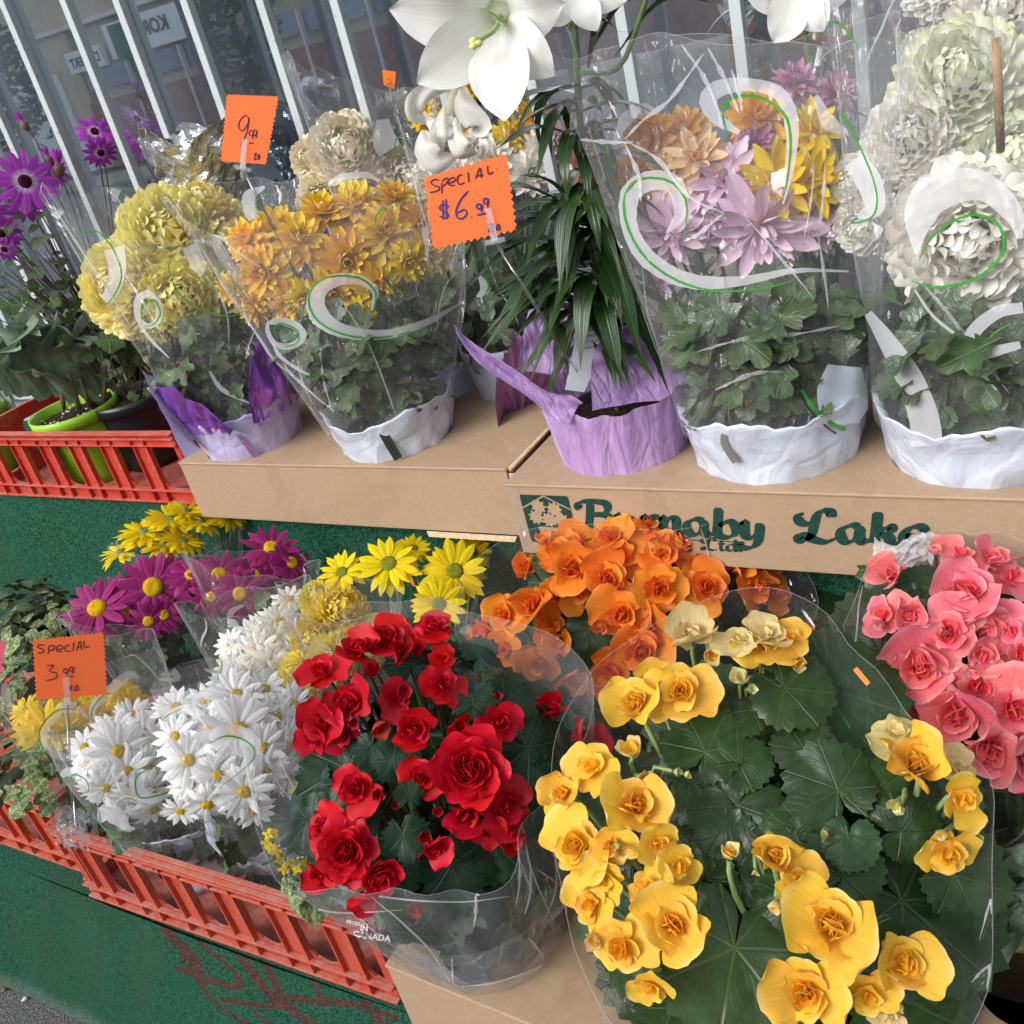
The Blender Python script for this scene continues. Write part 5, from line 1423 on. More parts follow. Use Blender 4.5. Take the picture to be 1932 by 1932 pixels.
def long_leaf(A, B_, sag, w, parent, mat, bend=None):
    """strap leaf between two picture points (u, v, offset)"""
    f = lambda q: at_plane(q[0], q[1], U5 + hdU5 * q[2], hdU5)
    a, b = f(A), f(B_); m = lerp(a, b, .5) + V3((0, 0, sag)); C = [V3(q) for q in crom([a, m, b], 12)]; V = []; F = []; U = []
    for i, c in enumerate(C):
        s_ = i / 11; t = (C[min(i + 1, 11)] - C[max(i - 1, 0)]).normalized(); sd = t.cross(V3((0, 0, 1))); sd = (sd.normalized() if sd.length > .1 else CX) + V3((0, 0, .3)); sd.normalize()
        ww = w * (.4 + .6 * math.sin(PI * min(1, s_ * 1.05 + .05))) * min(1, (1 - s_) * 4 + .02)
        for k in (-1, -.5, 0, .5, 1): V.append(c + sd * ww * k + V3((0, 0, .4 * ww * abs(k)))); U.append((s_, k * .1))
    for i in range(11):
        for k in range(4): q = i * 5 + k; F.append((q, q + 1, q + 6, q + 5))
    q = MB(); q.add(V, F, U); return q.obj('leaf', mat, parent)
for A, B_, sg_, w_ in (((1092, 165, 0), (885, 278, .07), .02, .008), ((1098, 260, 0), (930, 285, .08), .018, .008), ((1095, 210, 0), (1010, 345, .07), .03, .010), ((1120, 90, 0), (1245, -5, .03), .02, .009),
                       ((1075, 60, 0), (1005, 20, .02), .02, .008), ((1110, 130, .02), (1170, 60, .04), .03, .009), ((1160, 110, .02), (1355, 5, .02), .03, .009), ((1110, 420, .02), (975, 330, .08), .02, .011),
                       ((1100, 350, .03), (1055, 560, .10), .03, .014), ((1120, 430, .03), (870, 480, .08), .03, .007), ((1125, 460, .03), (865, 560, .08), .035, .007), ((1130, 480, .03), (940, 640, .10), .04, .009),
                       ((1140, 470, .03), (1215, 690, .10), .04, .014), ((1150, 520, .03), (1265, 750, .09), .04, .013), ((1130, 560, .03), (1175, 735, .10), .03, .014), ((1125, 520, .03), (1095, 700, .10), .03, .014), ((1110, 300, .02), (1180, 420, .09), .03, .012)):
    long_leaf(A, B_, sg_, w_, lp.root, L_LILY)
for i in range(62):
    u0, v0 = r.uniform(1095, 1150), r.uniform(380, 620); right = i % 3 == 0
    if right: u1, v1 = u0 + r.uniform(40, 150), v0 + r.uniform(90, 200)
    else: u1, v1 = u0 - r.uniform(60, 235), v0 + r.uniform(-10, 150)
    long_leaf((u0, v0, r.uniform(0, .03)), (u1, min(v1, 740), r.uniform(.03, .11)), r.uniform(.015, .045), r.uniform(.007, .012), lp.root, L_LILY)
# flowers
_lm = {}
def lily(parent, label, cpx, off, specs, axis, mat, R=1., style=True):
    """specs: (du, dv, width px, curl) – each petal's tip relative to the throat"""
    c = at_plane(cpx[0], cpx[1], U5 + hdU5 * off, hdU5); n = tilt(c, *axis); t = depth(c) / FPX
    mb = MB(); back = c - n * .07
    mb.tube([back, c - n * .045, c - n * .02], [.006, .011, .016], 12)
    fo = mb.obj(label, mat, parent)
    k = 0
    for du, dv, wpx, curl in specs:
        k += 1; V = []; F = []; U = []; nu, nv = 14, 8
        tip = c + CX * (du * t) + CY * (dv * t); tip = tip + n * .0
        d = (tip - c); L = d.length; d = d - n * d.dot(n) * .2; side = n.cross(d).normalized()
        for i in range(nu + 1):
            s_ = i / nu
            # from the tube up to the throat, then out and back
            ctr = back + n * .02 + (n * (.055 * math.sin(min(1, s_ * 1.5) * PI / 2))) + d * (s_ ** 1.25) + n * (.028 * s_ - curl * s_ ** 3.2)
            w = wpx * t * .5 * interp([.22, .45, .72, .93, 1, .96, .80, .52, .03], s_)
            for j in range(nv + 1):
                q = j / nv * 2 - 1
                z = n * (w * (.42 * q * q * (1 - s_ * .8)) + .002 * math.sin(s_ * 14 + j) * s_ * abs(q) - .0025 * math.exp(-(q * 5) ** 2) * (1 - s_)) + n * (.0012 * k * 0)
                V.append(ctr + side * w * q + z); U.append((j / nv, s_))
        for i in range(nu):
            for j in range(nv): b = i * (nv + 1) + j; F.append((b, b + 1, b + nv + 2, b + nv + 1))
        mb = MB(); mb.add(V, F, U)
        o = mb.obj('petal', mat, fo)
    if style:
        e = at_plane(cpx[0] - 42, cpx[1] + 42, U5 + hdU5 * (off + .05), hdU5)
        mb = MB(); P_ = [V3(q) for q in crom([c - n * .03, c + n * .02 + CY * .005, e], 8)]
        mb.tube(P_, [.003] * 7 + [.0036], 8); mb.obj('style', M_PALESTEM, fo)
        mb = MB()
        for k in range(3):
            a = 2.1 * k; mb.lathe([(.0005, -.005), (.0045, -.003), (.005, .001), (.0005, .003)], 8, Matrix.Translation(e + CX * .0035 * math.cos(a) + CY * .0035 * math.sin(a)))
        mb.obj('stigma', plain('stigma', (.62, .64, .22), .6), fo)
        for k in range(3):
            g = at_plane(cpx[0] + 14 - 16 * k, cpx[1] + 10 - 14 * k, U5 + hdU5 * (off + .03), hdU5)
            mb = MB(); mb.tube([V3(q) for q in crom([c - n * .03, c + CX * .004 * k, g], 6)], .0011, 5); mb.obj('filament', M_PALESTEM, fo)
    return fo
lily(lp.root, 'flower', (938, 38), .085, [(-150, 118, 112, .02), (15, 190, 118, .02), (108, 105, 98, .03), (-195, -30, 120, .01), (60, -140, 110, .01), (130, -40, 100, .02), (-80, -130, 120, .01)][:6], (-.15, .30), LILY)
lily(lp.root, 'flower', (1075, -30), .02, [(-40, 75, 60, .02), (50, 85, 60, .02), (110, 20, 70, .02), (-90, 20, 60, .01), (0, -90, 70, .01), (80, -70, 60, .01)], (.2, .3), LILY, style=False)
# the spent bloom: curled, brown tinged petals hanging in a bunch
wl_ = MB().tube([at_plane(860, 150, U5 + hdU5 * .07, hdU5), at_plane(855, 215, U5 + hdU5 * .07, hdU5)], [.006, .012], 8).obj('spent_flower', LILYW, lp.root)
def curlpetal(pts, wid, off, twist, parent, mat):
    C = crom(pts, 16); V = []; F = []; U = []
    for i, c in enumerate(C):
        s_ = i / 15; t = C[min(i + 1, 15)] - C[max(i - 1, 0)]; t /= np.hypot(*t) + 1e-6; w = interp(wid, s_) / 2
        tw = twist * (s_ - .2)
        for j in range(7):
            q = j / 6 * 2 - 1; ang = q * .6
            a = math.sin(ang) / math.sin(.6) * w * math.cos(tw * .7); dz = (math.cos(ang) * .5 + .16 * math.sin(s_ * 9 + q * 4) + math.sin(tw) * q * .8) * w
            k = depth(U5) / FPX
            V.append(at_plane(c[0] - t[1] * a, c[1] + t[0] * a, U5 + hdU5 * off, hdU5) + hdU5 * (dz * k + .012 * math.sin(s_ * 3.))); U.append((j / 6, s_))
    for i in range(15):
        for j in range(6): b = i * 7 + j; F.append((b, b + 1, b + 8, b + 7))
    q = MB(); q.add(V, F, U); q.obj('petal', mat, parent)
for pts, wd, tw in (([(860, 160), (820, 165), (790, 185), (785, 215), (815, 235)], (20, 40, 46, 36, 12), .6), ([(870, 165), (880, 200), (905, 235), (880, 250)], (24, 52, 60, 18), -.5),
                    ([(800, 210), (820, 235), (850, 245), (880, 235)], (5, 26, 34, 14), .5), ([(865, 210), (860, 250), (875, 280), (900, 290)], (10, 34, 52, 14), -.7),
                    ([(800, 245), (805, 275), (830, 300), (870, 290)], (14, 52, 56, 10), .4), ([(905, 240), (915, 270), (905, 300)], (8, 28, 10), .5), ([(845, 200), (830, 250), (835, 290)], (20, 46, 14), .2)):
    curlpetal(pts, [x_ * .85 for x_ in wd[:-1]] + [3], .07, tw, wl_, LILYW)
# the white care label standing in the pot
lab = fl('care_label', [at_plane(1066, 735, U5 + hdU5 * .03, hdU5), at_plane(1102, 740, U5 + hdU5 * .03, hdU5), at_plane(1165, 600, U5 + hdU5 * .03, hdU5), at_plane(1150, 592, U5 + hdU5 * .03, hdU5), at_plane(1108, 590, U5 + hdU5 * .03, hdU5), at_plane(1094, 598, U5 + hdU5 * .03, hdU5)],
         plain('white_label', (.66, .70, .76), .5), lp.root, .0006)
def on_label(body, u, v, size, ang=10):
    P_ = at_plane(u, v, U5 + hdU5 * .0325, hdU5); a = math.radians(ang); x = CX * math.cos(a) - CY * math.sin(a); x = (x - hdU5 * x.dot(hdU5)).normalized()
    link('lettering', text_mesh(body, size, M_INK), lp.root, frame(P_, x, -CY))
on_label('Longiflorum', 1120, 608, .0125)
for k, tx in enumerate(('Water freely and keep', 'in a cool bright place', 'away from frost', 'and direct sun')): on_label(tx, 1116 - k * 1, 622 + k * 11, .0048)

# ---- pink and yellow chrysanthemum
p = Plant('chrysanthemum', 'pink, yellow and orange chrysanthemum in tall film right of the lily', 'potted flower', U6 - V3((0, 0, .07)), GRP_MUM, pz=U6, tiltf=.2, budget=298)
p.fl('loose', [(1466, 350, 76, .0, .1, .03), (1532, 345, 62, .3, .1, .02), (1532, 250, 56, .3, -.5), (1500, 290, 50, .1, -.2)], [CALYX, YELD], stem=M_STEM, per=30, centre=c_calyx, seed=1, Rk=1.15)
p.fl('mum', [(1431, 225, 58, .1, -.5, -.01), (1228, 273, 56, -.5, -.3, -.01), (1290, 250, 48, -.3, -.5, -.02), (1200, 355, 50, -.8, 0, -.01), (1175, 335, 36, -.9, 0, -.02)], [CALYX, ORMUM], stem=M_STEM, per=16, centre=c_calyx, seed=2, Rk=1.15)
p.fl('loose', [(1314, 300, 66, -.1, -.2, .02), (1260, 330, 50, -.4, 0, .01)], [CALYX, PEACH], stem=M_STEM, per=20, centre=c_calyx, seed=3)
p.fl('loose', [(1435, 425, 96, .0, .75, .03), (1372, 340, 66, -.1, .0, .02), (1267, 440, 68, -.3, .5, .02), (1333, 400, 64, -.1, .3, .01), (1205, 470, 50, -.6, .5, .01), (1242, 530, 36, -.4, 1.2, .01), (1530, 430, 56, .4, .7, .0)],
     [CALYX, PINK], stem=M_PALESTEM, per=24, centre=c_calyx, seed=4, Rk=1.15)
p.fl('mum', [(1500, 160, 52, .2, -.9, -.03), (1575, 175, 46, .5, -.8, -.03), (1425, 275, 44, 0, 0, .01)], [CALYX, MAUVE], stem=M_STEM, per=16, centre=c_calyx, seed=5)
p.leaves(MUML + MUMLD, 170, .15, .285, hr(.11, .155), (.045, .075), seed=7)
wrap(p.root, U6 + V3((0, 0, -.006)), .103, .090, M_WHITEWRAP, 9, 1.17)
pot(p.root, p.base, .082, .10, M_BLACKPOT, 'inner_pot'); soil(p.root, p.base, .07, .095, M_SOIL)
s = Sleeve(p.root, U6 + V3((0, 0, .05)), .118, (1048, 78), (1690, 60), M_FILM, dtop=.36, front=-.01, corner=.01, seed=12, crumple=.007)
s.comma([(1395, 250), (1355, 225), (1335, 190), (1360, 165), (1420, 160), (1475, 180), (1495, 240), (1490, 320), (1478, 385)], (8, 26, 34, 32, 24, 26, 26, 16, 3),
        [(1374, 258), (1364, 215), (1380, 186), (1430, 182), (1480, 215), (1492, 270), (1485, 340), (1475, 385)], (1, 4, 6, 6, 6, 5, 3, 1))
s.comma([(1258, 440), (1285, 400), (1275, 350), (1230, 340), (1190, 365), (1190, 430), (1225, 490), (1300, 530), (1400, 530), (1500, 510), (1600, 512)], (4, 26, 36, 38, 38, 30, 34, 30, 18, 10, 3),
        [(1292, 445), (1296, 380), (1260, 340), (1200, 340), (1178, 385), (1195, 450), (1245, 510), (1330, 546), (1430, 546), (1500, 528)], (2, 5, 5, 4, 5, 5, 5, 4, 4, 1))
s.comma([(1160, 270), (1180, 225), (1215, 205), (1240, 215)], (6, 24, 22, 6), back=True)
s.comma([(1540, 180), (1565, 230), (1600, 250)], (10, 30, 8), back=True)
# sharp folds of the film, whitened to stand in for sky glints
for F_ in ([(1180, 262), (1215, 225), (1262, 190), (1300, 140), (1328, 100)], [(1285, 82), (1325, 140), (1352, 200), (1362, 245)], [(1335, 88), (1368, 150), (1395, 215)], [(1092, 262), (1150, 268), (1195, 268)], [(1190, 270), (1240, 300), (1300, 370), (1365, 402)], [(1365, 402), (1320, 440), (1290, 455)], [(1380, 130), (1395, 180), (1400, 210)], [(1180, 270), (1205, 330), (1210, 380)],
           [(1310, 665), (1400, 640), (1500, 630), (1580, 615)], [(1350, 735), (1420, 705), (1480, 700)]):
    s.swirl(F_, (1, 6, 3, 11, 5, 9, 2, 6, 1), M_GLINT, name='glint_fold', lift=.003, m=3)
p.leafpx(MUMLD + MUML, [(1368, 650, 66, -98, -.1, -.1, .10), (1592, 700, 62, -92, .1, .0, .10), (1310, 690, 48, -150, -.3, .0, .09), (1440, 720, 60, -35, .1, .2, .10), (1420, 560, 50, -20, .2, -.3, .09), (1540, 620, 55, -80, .2, -.1, .09), (1480, 640, 50, 20, .0, .2, .09)])
# turned up white flap with green and black lines
s.swirl([(1592, 690), (1588, 735), (1590, 775), (1594, 808)], (64, 96, 92, 40), print_mat('white_flap', (.66, .74, .84), .86), m=8)
s.swirl([(1512, 735), (1540, 775), (1590, 808), (1640, 785), (1678, 745)], (4, 8, 9, 7, 4), M_GREENPRINT, lift=.001)
s.swirl([(1512, 750), (1540, 788), (1590, 822), (1645, 800), (1680, 758)], (2, 4, 4, 4, 2), M_BLACKPRINT, lift=.001)
strip(p.root, U6, [(1372, 805), (1366, 835), (1388, 872)], 13, plain('grey_band', (.16, .16, .15), .3), 'printed_band', .117)

# ---- white chrysanthemum at the right edge
p = Plant('chrysanthemum', 'large white green tinged chrysanthemum in film at the right end of the printed tray', 'potted flower', U7 - V3((0, 0, .07)), GRP_MUM, pz=U7, tiltf=.25, budget=298)
p.fl('pom', [(1812, 165, 112, .0, -.5, -.03), (1905, 310, 84, .2, -.4, .0)], [CALYX, WHITEG], stem=M_STEM, per=60, Rk=1.15)
p.fl('pom', [(1722, 262, 84, -.3, -.2, -.01), (1622, 345, 52, -.7, -.1), (1637, 420, 58, -.6, .3), (1765, 365, 62, -.2, .0, .01), (1830, 448, 136, .0, .2, .03), (1925, 500, 70, .4, .4, 0), (1705, 445, 50, -.4, .3)], [CALYX, WHITEC], stem=M_STEM, per=30, seed=4, Rk=1.12)
p.fl('loose', [(1860, 520, 74, .1, 1.1, .02)], [CALYX, WHITEC], stem=M_STEM, per=20, centre=c_calyx, seed=9)
p.leaves(MUML + MUMLD, 160, .14, .25, hr(.115, .16), (.045, .072), seed=8)
wrap(p.root, U7 + V3((0, 0, -.006)), .106, .085, M_WHITEWRAP, 12, 1.17)
pot(p.root, p.base, .084, .10, M_BLACKPOT, 'inner_pot'); soil(p.root, p.base, .07, .095, M_SOIL)
s = Sleeve(p.root, U7 + V3((0, 0, .05)), .121, (1535, -60), (2260, -30), M_FILM, dtop=.34, front=-.02, corner=.0, seed=15, crumple=.006)
s.comma([(1565, 60), (1560, 130), (1580, 200)], (30, 52, 14), [(1545, 45), (1580, 42), (1612, 75), (1620, 95)])
s.comma([(1568, 215), (1590, 270), (1640, 340), (1650, 390), (1620, 410)], (24, 40, 48, 40, 10), [(1555, 200), (1590, 215), (1630, 290), (1655, 360), (1650, 405), (1615, 420), (1590, 412)], (1, 4, 4, 3, 4, 4, 1))
s.comma([(1730, 480), (1735, 410), (1770, 360), (1850, 350), (1910, 400), (1925, 450)], (6, 60, 76, 56, 40, 10), [(1735, 490), (1765, 440), (1830, 405), (1885, 425), (1890, 480), (1840, 525), (1770, 542), (1720, 530)], (2, 4, 6, 7, 6, 6, 5, 2))
s.comma([(1930, 580), (1880, 590), (1835, 630), (1850, 665), (1925, 650)], (20, 24, 28, 26, 14), [(1925, 602), (1880, 625), (1855, 650)], (1, 3, 1))
s.comma([(1725, 545), (1765, 600), (1830, 650), (1870, 690)], (4, 6, 6, 2)); s.comma([(1835, 640), (1845, 690), (1880, 735)], (14, 10, 3), [(1845, 645), (1850, 690), (1885, 738)])
s.comma([(1640, 590), (1680, 650), (1720, 720), (1745, 790), (1750, 850)], (16, 36, 50, 56, 60))
s.swirl([(1745, 830), (1770, 834)], (8, 8), M_GREENPRINT, lift=.001)
# canes of the sign holder standing in it
MB().tube([at_plane(1872, -20, U7 + p.hd * .05, p.hd), at_plane(1880, 70, U7 + p.hd * .05, p.hd)], [.0022, .0022], 8).obj('clear_stick', M_FILMEDGE, p.root)
MB().tube([at_plane(1879, 72, U7 + p.hd * .05, p.hd), at_plane(1883, 160, U7 + p.hd * .05, p.hd), at_plane(1888, 285, U7 + p.hd * .03, p.hd)], [.0042, .0045, .0042], 8).obj('bamboo_cane', plain('bamboo', (.34, .22, .10), .6, .3, .5, 40, .3), p.root)

# ---- second cream chrysanthemum, top right, and the lily bloom beside it
B = V3((.03, 1.37, .951))
p = Plant('chrysanthemum', 'ivory chrysanthemum half out of frame at the top right corner', 'potted flower', B - V3((0, 0, .07)), GRP_MUM, pz=B, tiltf=.25)
p.fl('pom', [(1890, 30, 92, .1, -.4), (1800, 45, 40, -.5, -.2, -.02), (1780, -60, 80, -.3, -.5), (1960, 120, 70, .4, 0), (1740, 95, 36, -.6, .1, -.02)], [CALYX, WHITEC], stem=M_STEM, per=60, Rk=1.15)
p.leaves(MUML, 30, .08, .3, hr(.08, .15), (.06, .09), seed=14)
pot(p.root, p.base, .085, .12, M_WHITEWRAP, 'pot_wrap', 0, .9, .003, seed=16)
s = Sleeve(p.root, B + V3((0, 0, .03)), .086, (1620, -120), (2150, -110), M_FILM2, dtop=.5, front=-.05, seed=18)
s.comma([(1660, 190), (1668, 140), (1720, 110), (1780, 110)], (20, 46, 50, 10), [(1660, 195), (1670, 165), (1700, 145), (1730, 140)])
LB2 = V3((-.34, 1.40, .895))
lp2 = Plant('lily_plant', 'half hidden second white lily behind the pink and yellow chrysanthemum', 'potted flower', LB2, None, pz=LB2)
c_ = at_plane(1500, -20, LB2, lp2.hd)
MB().tube([V3(q) for q in crom([LB2 + V3((0, 0, .1)), lerp(LB2, c_, .6) + V3((.02, 0, 0)), c_ - V3((0, 0, .0))], 10)], .004, 7).obj('stem', M_STEM, lp2.root)
for i in range(30):
    a = i * 2.4; o = V3((math.cos(a), math.sin(a), 0)); P_ = lerp(LB2 + V3((0, 0, .12)), c_, (i % 10) / 12)
    leaf_at(lp2.root, LILYL[i % 8], P_, V3((0, 0, 1)), o + V3((0, 0, .3)), .11)
pot(lp2.root, LB2, .06, .10, M_BLACKPOT, 'pot', 0, .9, .003)
sv = U5; U5 = LB2; hdo = hdU5; hdU5 = lp2.hd
lily(lp2.root, 'flower', (1505, -30), .02, [(-45, 115, 80, .03), (50, 90, 70, .03), (100, 10, 80, .02), (-100, 10, 80, .01), (0, -120, 80, .01), (80, -80, 70, .01)], (.1, .4), LILY, style=False)
U5 = sv; hdU5 = hdo
# dark red potted foliage inside the window
for k, (u, v) in enumerate(((600, 105), (690, 130), (760, 90), (860, 60))):
    q = at_y(u, v, 1.95); b = V3((q.x, 1.98, 1.167))
    pl = thing('window_plant', ['dark red leafed potted plant inside the window behind the orange sticker film', 'dark red leafed potted plant inside the window left of the lily bloom', 'dark red leafed potted plant inside the window above the 9.99 sign', 'dark red leafed potted plant inside the window behind the lily bloom'][(2, 0, 1, 3)[k]], 'potted plant', b, 'dark red plants inside the window')
    pot(pl, b, .05, .07, M_BLACKPOT, 'pot')
    rr = random.Random(k)
    for i in range(60):
        d = V3((rr.gauss(0, 1), rr.gauss(0, 1), rr.gauss(0, 1))).normalized(); c = b + V3((0, 0, .12)) + d * rr.uniform(.02, .09)
        leaf_at(pl, DARKL[i % 3], c, d + V3((0, 0, .5)), d.cross(V3((0, 0, 1))) + d * .6, rr.uniform(.03, .05))

# ================================================================== UPPER CRATE
def limepot(u, v, r, label):
    b = V3(at_z(u, v, .985)); b = V3((b.x, b.y, SHELF + .005)) - tocam(b) * r
    t = thing('tulip_pot', label, 'potted plant', b, 'lime green pots in the upper crate')
    h = .163
    pot(t, b, r, h, M_LIME, 'pot', .004, .78); soil(t, b, r * .95, h - .018, M_SOIL)
    q = MB(); rr = random.Random(int(u))
    for i in range(70):
        a, d = rr.uniform(0, 6.28), r * .9 * rr.random() ** .5; c = b + V3((math.cos(a) * d, math.sin(a) * d, h - .016)); s_ = rr.uniform(.0012, .003)
        q.box(c - V3((s_, s_ * .7, s_ * .5)), c + V3((s_, s_ * .7, s_ * .5)), None)
    o = q.obj('perlite', M_PERLITE, t, False); o['kind'] = 'stuff'
    return t, b, h
T1, b1, _ = limepot(152, 800, .090, 'lime green pot of broad grey green tulip leaves, right of the two')
T2, b2, _ = limepot(-50, 800, .098, 'lime green pot of tulip leaves cut by the left edge')
def tulip_leaf(parent, b, A, tipo, w, curl, seed):
    r = random.Random(seed); V = []; F = []; U = []; n = 14
    mid = lerp(A, tipo, .5) + V3((0, 0, curl)); C = [V3(q) for q in crom([A, lerp(A, mid, .6) + V3((0, 0, .01)), mid, tipo], n + 1)]
    for i, c in enumerate(C):
        s_ = i / n; t = (C[min(i + 1, n)] - C[max(i - 1, 0)]).normalized(); sd = t.cross(V3((0, 0, 1))).normalized(); nn = sd.cross(t)
        ww = w * (.25 + .75 * math.sin(PI * min(1, s_ * .95 + .08) ** 1.1)) * min(1, (1 - s_) * 3.5 + .03)
        for k in range(9):
            q = k / 4 - 1; V.append(c + sd * ww * q + nn * (ww * .55 * q * q * (1 - .5 * s_) + .010 * math.sin(s_ * 6 + q * 2 + seed) * q * q)); U.append((s_, q * .1))
    for i in range(n):
        for k in range(8): j = i * 9 + k; F.append((j, j + 1, j + 10, j + 9))
    q = MB(); q.add(V, F, U); q.obj('leaf', L_TULIP, parent)
hd = tocam(b1)
def up(u, v, b, d): return at_plane(u, v, b + hd * d, hd)
for i, (g, tp, w, cu) in enumerate((((95, 745), (35, 660), .030, .05), ((150, 730), (60, 610), .034, .05), ((190, 770), (85, 700), .018, .012), ((140, 720), (185, 640), .028, .05), ((180, 750), (70, 640), .03, .08), ((120, 720), (20, 600), .03, .06), ((215, 740), (130, 690), .016, .02), ((160, 730), (200, 560), .03, .04))):
    tulip_leaf(T1, b1, up(*g, b1, .0), up(*tp, b1, .09), w, cu, i)
for i, (g, tp, w, cu) in enumerate((((10, 760), (30, 700), .02, .05), ((0, 740), (-20, 640), .035, .04), ((30, 740), (5, 620), .034, .05), ((5, 760), (40, 800), .014, .05), ((20, 720), (60, 560), .03, .03))):
    tulip_leaf(T2, b2, up(*g, b2, .0), up(*tp, b2, .08), w, cu, i + 20)
for (g, tp) in (((170, 765), (150, 715)), ((150, 770), (128, 700)), ((195, 758), (200, 690)), ((120, 772), (115, 715))):
    MB().tube([up(*g, b1, .02), lerp(up(*g, b1, .02), up(*tp, b1, .05), .5), up(*tp, b1, .05)], [.006, .005, .004], 7).obj('stem', plain('tulip_stalk', (.22, .14, .09), .6, .3, .3, 30), T1)
# the grey green folded leaf that stands out
for i, (g, tp, w, cu) in enumerate((((100, 735), (10, 615), .042, .06), ((120, 745), (75, 625), .040, .07), ((60, 745), (40, 655), .038, .05), ((150, 745), (120, 650), .034, .05), ((40, 750), (-10, 690), .036, .04), ((190, 745), (165, 655), .026, .05), ((85, 755), (20, 700), .030, .03), ((140, 760), (60, 700), .022, .02), ((20, 745), (70, 600), .03, .03), ((110, 740), (110, 590), .034, .03))):
    tulip_leaf(T1, b1, up(*g, b1, .03), up(*tp, b1, .12), w, cu, i + 40)
hl = [((105, 742), (40, 735)), ((70, 690), (40, 720)), ((60, 640), (36, 690)), ((75, 600), (38, 660)), ((100, 585), (45, 640)), ((140, 600), (60, 625)), ((170, 640), (110, 660))]
# black pot with small lobed leaves
bb = V3((-1.80, 1.30, SHELF + .005))
ip = Plant('trailing_plant', 'sparse small lobed leaf plant in a glossy black pot right of the lime pots', 'potted plant', bb, pz=at_plane(250, 720, bb, tocam(bb)), tiltf=0.)
pot(ip.root, bb, .082, .16, M_BLACKPOT, 'pot', .005, .75); soil(ip.root, bb, .078, .145, M_SOIL)
rr = random.Random(3)
IL = [(u_ + 12, v_ + 9, r_ - 2) for u_, v_, r_ in ((190, 620, 24), (230, 660, 26), (270, 640, 24), (300, 660, 20), (150, 660, 18), (240, 600, 20), (280, 600, 20), (210, 580, 20), (310, 700, 18), (330, 730, 16), (300, 745, 14), (180, 700, 16), (130, 560, 16), (160, 540, 16), (200, 545, 18), (240, 560, 18))] + [(205, 640, 28), (190, 655, 22), (262, 660, 30), (215, 615, 24), (165, 690, 22), (240, 625, 18), (252, 605, 16), (230, 590, 16), (270, 625, 20), (168, 665, 18), (248, 722, 11), (252, 745, 12), (262, 760, 10), (275, 740, 10), (245, 700, 10), (240, 680, 12), (280, 650, 20), (150, 620, 18), (120, 640, 16), (20, 575, 22), (40, 560, 16), (125, 600, 14), (180, 590, 14), (290, 690, 12), (300, 720, 12), (100, 570, 14), (60, 540, 14)]
for i, (u, v, R_) in enumerate(IL):
    P_ = ip.surf(u, v, rr.uniform(.0, .06)); sz = R_ * depth(P_) / FPX / .62
    leaf_at(ip.root, IVYL[i % 4], P_, tilt(P_, rr.uniform(-.5, .5), rr.uniform(-1.1, .1)), CX * rr.uniform(-1, 1) + CY * rr.uniform(.0, 1), sz)
    if i < 19:
        C = [V3(q) for q in crom([P_, lerp(P_, bb + V3((0, 0, .14)), .5) + V3((.01, 0, -.02)), bb + V3((rr.uniform(-.02, .02), 0, .13))], 7)]
        MB().tube(C, .0013, 5, False).obj('stem', M_BROWNSTEM, ip.root)
# violet daisies
sb = V3((-1.93, 1.42, SHELF + .005))
sp_ = Plant('violet_daisy', 'violet daisies with white eyes on brown stems at the left window', 'potted flower', sb, pz=at_plane(150, 400, sb, tocam(sb)), tiltf=0., budget=298)
pot(sp_.root, sb, .075, .15, M_BLACKPOT, 'pot', .004, .78); soil(sp_.root, sb, .07, .135, M_SOIL)
cr = sb + V3((0, 0, .14))
FL = [(47, 342, 60, .0, -.15, .02, 'd'), (178, 248, 37, .05, -.5, .0, 'd'), (190, 288, 34, .1, .9, .01, 'd'), (282, 212, 36, .2, -2.4, -.01, 'b'), (280, 257, 52, .1, -.45, -.01, 'd'), (48, 392, 36, .0, 1.0, .0, 'd'), (2, 440, 40, -.2, .6, 0, 'd'), (8, 470, 30, -.3, .9, 0, 'd'), (105, 325, 30, .7, -.2, -.02, 'b'), (-20, 400, 40, 0, 0, 0, 'd')]
for i, (u, v, R_, dx, dy, d, ty) in enumerate(FL):
    P_ = sp_.surf(u, v, d); nr = tilt(P_, dx, dy)
    place(sp_.root, 'flower', 'senetti', P_, nr, R_ * depth(P_) / FPX, [DISC_D, SEN], sp_.b, c_disc(.2, .13), seed=i)
    C = [V3(q) for q in crom([P_ - nr * .008, P_ - nr * .03 - V3((0, 0, .02)), lerp(P_, cr, .5), cr + V3((rr.uniform(-.02, .02), 0, 0))], 10)]
    MB().tube(C, [.0014 + .0006 * k / 9 for k in range(10)], 5, False).obj('stem', M_BROWNSTEM, sp_.root)
for i, (u, v, R_) in enumerate(((46, 235, 15), (92, 300, 14), (110, 318, 22))):
    P_ = sp_.surf(u, v); nr = (V3((0, 0, 1)) + CX * (-.3 + .3 * i)).normalized(); k = R_ * depth(P_) / FPX; q = nr.to_track_quat('Z', 'Y').to_matrix().to_4x4(); M_ = Matrix.Translation(P_) @ q
    mb = MB(); mb.lathe([(.0005, -k * .9), (k * .42, -k * .6), (k * .5, 0), (k * .42, k * .3), (.0005, k * .5)], 9, M_); fo = mb.obj('bud', plain('bud_brown', (.12, .06, .05), .6), sp_.root)
    for j in range(6):
        link('petal', petal_me(('daisy', .27, .15, .3, 5, 4, 0., j % 4, 1.4, .4), SEN), fo, M_ @ PM(j * 1.05, 1.25, k * .15, k * .2, k * 1.5))
    C = [V3(q) for q in crom([P_ - nr * k * .8, P_ - V3((0, 0, .06)) + CX * .01, lerp(P_, cr, .6), cr], 9)]
    MB().tube(C, .0014, 5, False).obj('stem', M_BROWNSTEM, sp_.root)
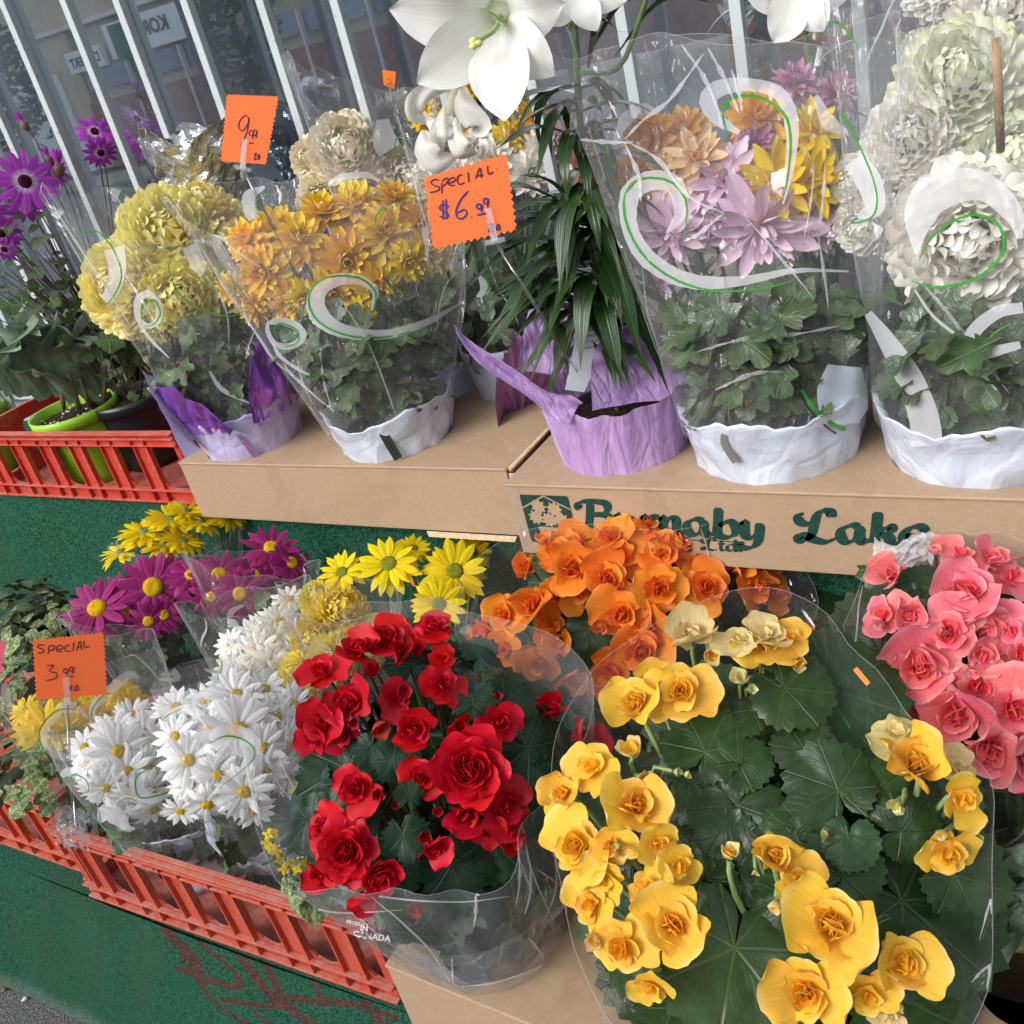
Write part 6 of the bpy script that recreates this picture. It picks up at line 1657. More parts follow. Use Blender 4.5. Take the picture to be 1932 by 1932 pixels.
# branching stems and small grey green leaves
for i in range(46):
    u, v = rr.uniform(-30, 235), rr.uniform(410, 600)
    if u > 60 + (v - 330) * .75: u -= 90
    P_ = sp_.surf(u, v, rr.uniform(-.03, .05)); g = lerp(P_, cr, 1) + V3((rr.uniform(-.03, .03), rr.uniform(-.03, .03), 0))
    C = [V3(q) for q in crom([P_, lerp(P_, g, .45) + V3((rr.uniform(-.02, .02), 0, .01)), g], 8)]
    MB().tube(C, [.0009 + .0012 * k / 7 for k in range(8)], 5, False).obj('stem', M_BROWNSTEM, sp_.root)
    for k in range(4):
        c = C[min(k * 2, 7)] ; a = rr.uniform(0, 6.28); o = V3((math.cos(a), math.sin(a), rr.uniform(-.2, .5)))
        leaf_at(sp_.root, SENL[k % 4], c, V3((0, 0, 1)) + sp_.hd * rr.uniform(0, 1.2), o, rr.uniform(.018, .036))
sp_.leaves(SENL, 90, .14, .34, hr(.07, .17), (.03, .055), seed=31, inner=.2)

# ================================================================== LOWER ROW
def P0(u, v, h): return at_z(u, v, EYE.z - h)
def lowplant(name, label, cat, u, v, h, z=LOW, group=None, tf=.5, bulge=.6, budget=290, dz=0):
    q = P0(u, v, h); base = V3((q.x, min(q.y, 1.06), z + dz))
    return Plant(name, label, cat, base, group, pz=q, tiltf=tf, bulge=bulge, budget=budget)
GRP_D = 'small potted daisies on the lower step'
def dpot(p, r=.055, h=.10, mat=None): pot(p.root, p.base, r, h, mat or M_BLACKPOT, 'pot', .003, .8); soil(p.root, p.base, r * .95, h - .012, M_SOIL)
# yellow daisies at the back
p = lowplant('daisy_plant', 'small bunch of yellow daisies in film at the back below the plain tray', 'potted flower', 330, 1000, .72, group=GRP_D)
p.fl('daisyd', [(324, 978, 52, .1, -2.6), (273, 1003, 56, -.6, -2.4), (228, 1042, 46, -1.2, -2.), (310, 1026, 50, .0, -2., .01), (408, 948, 40, .1, -2.8), (352, 965, 46, .0, -2.8, -.01), (378, 985, 46, .4, -2.4), (434, 974, 36, 1.2, -2.0), (345, 1020, 46, .8, -2.2, .02)],
     [CALYX, YEL], c_disc(.2), stem=M_STEM)
p.leaves(MUML, 24, .08, .30, hr(.04, .07), (.04, .07), seed=50); dpot(p)
s = Sleeve(p.root, p.base + V3((0, 0, .08)), .05, (205, 1035), (452, 985), M_FILM, dtop=.5, front=-.05, seed=21)
# magenta daisies
for k, (lab, c0, L) in enumerate((
        ('magenta daisies with yellow eyes in film, left bunch of the two', (235, 1120, .76), [(289, 1107, 74, -.1, -.1, .03), (184, 1148, 72, -.4, -.5, .01), (240, 1150, 52, -.2, -.3), (280, 1172, 42, -.1, .2, .02), (310, 1160, 40, .1, .2, .02), (325, 1085, 56, .2, -.9), (165, 1160, 40, -.8, -.3), (225, 1112, 44, -.5, -.8, -.01)]),
        ('magenta daisies in film, right bunch of the two', (440, 1085, .75), [(414, 1085, 60, .1, -.7), (453, 1120, 55, .1, .0, .02), (512, 1034, 58, .1, -1.2), (550, 1062, 48, .6, -.6), (362, 1085, 52, -.2, -.8), (400, 1125, 44, -.1, .1, .01), (480, 1085, 46, .1, -.6)]))):
    p = lowplant('daisy_plant', lab, 'potted flower', *c0, group=GRP_D)
    p.fl('daisy', L, [DISC_Y, MAG], c_disc(.25, .16), stem=M_BROWNSTEM)
    p.leaves(MUML, 60, .08, .30, hr(.05, .09), (.04, .07), seed=52 + k); dpot(p)
    s = Sleeve(p.root, p.base + V3((0, 0, .08)), .05, ((105, 1160), (355, 1055))[k], ((345, 1140), (600, 1060))[k], M_FILM, dtop=.35, front=-.05, seed=22 + k, db=.03)
    if k: s.comma([(528, 1075), (545, 1060), (565, 1075)], (4, 14, 5))
    else: s.comma([(300, 1190), (315, 1180), (335, 1195)], (4, 12, 4))
# yellow daisies, centre
p = lowplant('daisy_plant', 'tall bright yellow daisies with green eyes behind the red begonia', 'potted flower', 765, 1085, .75, group=GRP_D)
p.fl('daisyd', [(733, 1064, 66, -.1, -.55, .01), (858, 1078, 70, .1, -.4, .01), (828, 1140, 58, .2, -.1, .04), (645, 1080, 50, -.5, -.8), (892, 1042, 42, .3, -.9, -.02), (780, 1035, 36, 0, -1, -.03)], [DISC_G, YEL], c_disc(.24, .1), stem=M_PALESTEM)
p.leaves(MUML, 34, .06, .24, hr(.04, .08), (.04, .08), seed=55); dpot(p)
s = Sleeve(p.root, p.base + V3((0, 0, .08)), .055, (620, 1105), (905, 1085), M_FILM2, dtop=.6, front=-.25, seed=25)
s.comma([(640, 1060), (650, 1040), (680, 1040), (695, 1060)], (3, 12, 10, 3), back=True)
# lemon pompoms
p = lowplant('chrysanthemum', 'bright lemon pompom chrysanthemum between the white daisies and the red begonia', 'potted flower', 630, 1200, .80, group=GRP_D, budget=200)
p.fl('pom', [(641, 1160, 60, .1, -.6), (598, 1206, 52, -.4, -.2), (628, 1242, 50, -.1, .3, .02), (600, 1130, 38, -.3, -.7, -.01), (712, 1190, 34, .4, -.1), (660, 1215, 44, .3, .1, .01), (565, 1265, 40, -.6, .3), (690, 1230, 40, .3, .1), (610, 1290, 38, 0, .5, .02)], [CALYX, PALEY], stem=M_STEM, per=30)
p.leaves(MUML, 30, .05, .2, hr(.04, .08), (.04, .07), seed=56); dpot(p)
s = Sleeve(p.root, p.base + V3((0, 0, .08)), .055, (530, 1115), (760, 1120), M_FILM, dtop=.35, front=-.1, seed=26, db=.04)
# cream white daisies at the back
p = lowplant('daisy_plant', 'white daisies in film, upper bunch beside the lemon pompoms', 'potted flower', 495, 1215, .80, group=GRP_D)
p.fl('daisy', [(527, 1175, 50, .1, -.5), (488, 1226, 46, -.1, -.1, .01), (441, 1262, 40, -.5, .1), (545, 1130, 36, .3, -.9), (520, 1215, 44, .4, .2), (470, 1280, 46, 0, .5, .02), (555, 1240, 40, .6, .2), (530, 1270, 44, .3, .5, .02), (435, 1215, 38, -.6, -.3), (500, 1190, 46, 0, -.4), (455, 1235, 44, -.3, 0), (560, 1180, 40, .5, -.3), (510, 1250, 44, .1, .3, .01), (550, 1290, 42, .4, .6, .01), (475, 1200, 40, -.2, -.4)], [DISC_Y, WHITEC], c_disc(.2), stem=M_STEM)
p.leaves(MUML, 70, .05, .24, hr(.05, .10), (.04, .07), seed=57); dpot(p)
s = Sleeve(p.root, p.base + V3((0, 0, .08)), .055, (345, 1155), (590, 1105), M_FILM, dtop=.35, front=-.04, seed=27, db=.04)
s.comma([(460, 1140), (435, 1155), (440, 1170), (478, 1155), (485, 1140)], (5, 12, 10, 12, 5), [(425, 1160), (435, 1145), (470, 1138), (480, 1150)], (1, 2, 2, 1))
s.comma([(395, 1190), (405, 1178), (440, 1175), (450, 1190)], (5, 18, 16, 4), [(397, 1195), (410, 1180), (440, 1176)], (1, 2, 1))
s.comma([(520, 1125), (535, 1120), (550, 1130)], (5, 10, 4)); s.comma([(275, 1195), (300, 1180), (335, 1185), (345, 1200)], (4, 14, 12, 4))

def wide_sleeve(p, ring, mat, seed, zb=.0, r0=.08, na=96, nz=20, name='plastic_sleeve', crumple=.004, p_=.75, off=None, folds_=9):
    """film cone opening towards the viewer; its rim passes through picture points (u, v, lift above the flower surface)"""
    C = crom(ring + [ring[0]], na + 1)[:na]
    R_ = [p.surf(c[0], c[1], c[2]) for c in C]; b = p.base + (off or V3()) + V3((0, 0, zb))
    V = []; F = []; U = []; o = V3((seed * 3.3, 0, 0))
    mid = sum(R_, V3()) / na
    ang = []
    e1 = CX - V3((0, 0, 1)) * CX.z; e1.normalize(); e2 = V3((0, 0, 1)).cross(e1)
    for i in range(nz + 1):
        f = i / nz
        for j in range(na):
            d = R_[j] - mid; a = math.atan2(d.dot(e2), d.dot(e1))
            bot = b + (e1 * math.cos(a) + e2 * math.sin(a)) * r0
            g = f ** p_
            q = lerp(bot, R_[j], f) + V3((d.x, d.y, 0)) * ((g - f) * .55)
            w = noise.noise(V3((math.cos(a) * 3, math.sin(a) * 3, f * 2)) + o) * crumple * (1 + 2 * f) + math.sin(a * 13 + f * 3) * crumple * .3
            V.append(q + V3((d.x, d.y, d.z * .3)).normalized() * w); U.append((j / na, f))
    for i in range(nz):
        for j in range(na): F.append((i * na + j, i * na + (j + 1) % na, (i + 1) * na + (j + 1) % na, (i + 1) * na + j))
    s = Sleeve.__new__(Sleeve); s.V, s.F = V, F; s.bvh = BVHTree.FromPolygons(V, F); s.parent = p.root; s.na, s.nz = na, nz
    m = MB(); m.add(V, F, U); s.obj = m.obj(name, mat, p.root)
    m = MB(); m.tube([V[nz * na + j] for j in range(na)] + [V[nz * na]], .0005, 4, False); m.obj('film_rim', M_RIMSOFT, s.obj)
    s.folds(folds_, seed)
    return s
# white daisies, big bunch standing in the crate
def crateplant(lab, u, v, h, budget=295, nm='daisy_plant', cat='potted flower'):
    q = P0(u, v, h); base = V3((q.x, max(q.y + .03, .64), LOW + .006)); return Plant(nm, lab, cat, base, 'flowers standing in the faded red crate', pz=q, tiltf=.5, bulge=.5, budget=budget)
p = crateplant('full white daisies in printed film at the middle of the faded red crate', 420, 1420, .80)
p.fl('daisy', [(449, 1378, 82, .1, -.25, .03), (445, 1312, 62, .0, -.8, .01), (355, 1435, 60, -.1, -.1, .03), (410, 1462, 52, .1, .2, .03), (461, 1493, 62, .1, .5, .03), (391, 1517, 54, .0, 1.0, .02), (520, 1353, 54, .4, -.3, .0), (539, 1412, 54, .5, .1, .0), (391, 1330, 54, -.1, -.6), (332, 1335, 50, -.3, -.5),
               (520, 1455, 46, .6, .4, .0), (400, 1375, 60, -.1, -.1, .01), (500, 1300, 46, .3, -.8, -.01), (495, 1410, 54, .3, .1, .02), (330, 1390, 50, -.4, -.1, .01), (480, 1345, 56, .2, -.4, .01), (420, 1340, 50, 0, -.5, .0), (375, 1400, 52, -.2, 0, .0), (540, 1370, 48, .5, -.1, -.01), (500, 1450, 52, .3, .3, .01), (430, 1425, 56, 0, .2, .0), (360, 1480, 48, -.2, .5, .01), (555, 1330, 46, .5, -.4, -.01), (480, 1530, 44, .2, 1., .01), (350, 1350, 48, -.3, -.3, -.01), (545, 1465, 44, .6, .4, .0), (430, 1290, 44, 0, -.9, -.01), (340, 1530, 40, -.2, 1., .01)], [DISC_Y, WHITE], c_disc(.2, .14), stem=M_STEM)
p.leaves(MUML + MUMLD, 60, .07, .19, hr(.06, .105), (.045, .075), seed=60, up=.3)
pot(p.root, p.base, .062, .125, M_WHITEWRAP, 'pot_wrap', 0, .8, .004, seed=30, puck=.02)
wrap(p.root, p.base + V3((0, 0, .09)), .070, .075, M_WHITEWRAP, 31, 1.35)
s = wide_sleeve(p, [(296, 1300, .13), (380, 1300, .15), (460, 1290, .15), (545, 1268, .15), (618, 1240, .11), (600, 1212, .04), (500, 1222, .02), (400, 1245, .02), (310, 1272, .05)], M_FILM, 31, .09, .075, off=p.hd * .02, p_=.5)
s.comma([(378, 1235), (400, 1220), (425, 1245), (415, 1268), (385, 1262)], (4, 16, 15, 14, 4), [(370, 1245), (395, 1228), (418, 1250), (410, 1280), (400, 1300)], (1, 2, 2, 2, 1))
s.comma([(300, 1370), (320, 1345), (350, 1335), (365, 1350)], (3, 11, 12, 4), [(300, 1372), (315, 1350), (345, 1336)], (1, 2.5, 1))
s.comma([(395, 1390), (425, 1385), (460, 1400), (475, 1430), (455, 1460)], (12, 40, 56, 40, 8), [(395, 1402), (425, 1388), (460, 1395), (480, 1415), (470, 1440), (415, 1485)], (1, 3, 3, 2.5, 2, 1))
s.comma([(365, 1345), (370, 1315), (390, 1310), (395, 1330)], (4, 12, 10, 4)); s.comma([(475, 1330), (480, 1290), (500, 1275), (520, 1290)], (4, 14, 14, 4), [(478, 1330), (478, 1300), (492, 1275)], (1, 2, 1))
p = crateplant('white daisies in printed film at the left end of the faded red crate', 245, 1440, .83)
p.fl('daisy', [(223, 1418, 66, .3, -.1, .03), (273, 1385, 54, 0, -.5), (280, 1450, 50, .2, .2, .01), (199, 1486, 46, .0, .6, .02), (289, 1527, 48, .4, 1.4, .01), (240, 1455, 54, 0, .3, .02), (310, 1420, 46, .4, .0), (165, 1440, 40, -.6, 0), (250, 1500, 44, .1, .8, .02), (175, 1490, 36, -.5, .7, .01), (215, 1380, 50, -.2, -.5, .0), (260, 1420, 52, .1, 0, .0), (300, 1400, 46, .3, -.3, .0), (190, 1450, 48, -.4, .2, .0), (235, 1490, 48, .0, .6, .01), (285, 1490, 46, .3, .6, .01), (250, 1350, 44, 0, -.7, -.01), (160, 1410, 42, -.5, -.1, -.01), (225, 1530, 40, 0, 1., .01), (315, 1450, 44, .4, .2, -.01)], [DISC_Y, WHITE], c_disc(.2, .14), stem=M_STEM)
p.leaves(MUML + MUMLD, 60, .07, .17, hr(.06, .1), (.045, .07), seed=61, up=.3)
pot(p.root, p.base, .062, .125, M_WHITEWRAP, 'pot_wrap', 0, .8, .004, seed=33, puck=.02)
wrap(p.root, p.base + V3((0, 0, .08)), .066, .070, M_WHITEWRAP, 33, 1.3)
s = wide_sleeve(p, [(80, 1400, .12), (160, 1370, .15), (240, 1340, .15), (330, 1300, .15), (415, 1270, .11), (400, 1240, .04), (300, 1270, .02), (200, 1310, .02), (100, 1360, .05)], M_FILM, 33, .09, .075, off=p.hd * .02, p_=.5)
s.comma([(255, 1290), (265, 1265), (300, 1250), (320, 1262), (335, 1280), (300, 1282)], (3, 12, 14, 16, 10, 4), [(280, 1270), (300, 1260), (325, 1270)], (1, 2, 1))
s.comma([(285, 1450), (265, 1465), (262, 1495), (290, 1505), (330, 1495)], (4, 16, 30, 20, 4), [(290, 1448), (262, 1460), (255, 1480), (268, 1505), (330, 1490), (372, 1475), (370, 1450), (340, 1438), (300, 1448)], (1, 3, 3, 3, 3, 2, 2, 2, 1))
s.comma([(110, 1470), (130, 1455), (160, 1470), (170, 1490)], (4, 18, 16, 5), [(130, 1475), (140, 1460), (162, 1470), (168, 1490), (150, 1500)], (1, 2.5, 2.5, 2, 1))
s.comma([(190, 1550), (200, 1532), (222, 1540), (240, 1560), (255, 1562)], (8, 34, 34, 16, 4), [(188, 1530), (192, 1555), (215, 1568), (245, 1565)], (1, 3, 3, 1))
s.comma([(215, 1520), (230, 1505), (255, 1508), (262, 1520), (235, 1530)], (4, 10, 10, 8, 4), [(218, 1515), (240, 1505), (262, 1512)], (1, 2, 1))
p = crateplant('yellow daisies in printed film behind the 3.99 sign', 140, 1375, .83)
p.fl('daisyd', [(90, 1377, 66, -.3, -.2, .02), (138, 1385, 52, .1, .1, .02), (195, 1349, 52, .3, -.3), (47, 1340, 36, -.7, -.5), (150, 1415, 42, .1, .4, .01), (234, 1306, 34, .5, -.8), (65, 1405, 38, -.5, .3, .01), (140, 1330, 46, 0, -.8, -.02), (245, 1330, 36, .6, -.3)], [DISC_Y, YELD], c_disc(.16), stem=M_STEM)
p.leaves(MUML + MUMLD, 60, .07, .2, hr(.06, .1), (.045, .07), seed=62, up=.3)
pot(p.root, p.base, .060, .125, M_WHITEWRAP, 'pot_wrap', 0, .8, .004, seed=35, puck=.02)
s = wide_sleeve(p, [(-15, 1350, .10), (60, 1320, .12), (140, 1280, .12), (220, 1245, .12), (290, 1220, .09), (275, 1190, .04), (190, 1205, .02), (90, 1240, .02), (0, 1290, .04)], M_FILM, 35, .09, .075, off=p.hd * .02, p_=.5)
s.comma([(10, 1270), (10, 1310), (28, 1340), (60, 1345)], (6, 20, 18, 4), [(42, 1338), (24, 1325), (22, 1308), (45, 1302)], (1, 2, 2, 1))
s.comma([(165, 1355), (145, 1338), (110, 1345), (82, 1385), (90, 1415), (130, 1428), (165, 1400), (158, 1375)], (5, 10, 12, 13, 16, 15, 10, 3), [(150, 1338), (108, 1340), (78, 1370), (76, 1400), (95, 1428), (125, 1436)], (1, 2.5, 3, 3, 2.5, 1))
s.comma([(262, 1278), (240, 1275), (205, 1305), (175, 1335), (180, 1365), (210, 1360)], (6, 18, 20, 14, 12, 4), [(215, 1310), (200, 1308), (182, 1325), (172, 1350), (185, 1378)], (1, 2.5, 2.5, 2.5, 1))
# clear bag bunched over the crate's corner
cb = thing('plastic_bag', 'crinkled clear plastic bag caught over the left corner of the faded red crate', 'bag', at_z(160, 1545, .60))
q0 = at_z(150, 1545, .615)
V = []; F = []; n_ = 22
for i in range(n_):
    for j in range(n_):
        u = 108 + 62 * i / (n_ - 1); v = 1512 + 75 * j / (n_ - 1) + 18 * (i / n_)
        q = at_y(u, v, .536) ; w = noise.noise(V3((i * .5, j * .4, 1))) * .02
        V.append(q + V3((0, -abs(w) * .6 - .001, w * .5)))
for i in range(n_ - 1):
    for j in range(n_ - 1): b = i * n_ + j; F.append((b, b + n_, b + n_ + 1, b + 1))
m = MB(); m.add(V, F); m.obj('film_sheet', M_FILMMILK, cb, True)

# clear tape over the printed tray's left end
tp_ = MB(); c4 = [at_y(u, v, 1.0395) for u, v in ((960, 914), (975, 915), (1000, 1030), (988, 1032))]; tp_.add(c4, [(0, 1, 2, 3)]); tp_.obj('clear_tape', M_FILMMILK, boxB, False)
# small yellow kalanchoe
p = crateplant('small yellow four petalled succulent flowers left of the red begonia', 545, 1570, .815, nm='kalanchoe')
KL = [(515, 1565), (503, 1591), (523, 1607), (540, 1592), (523, 1572), (547, 1627), (578, 1627), (566, 1470), (558, 1494), (578, 1494), (570, 1412), (527, 1622), (535, 1640), (590, 1640), (512, 1600), (575, 1430), (560, 1640), (585, 1500), (505, 1575)]
p.fl('kal', [(u, v, 12, rnd.uniform(-.5, .5), rnd.uniform(-.8, .4), rnd.uniform(0, .02)) for u, v in KL], [CALYX, YELD], stem=M_STEM, stemr=.0009)
p.leaves(VARL, 40, .13, .2, hr(.05, .07), (.03, .05), seed=66)
pot(p.root, p.base, .05, .10, M_BLACKPOT, 'pot', .003, .8)

# ground cover plants in the left crate
GCN = 0
GC = 'leafy ground cover pots at the left edge'
for k, (u, v, h, n, z, lab) in enumerate(((85, 1180, .80, 150, LOW + .12, 'dense green ground cover plant below the green riser at the left edge'), (20, 1150, .78, 110, LOW + .12, 'dark round leafed ground cover plant cut by the left edge'),
                                          (50, 1450, .84, 90, LOW, 'variegated cream edged ground cover in the orange red crate'), (10, 1420, .83, 80, LOW, 'dark green ground cover in the orange red crate at the left edge'), (45, 1290, .84, 110, LOW + .08, 'green ground cover half hidden behind the 3.99 sign'))):
    q = P0(u, v, h); b = V3((q.x, q.y, z)); t = thing('ground_cover_plant', lab, 'potted plant', b, GC)
    b.y = max(b.y + .04, .67 if z == LOW else b.y); pot(t, b, .055, q.z - z - .03, M_BLACKPOT, 'pot', .003, .85)
    rr = random.Random(k + 40)
    for i in range(n):
        d = V3((rr.gauss(0, 1), rr.gauss(0, 1), abs(rr.gauss(0, .8)))).normalized(); R_ = rr.uniform(.55, 1) * .10
        c = V3((q.x, q.y, q.z - .02)) + V3((d.x * R_ * 1.1, d.y * R_ * 1.1, d.z * R_ * .7))
        leaf_at(t, (VARL if k % 2 == 0 else SENL)[i % 4], c, d + V3((0, 0, .6)), V3((rr.uniform(-1, 1), rr.uniform(-1, 1), .1)), rr.uniform(.020, .034))

# ------------------------------------------------------------------ begonias
def beg(lab, u, v, h, z, bulge=1.2, tf=.62, budget=295):
    q = P0(u, v, h); return Plant('begonia', lab, 'potted flower', V3((q.x, q.y + .0, z)), 'begonias in clear film', pz=q, tiltf=tf, bulge=bulge, budget=budget)
TOPC = LOW + BOXH
def begfill(p, n, rad, zc, size, meshes, seed, d0=-.05, dn=.06):
    """dark leaves filling the dome under the flowers"""
    r = random.Random(seed); e1 = V3((0, 0, 1)).cross(p.n).normalized(); e2 = p.n.cross(e1)
    for i in range(n):
        a = r.uniform(0, 2 * PI); R_ = rad * math.sqrt(r.random()); d = d0 - r.random() * dn - p.bulge * R_ * R_
        o = e1 * math.cos(a) + e2 * math.sin(a)
        c = p.p0 + o * R_ + p.n * d
        leaf_at(p.root, meshes[r.randrange(len(meshes))], c - o * .02, p.n + o * r.uniform(.1, .9) + V3((r.uniform(-.2, .2), r.uniform(-.2, .2), .1)), o + V3((r.uniform(-.6, .6), r.uniform(-.6, .6), -.1)), r.uniform(*size))
# yellow
p = beg('large yellow begonia filling the lower right, in a wide clear sleeve', 1450, 1550, .72, TOPC - .10, bulge=.9)
BB = [BYB, BY, BYB]; BK = [CALYX, BYK, BY]; BG = [CALYX, BYG, BYK]
FK = 1.12
p.fl('beg', [(1567, 1753, 84, .0, -.1, .05), (1266, 1747, 74, .15, -.1, .04), (1194, 1527, 68, .2, -.35, .04), (1729, 1455, 72, .1, -.5, .05), (1522, 1868, 70, -.25, .2, .04), (1697, 1818, 66, .5, .0, .04), (1460, 1614, 55, .0, -.1, .03),
             (1094, 1598, 60, -.4, -.1, .02), (1202, 1332, 56, -.3, -.3, .03), (1284, 1308, 58, .0, -.3, .03), (1178, 1780, 58, -.5, .4, .02), (1506, 1663, 44, .3, .2, .03), (1781, 1604, 50, .4, .4, .02)], BB, stem=M_PALESTEM, stemr=.003, per=19, seed=1, Rk=1.12)
p.fl('simple', [(1120, 1702, 52, -.5, .3, .01), (1068, 1500, 46, -.8, -.1, .01), (1120, 1452, 52, -.5, -.7, .02), (1237, 1588, 40, .2, .3, .04), (1224, 1672, 38, .0, .2, .03), (1632, 1872, 50, .1, .4, .04), (1807, 1507, 52, .6, .1, .04), (1237, 1290, 44, -.2, -.5, .02), (1486, 1212, 46, .3, -.7, .02), (1230, 1855, 44, -.2, .8, .02), (1440, 1225, 50, .2, -.8, .02),
                (1155, 1590, 44, -.1, .4, .03), (1275, 1630, 46, .6, .4, .02), (1145, 1655, 44, -.4, .5, .02), (1060, 1555, 40, -.9, .2, .01)], BB, stem=M_PALESTEM, stemr=.0025, per=11, seed=2, Rk=1.12)
p.fl('simple', [(1307, 1210, 58, -.1, -1.3, .03), (1400, 1215, 46, -.2, -1.5, .03), (1447, 1203, 46, .3, -1.2, .03), (1690, 1392, 52, .0, -1.3, .04), (1801, 1455, 40, .5, -1.2, .03), (1671, 1905, 40, .3, .9, .03)], [CALYX, BYK, BYK], stem=M_PALESTEM, stemr=.0025, per=11, seed=3, Rk=1.1)
p.fl('budb', [(1376, 1620, 26, -.1, -.9, .03), (1464, 1696, 20, -.1, 1.2, .03), (1268, 1270, 24, -.3, .2, .03), (1194, 1425, 34, -.1, -.6, .03), (1215, 1470, 26, .2, .2, .02), (1340, 1230, 24, .1, .4, .02), (1500, 1250, 22, .4, .2, .01), (1130, 1770, 24, -.6, .4, .02), (1170, 1600, 20, 0, .3, .05)], BK, stem=M_PALESTEM, stemr=.0028, per=5, seed=4)
p.fl('budb', [(1396, 1290, 26, .0, -.8, .02), (1415, 1300, 14, .2, -.2, .02), (1690, 1512, 20, -.3, .4, .03), (1833, 1575, 22, .3, .5, .02), (1815, 1590, 18, 0, .8, .02), (1270, 1455, 12, 1.2, .3, .02), (1290, 1460, 11, 1.2, .3, .02), (1700, 1520, 14, 0, 1, .03), (1425, 1640, 10, 0, 1, .03), (1555, 1580, 12, .2, -.6, .0), (1600, 1700, 10, 0, 0, .0), (1780, 1570, 16, -.2, .4, .03)], BG, stem=M_PALESTEM, stemr=.002, per=5, seed=5)
p.leafpx(BEGL, [(1386, 1789, 185, 100, .0, -.1, -.03), (1700, 1700, 190, 50, .25, -.2, -.04), (1800, 1650, 110, 20, .4, .0, -.03), (1620, 1760, 100, 120, .1, .3, -.03), (1250, 1560, 90, 10, -.2, .0, -.03), (1310, 1480, 80, 200, -.2, -.2, -.02), (1300, 1690, 80, 150, -.2, .2, -.03), (1520, 1420, 70, -70, 0, -.4, -.01), (1650, 1500, 70, -40, .1, -.3, .0), (1480, 1690, 80, 100, 0, .2, -.03), (1340, 1340, 60, 220, -.2, -.5, -.01), (1560, 1300, 150, 30, .3, -.7, -.03), (1480, 1300, 92, 60, .1, -.5, .0), (1330, 1420, 92, -70, -.2, -.5, -.01), (1392, 1440, 66, 20, .1, -.4, -.01), (1392, 1520, 108, 120, -.1, -.2, -.02), (1440, 1560, 92, 40, .1, -.3, -.03),
                (1580, 1490, 100, -110, .0, -.2, .0), (1500, 1575, 66, -140, 0, 0, -.02), (1600, 1580, 62, 100, .0, -.1, .0), (1700, 1570, 74, 0, .2, .1, .0), (1591, 1652, 92, -60, .1, -.1, -.01), (1370, 1600, 110, 170, -.2, .1, -.03), (1640, 1410, 80, -20, .2, -.6, -.03), (1420, 1340, 66, -130, -.2, -.6, -.01), (1480, 1250, 50, -60, 0, -.8, .0),
                (1700, 1880, 130, 80, .3, .5, -.05), (1480, 1930, 120, 100, .1, .7, -.06), (1270, 1900, 100, 110, -.2, .8, -.06), (1340, 1660, 84, 200, -.3, .2, -.03)])
begfill(p, 85, .19, 0, (.07, .14), BEGL, 1, -.06, .08)
pot(p.root, p.base, .082, .13, M_BLACKPOT, 'pot', .003, .8); soil(p.root, p.base, .078, .12, M_SOIL)
sY = wide_sleeve(p, [(1040, 1600, .03), (1050, 1400, .02), (1130, 1250, .03), (1270, 1160, .03), (1420, 1110, .04), (1560, 1160, .05), (1700, 1330, .05), (1830, 1420, .05), (1872, 1500, .05), (1880, 1700, .04), (1850, 1900, .03), (1720, 2060, .02), (1450, 2120, .02), (1230, 2000, .02), (1100, 1800, .02)], M_FILM2, 41, .0, .085)
sY.swirl([(1615, 1260), (1640, 1290)], (10, 10), print_mat('orange_sticker', (.9, .30, .08), .9), name='price_sticker', lift=.002)
# red
M_FILMR = film_mat('hazy_film', .13, refl=.45, crinkle=.7, scale=7)
q1 = P0(780, 1430, .70)
p = Plant('begonia', 'deep red ruffled begonia in clear film at the bottom centre', 'potted flower', V3((-.615, .607, TOPC - .10)), 'begonias in clear film', pz=q1, tiltf=.55, bulge=.9, budget=298)
RB = [REDB, RED, REDB]
p.fl('rose', [(885, 1453, 84, .05, -.15, .05), (655, 1605, 68, -.3, .2, .03), (715, 1642, 52, .1, .5, .04)], RB, stem=M_BROWNSTEM, stemr=.003, per=30, seed=1)
p.fl('beg', [(832, 1293, 46, .3, -.2, .03), (819, 1188, 40, .2, -1.1, .02), (952, 1520, 56, .5, .1, .03), (877, 1530, 50, 0, .6, .04), (663, 1328, 56, -.3, -.2, .03), (674, 1488, 50, -.4, .1, .04), (795, 1465, 44, -.2, .3, .03), (780, 1379, 48, 0, .0, .03), (940, 1367, 46, .4, -.1, .02), (905, 1560, 42, .2, .7, .03), (729, 1211, 54, .0, -1.3, .02), (815, 1593, 42, .1, .4, .04), (620, 1560, 44, -.6, .3, .02), (690, 1680, 46, -.1, .7, .02)],
     RB, stem=M_BROWNSTEM, stemr=.0025, per=14, seed=2, Rk=1.0)
p.fl('simple', [(682, 1232, 48, -.4, -1.0, .03), (612, 1272, 46, -.6, -.6, .02), (612, 1358, 46, -.6, .1, .03), (595, 1390, 36, -.7, .3, .02), (750, 1240, 40, .1, -.7, .02), (745, 1320, 34, 0, .0, .02), (860, 1375, 34, .2, -.2, .02), (620, 1640, 44, -.7, .5, .02), (1030, 1345, 40, .5, -.6, -.02), (1088, 1410, 56, .6, -.2, -.04), (640, 1380, 40, -.3, .3, .02), (830, 1245, 30, .3, -.6, .02), (960, 1570, 40, .5, .6, .02), (780, 1225, 34, 0, -1.2, .01)], RB, stem=M_BROWNSTEM, stemr=.0025, per=11, seed=3, Rk=1.1)
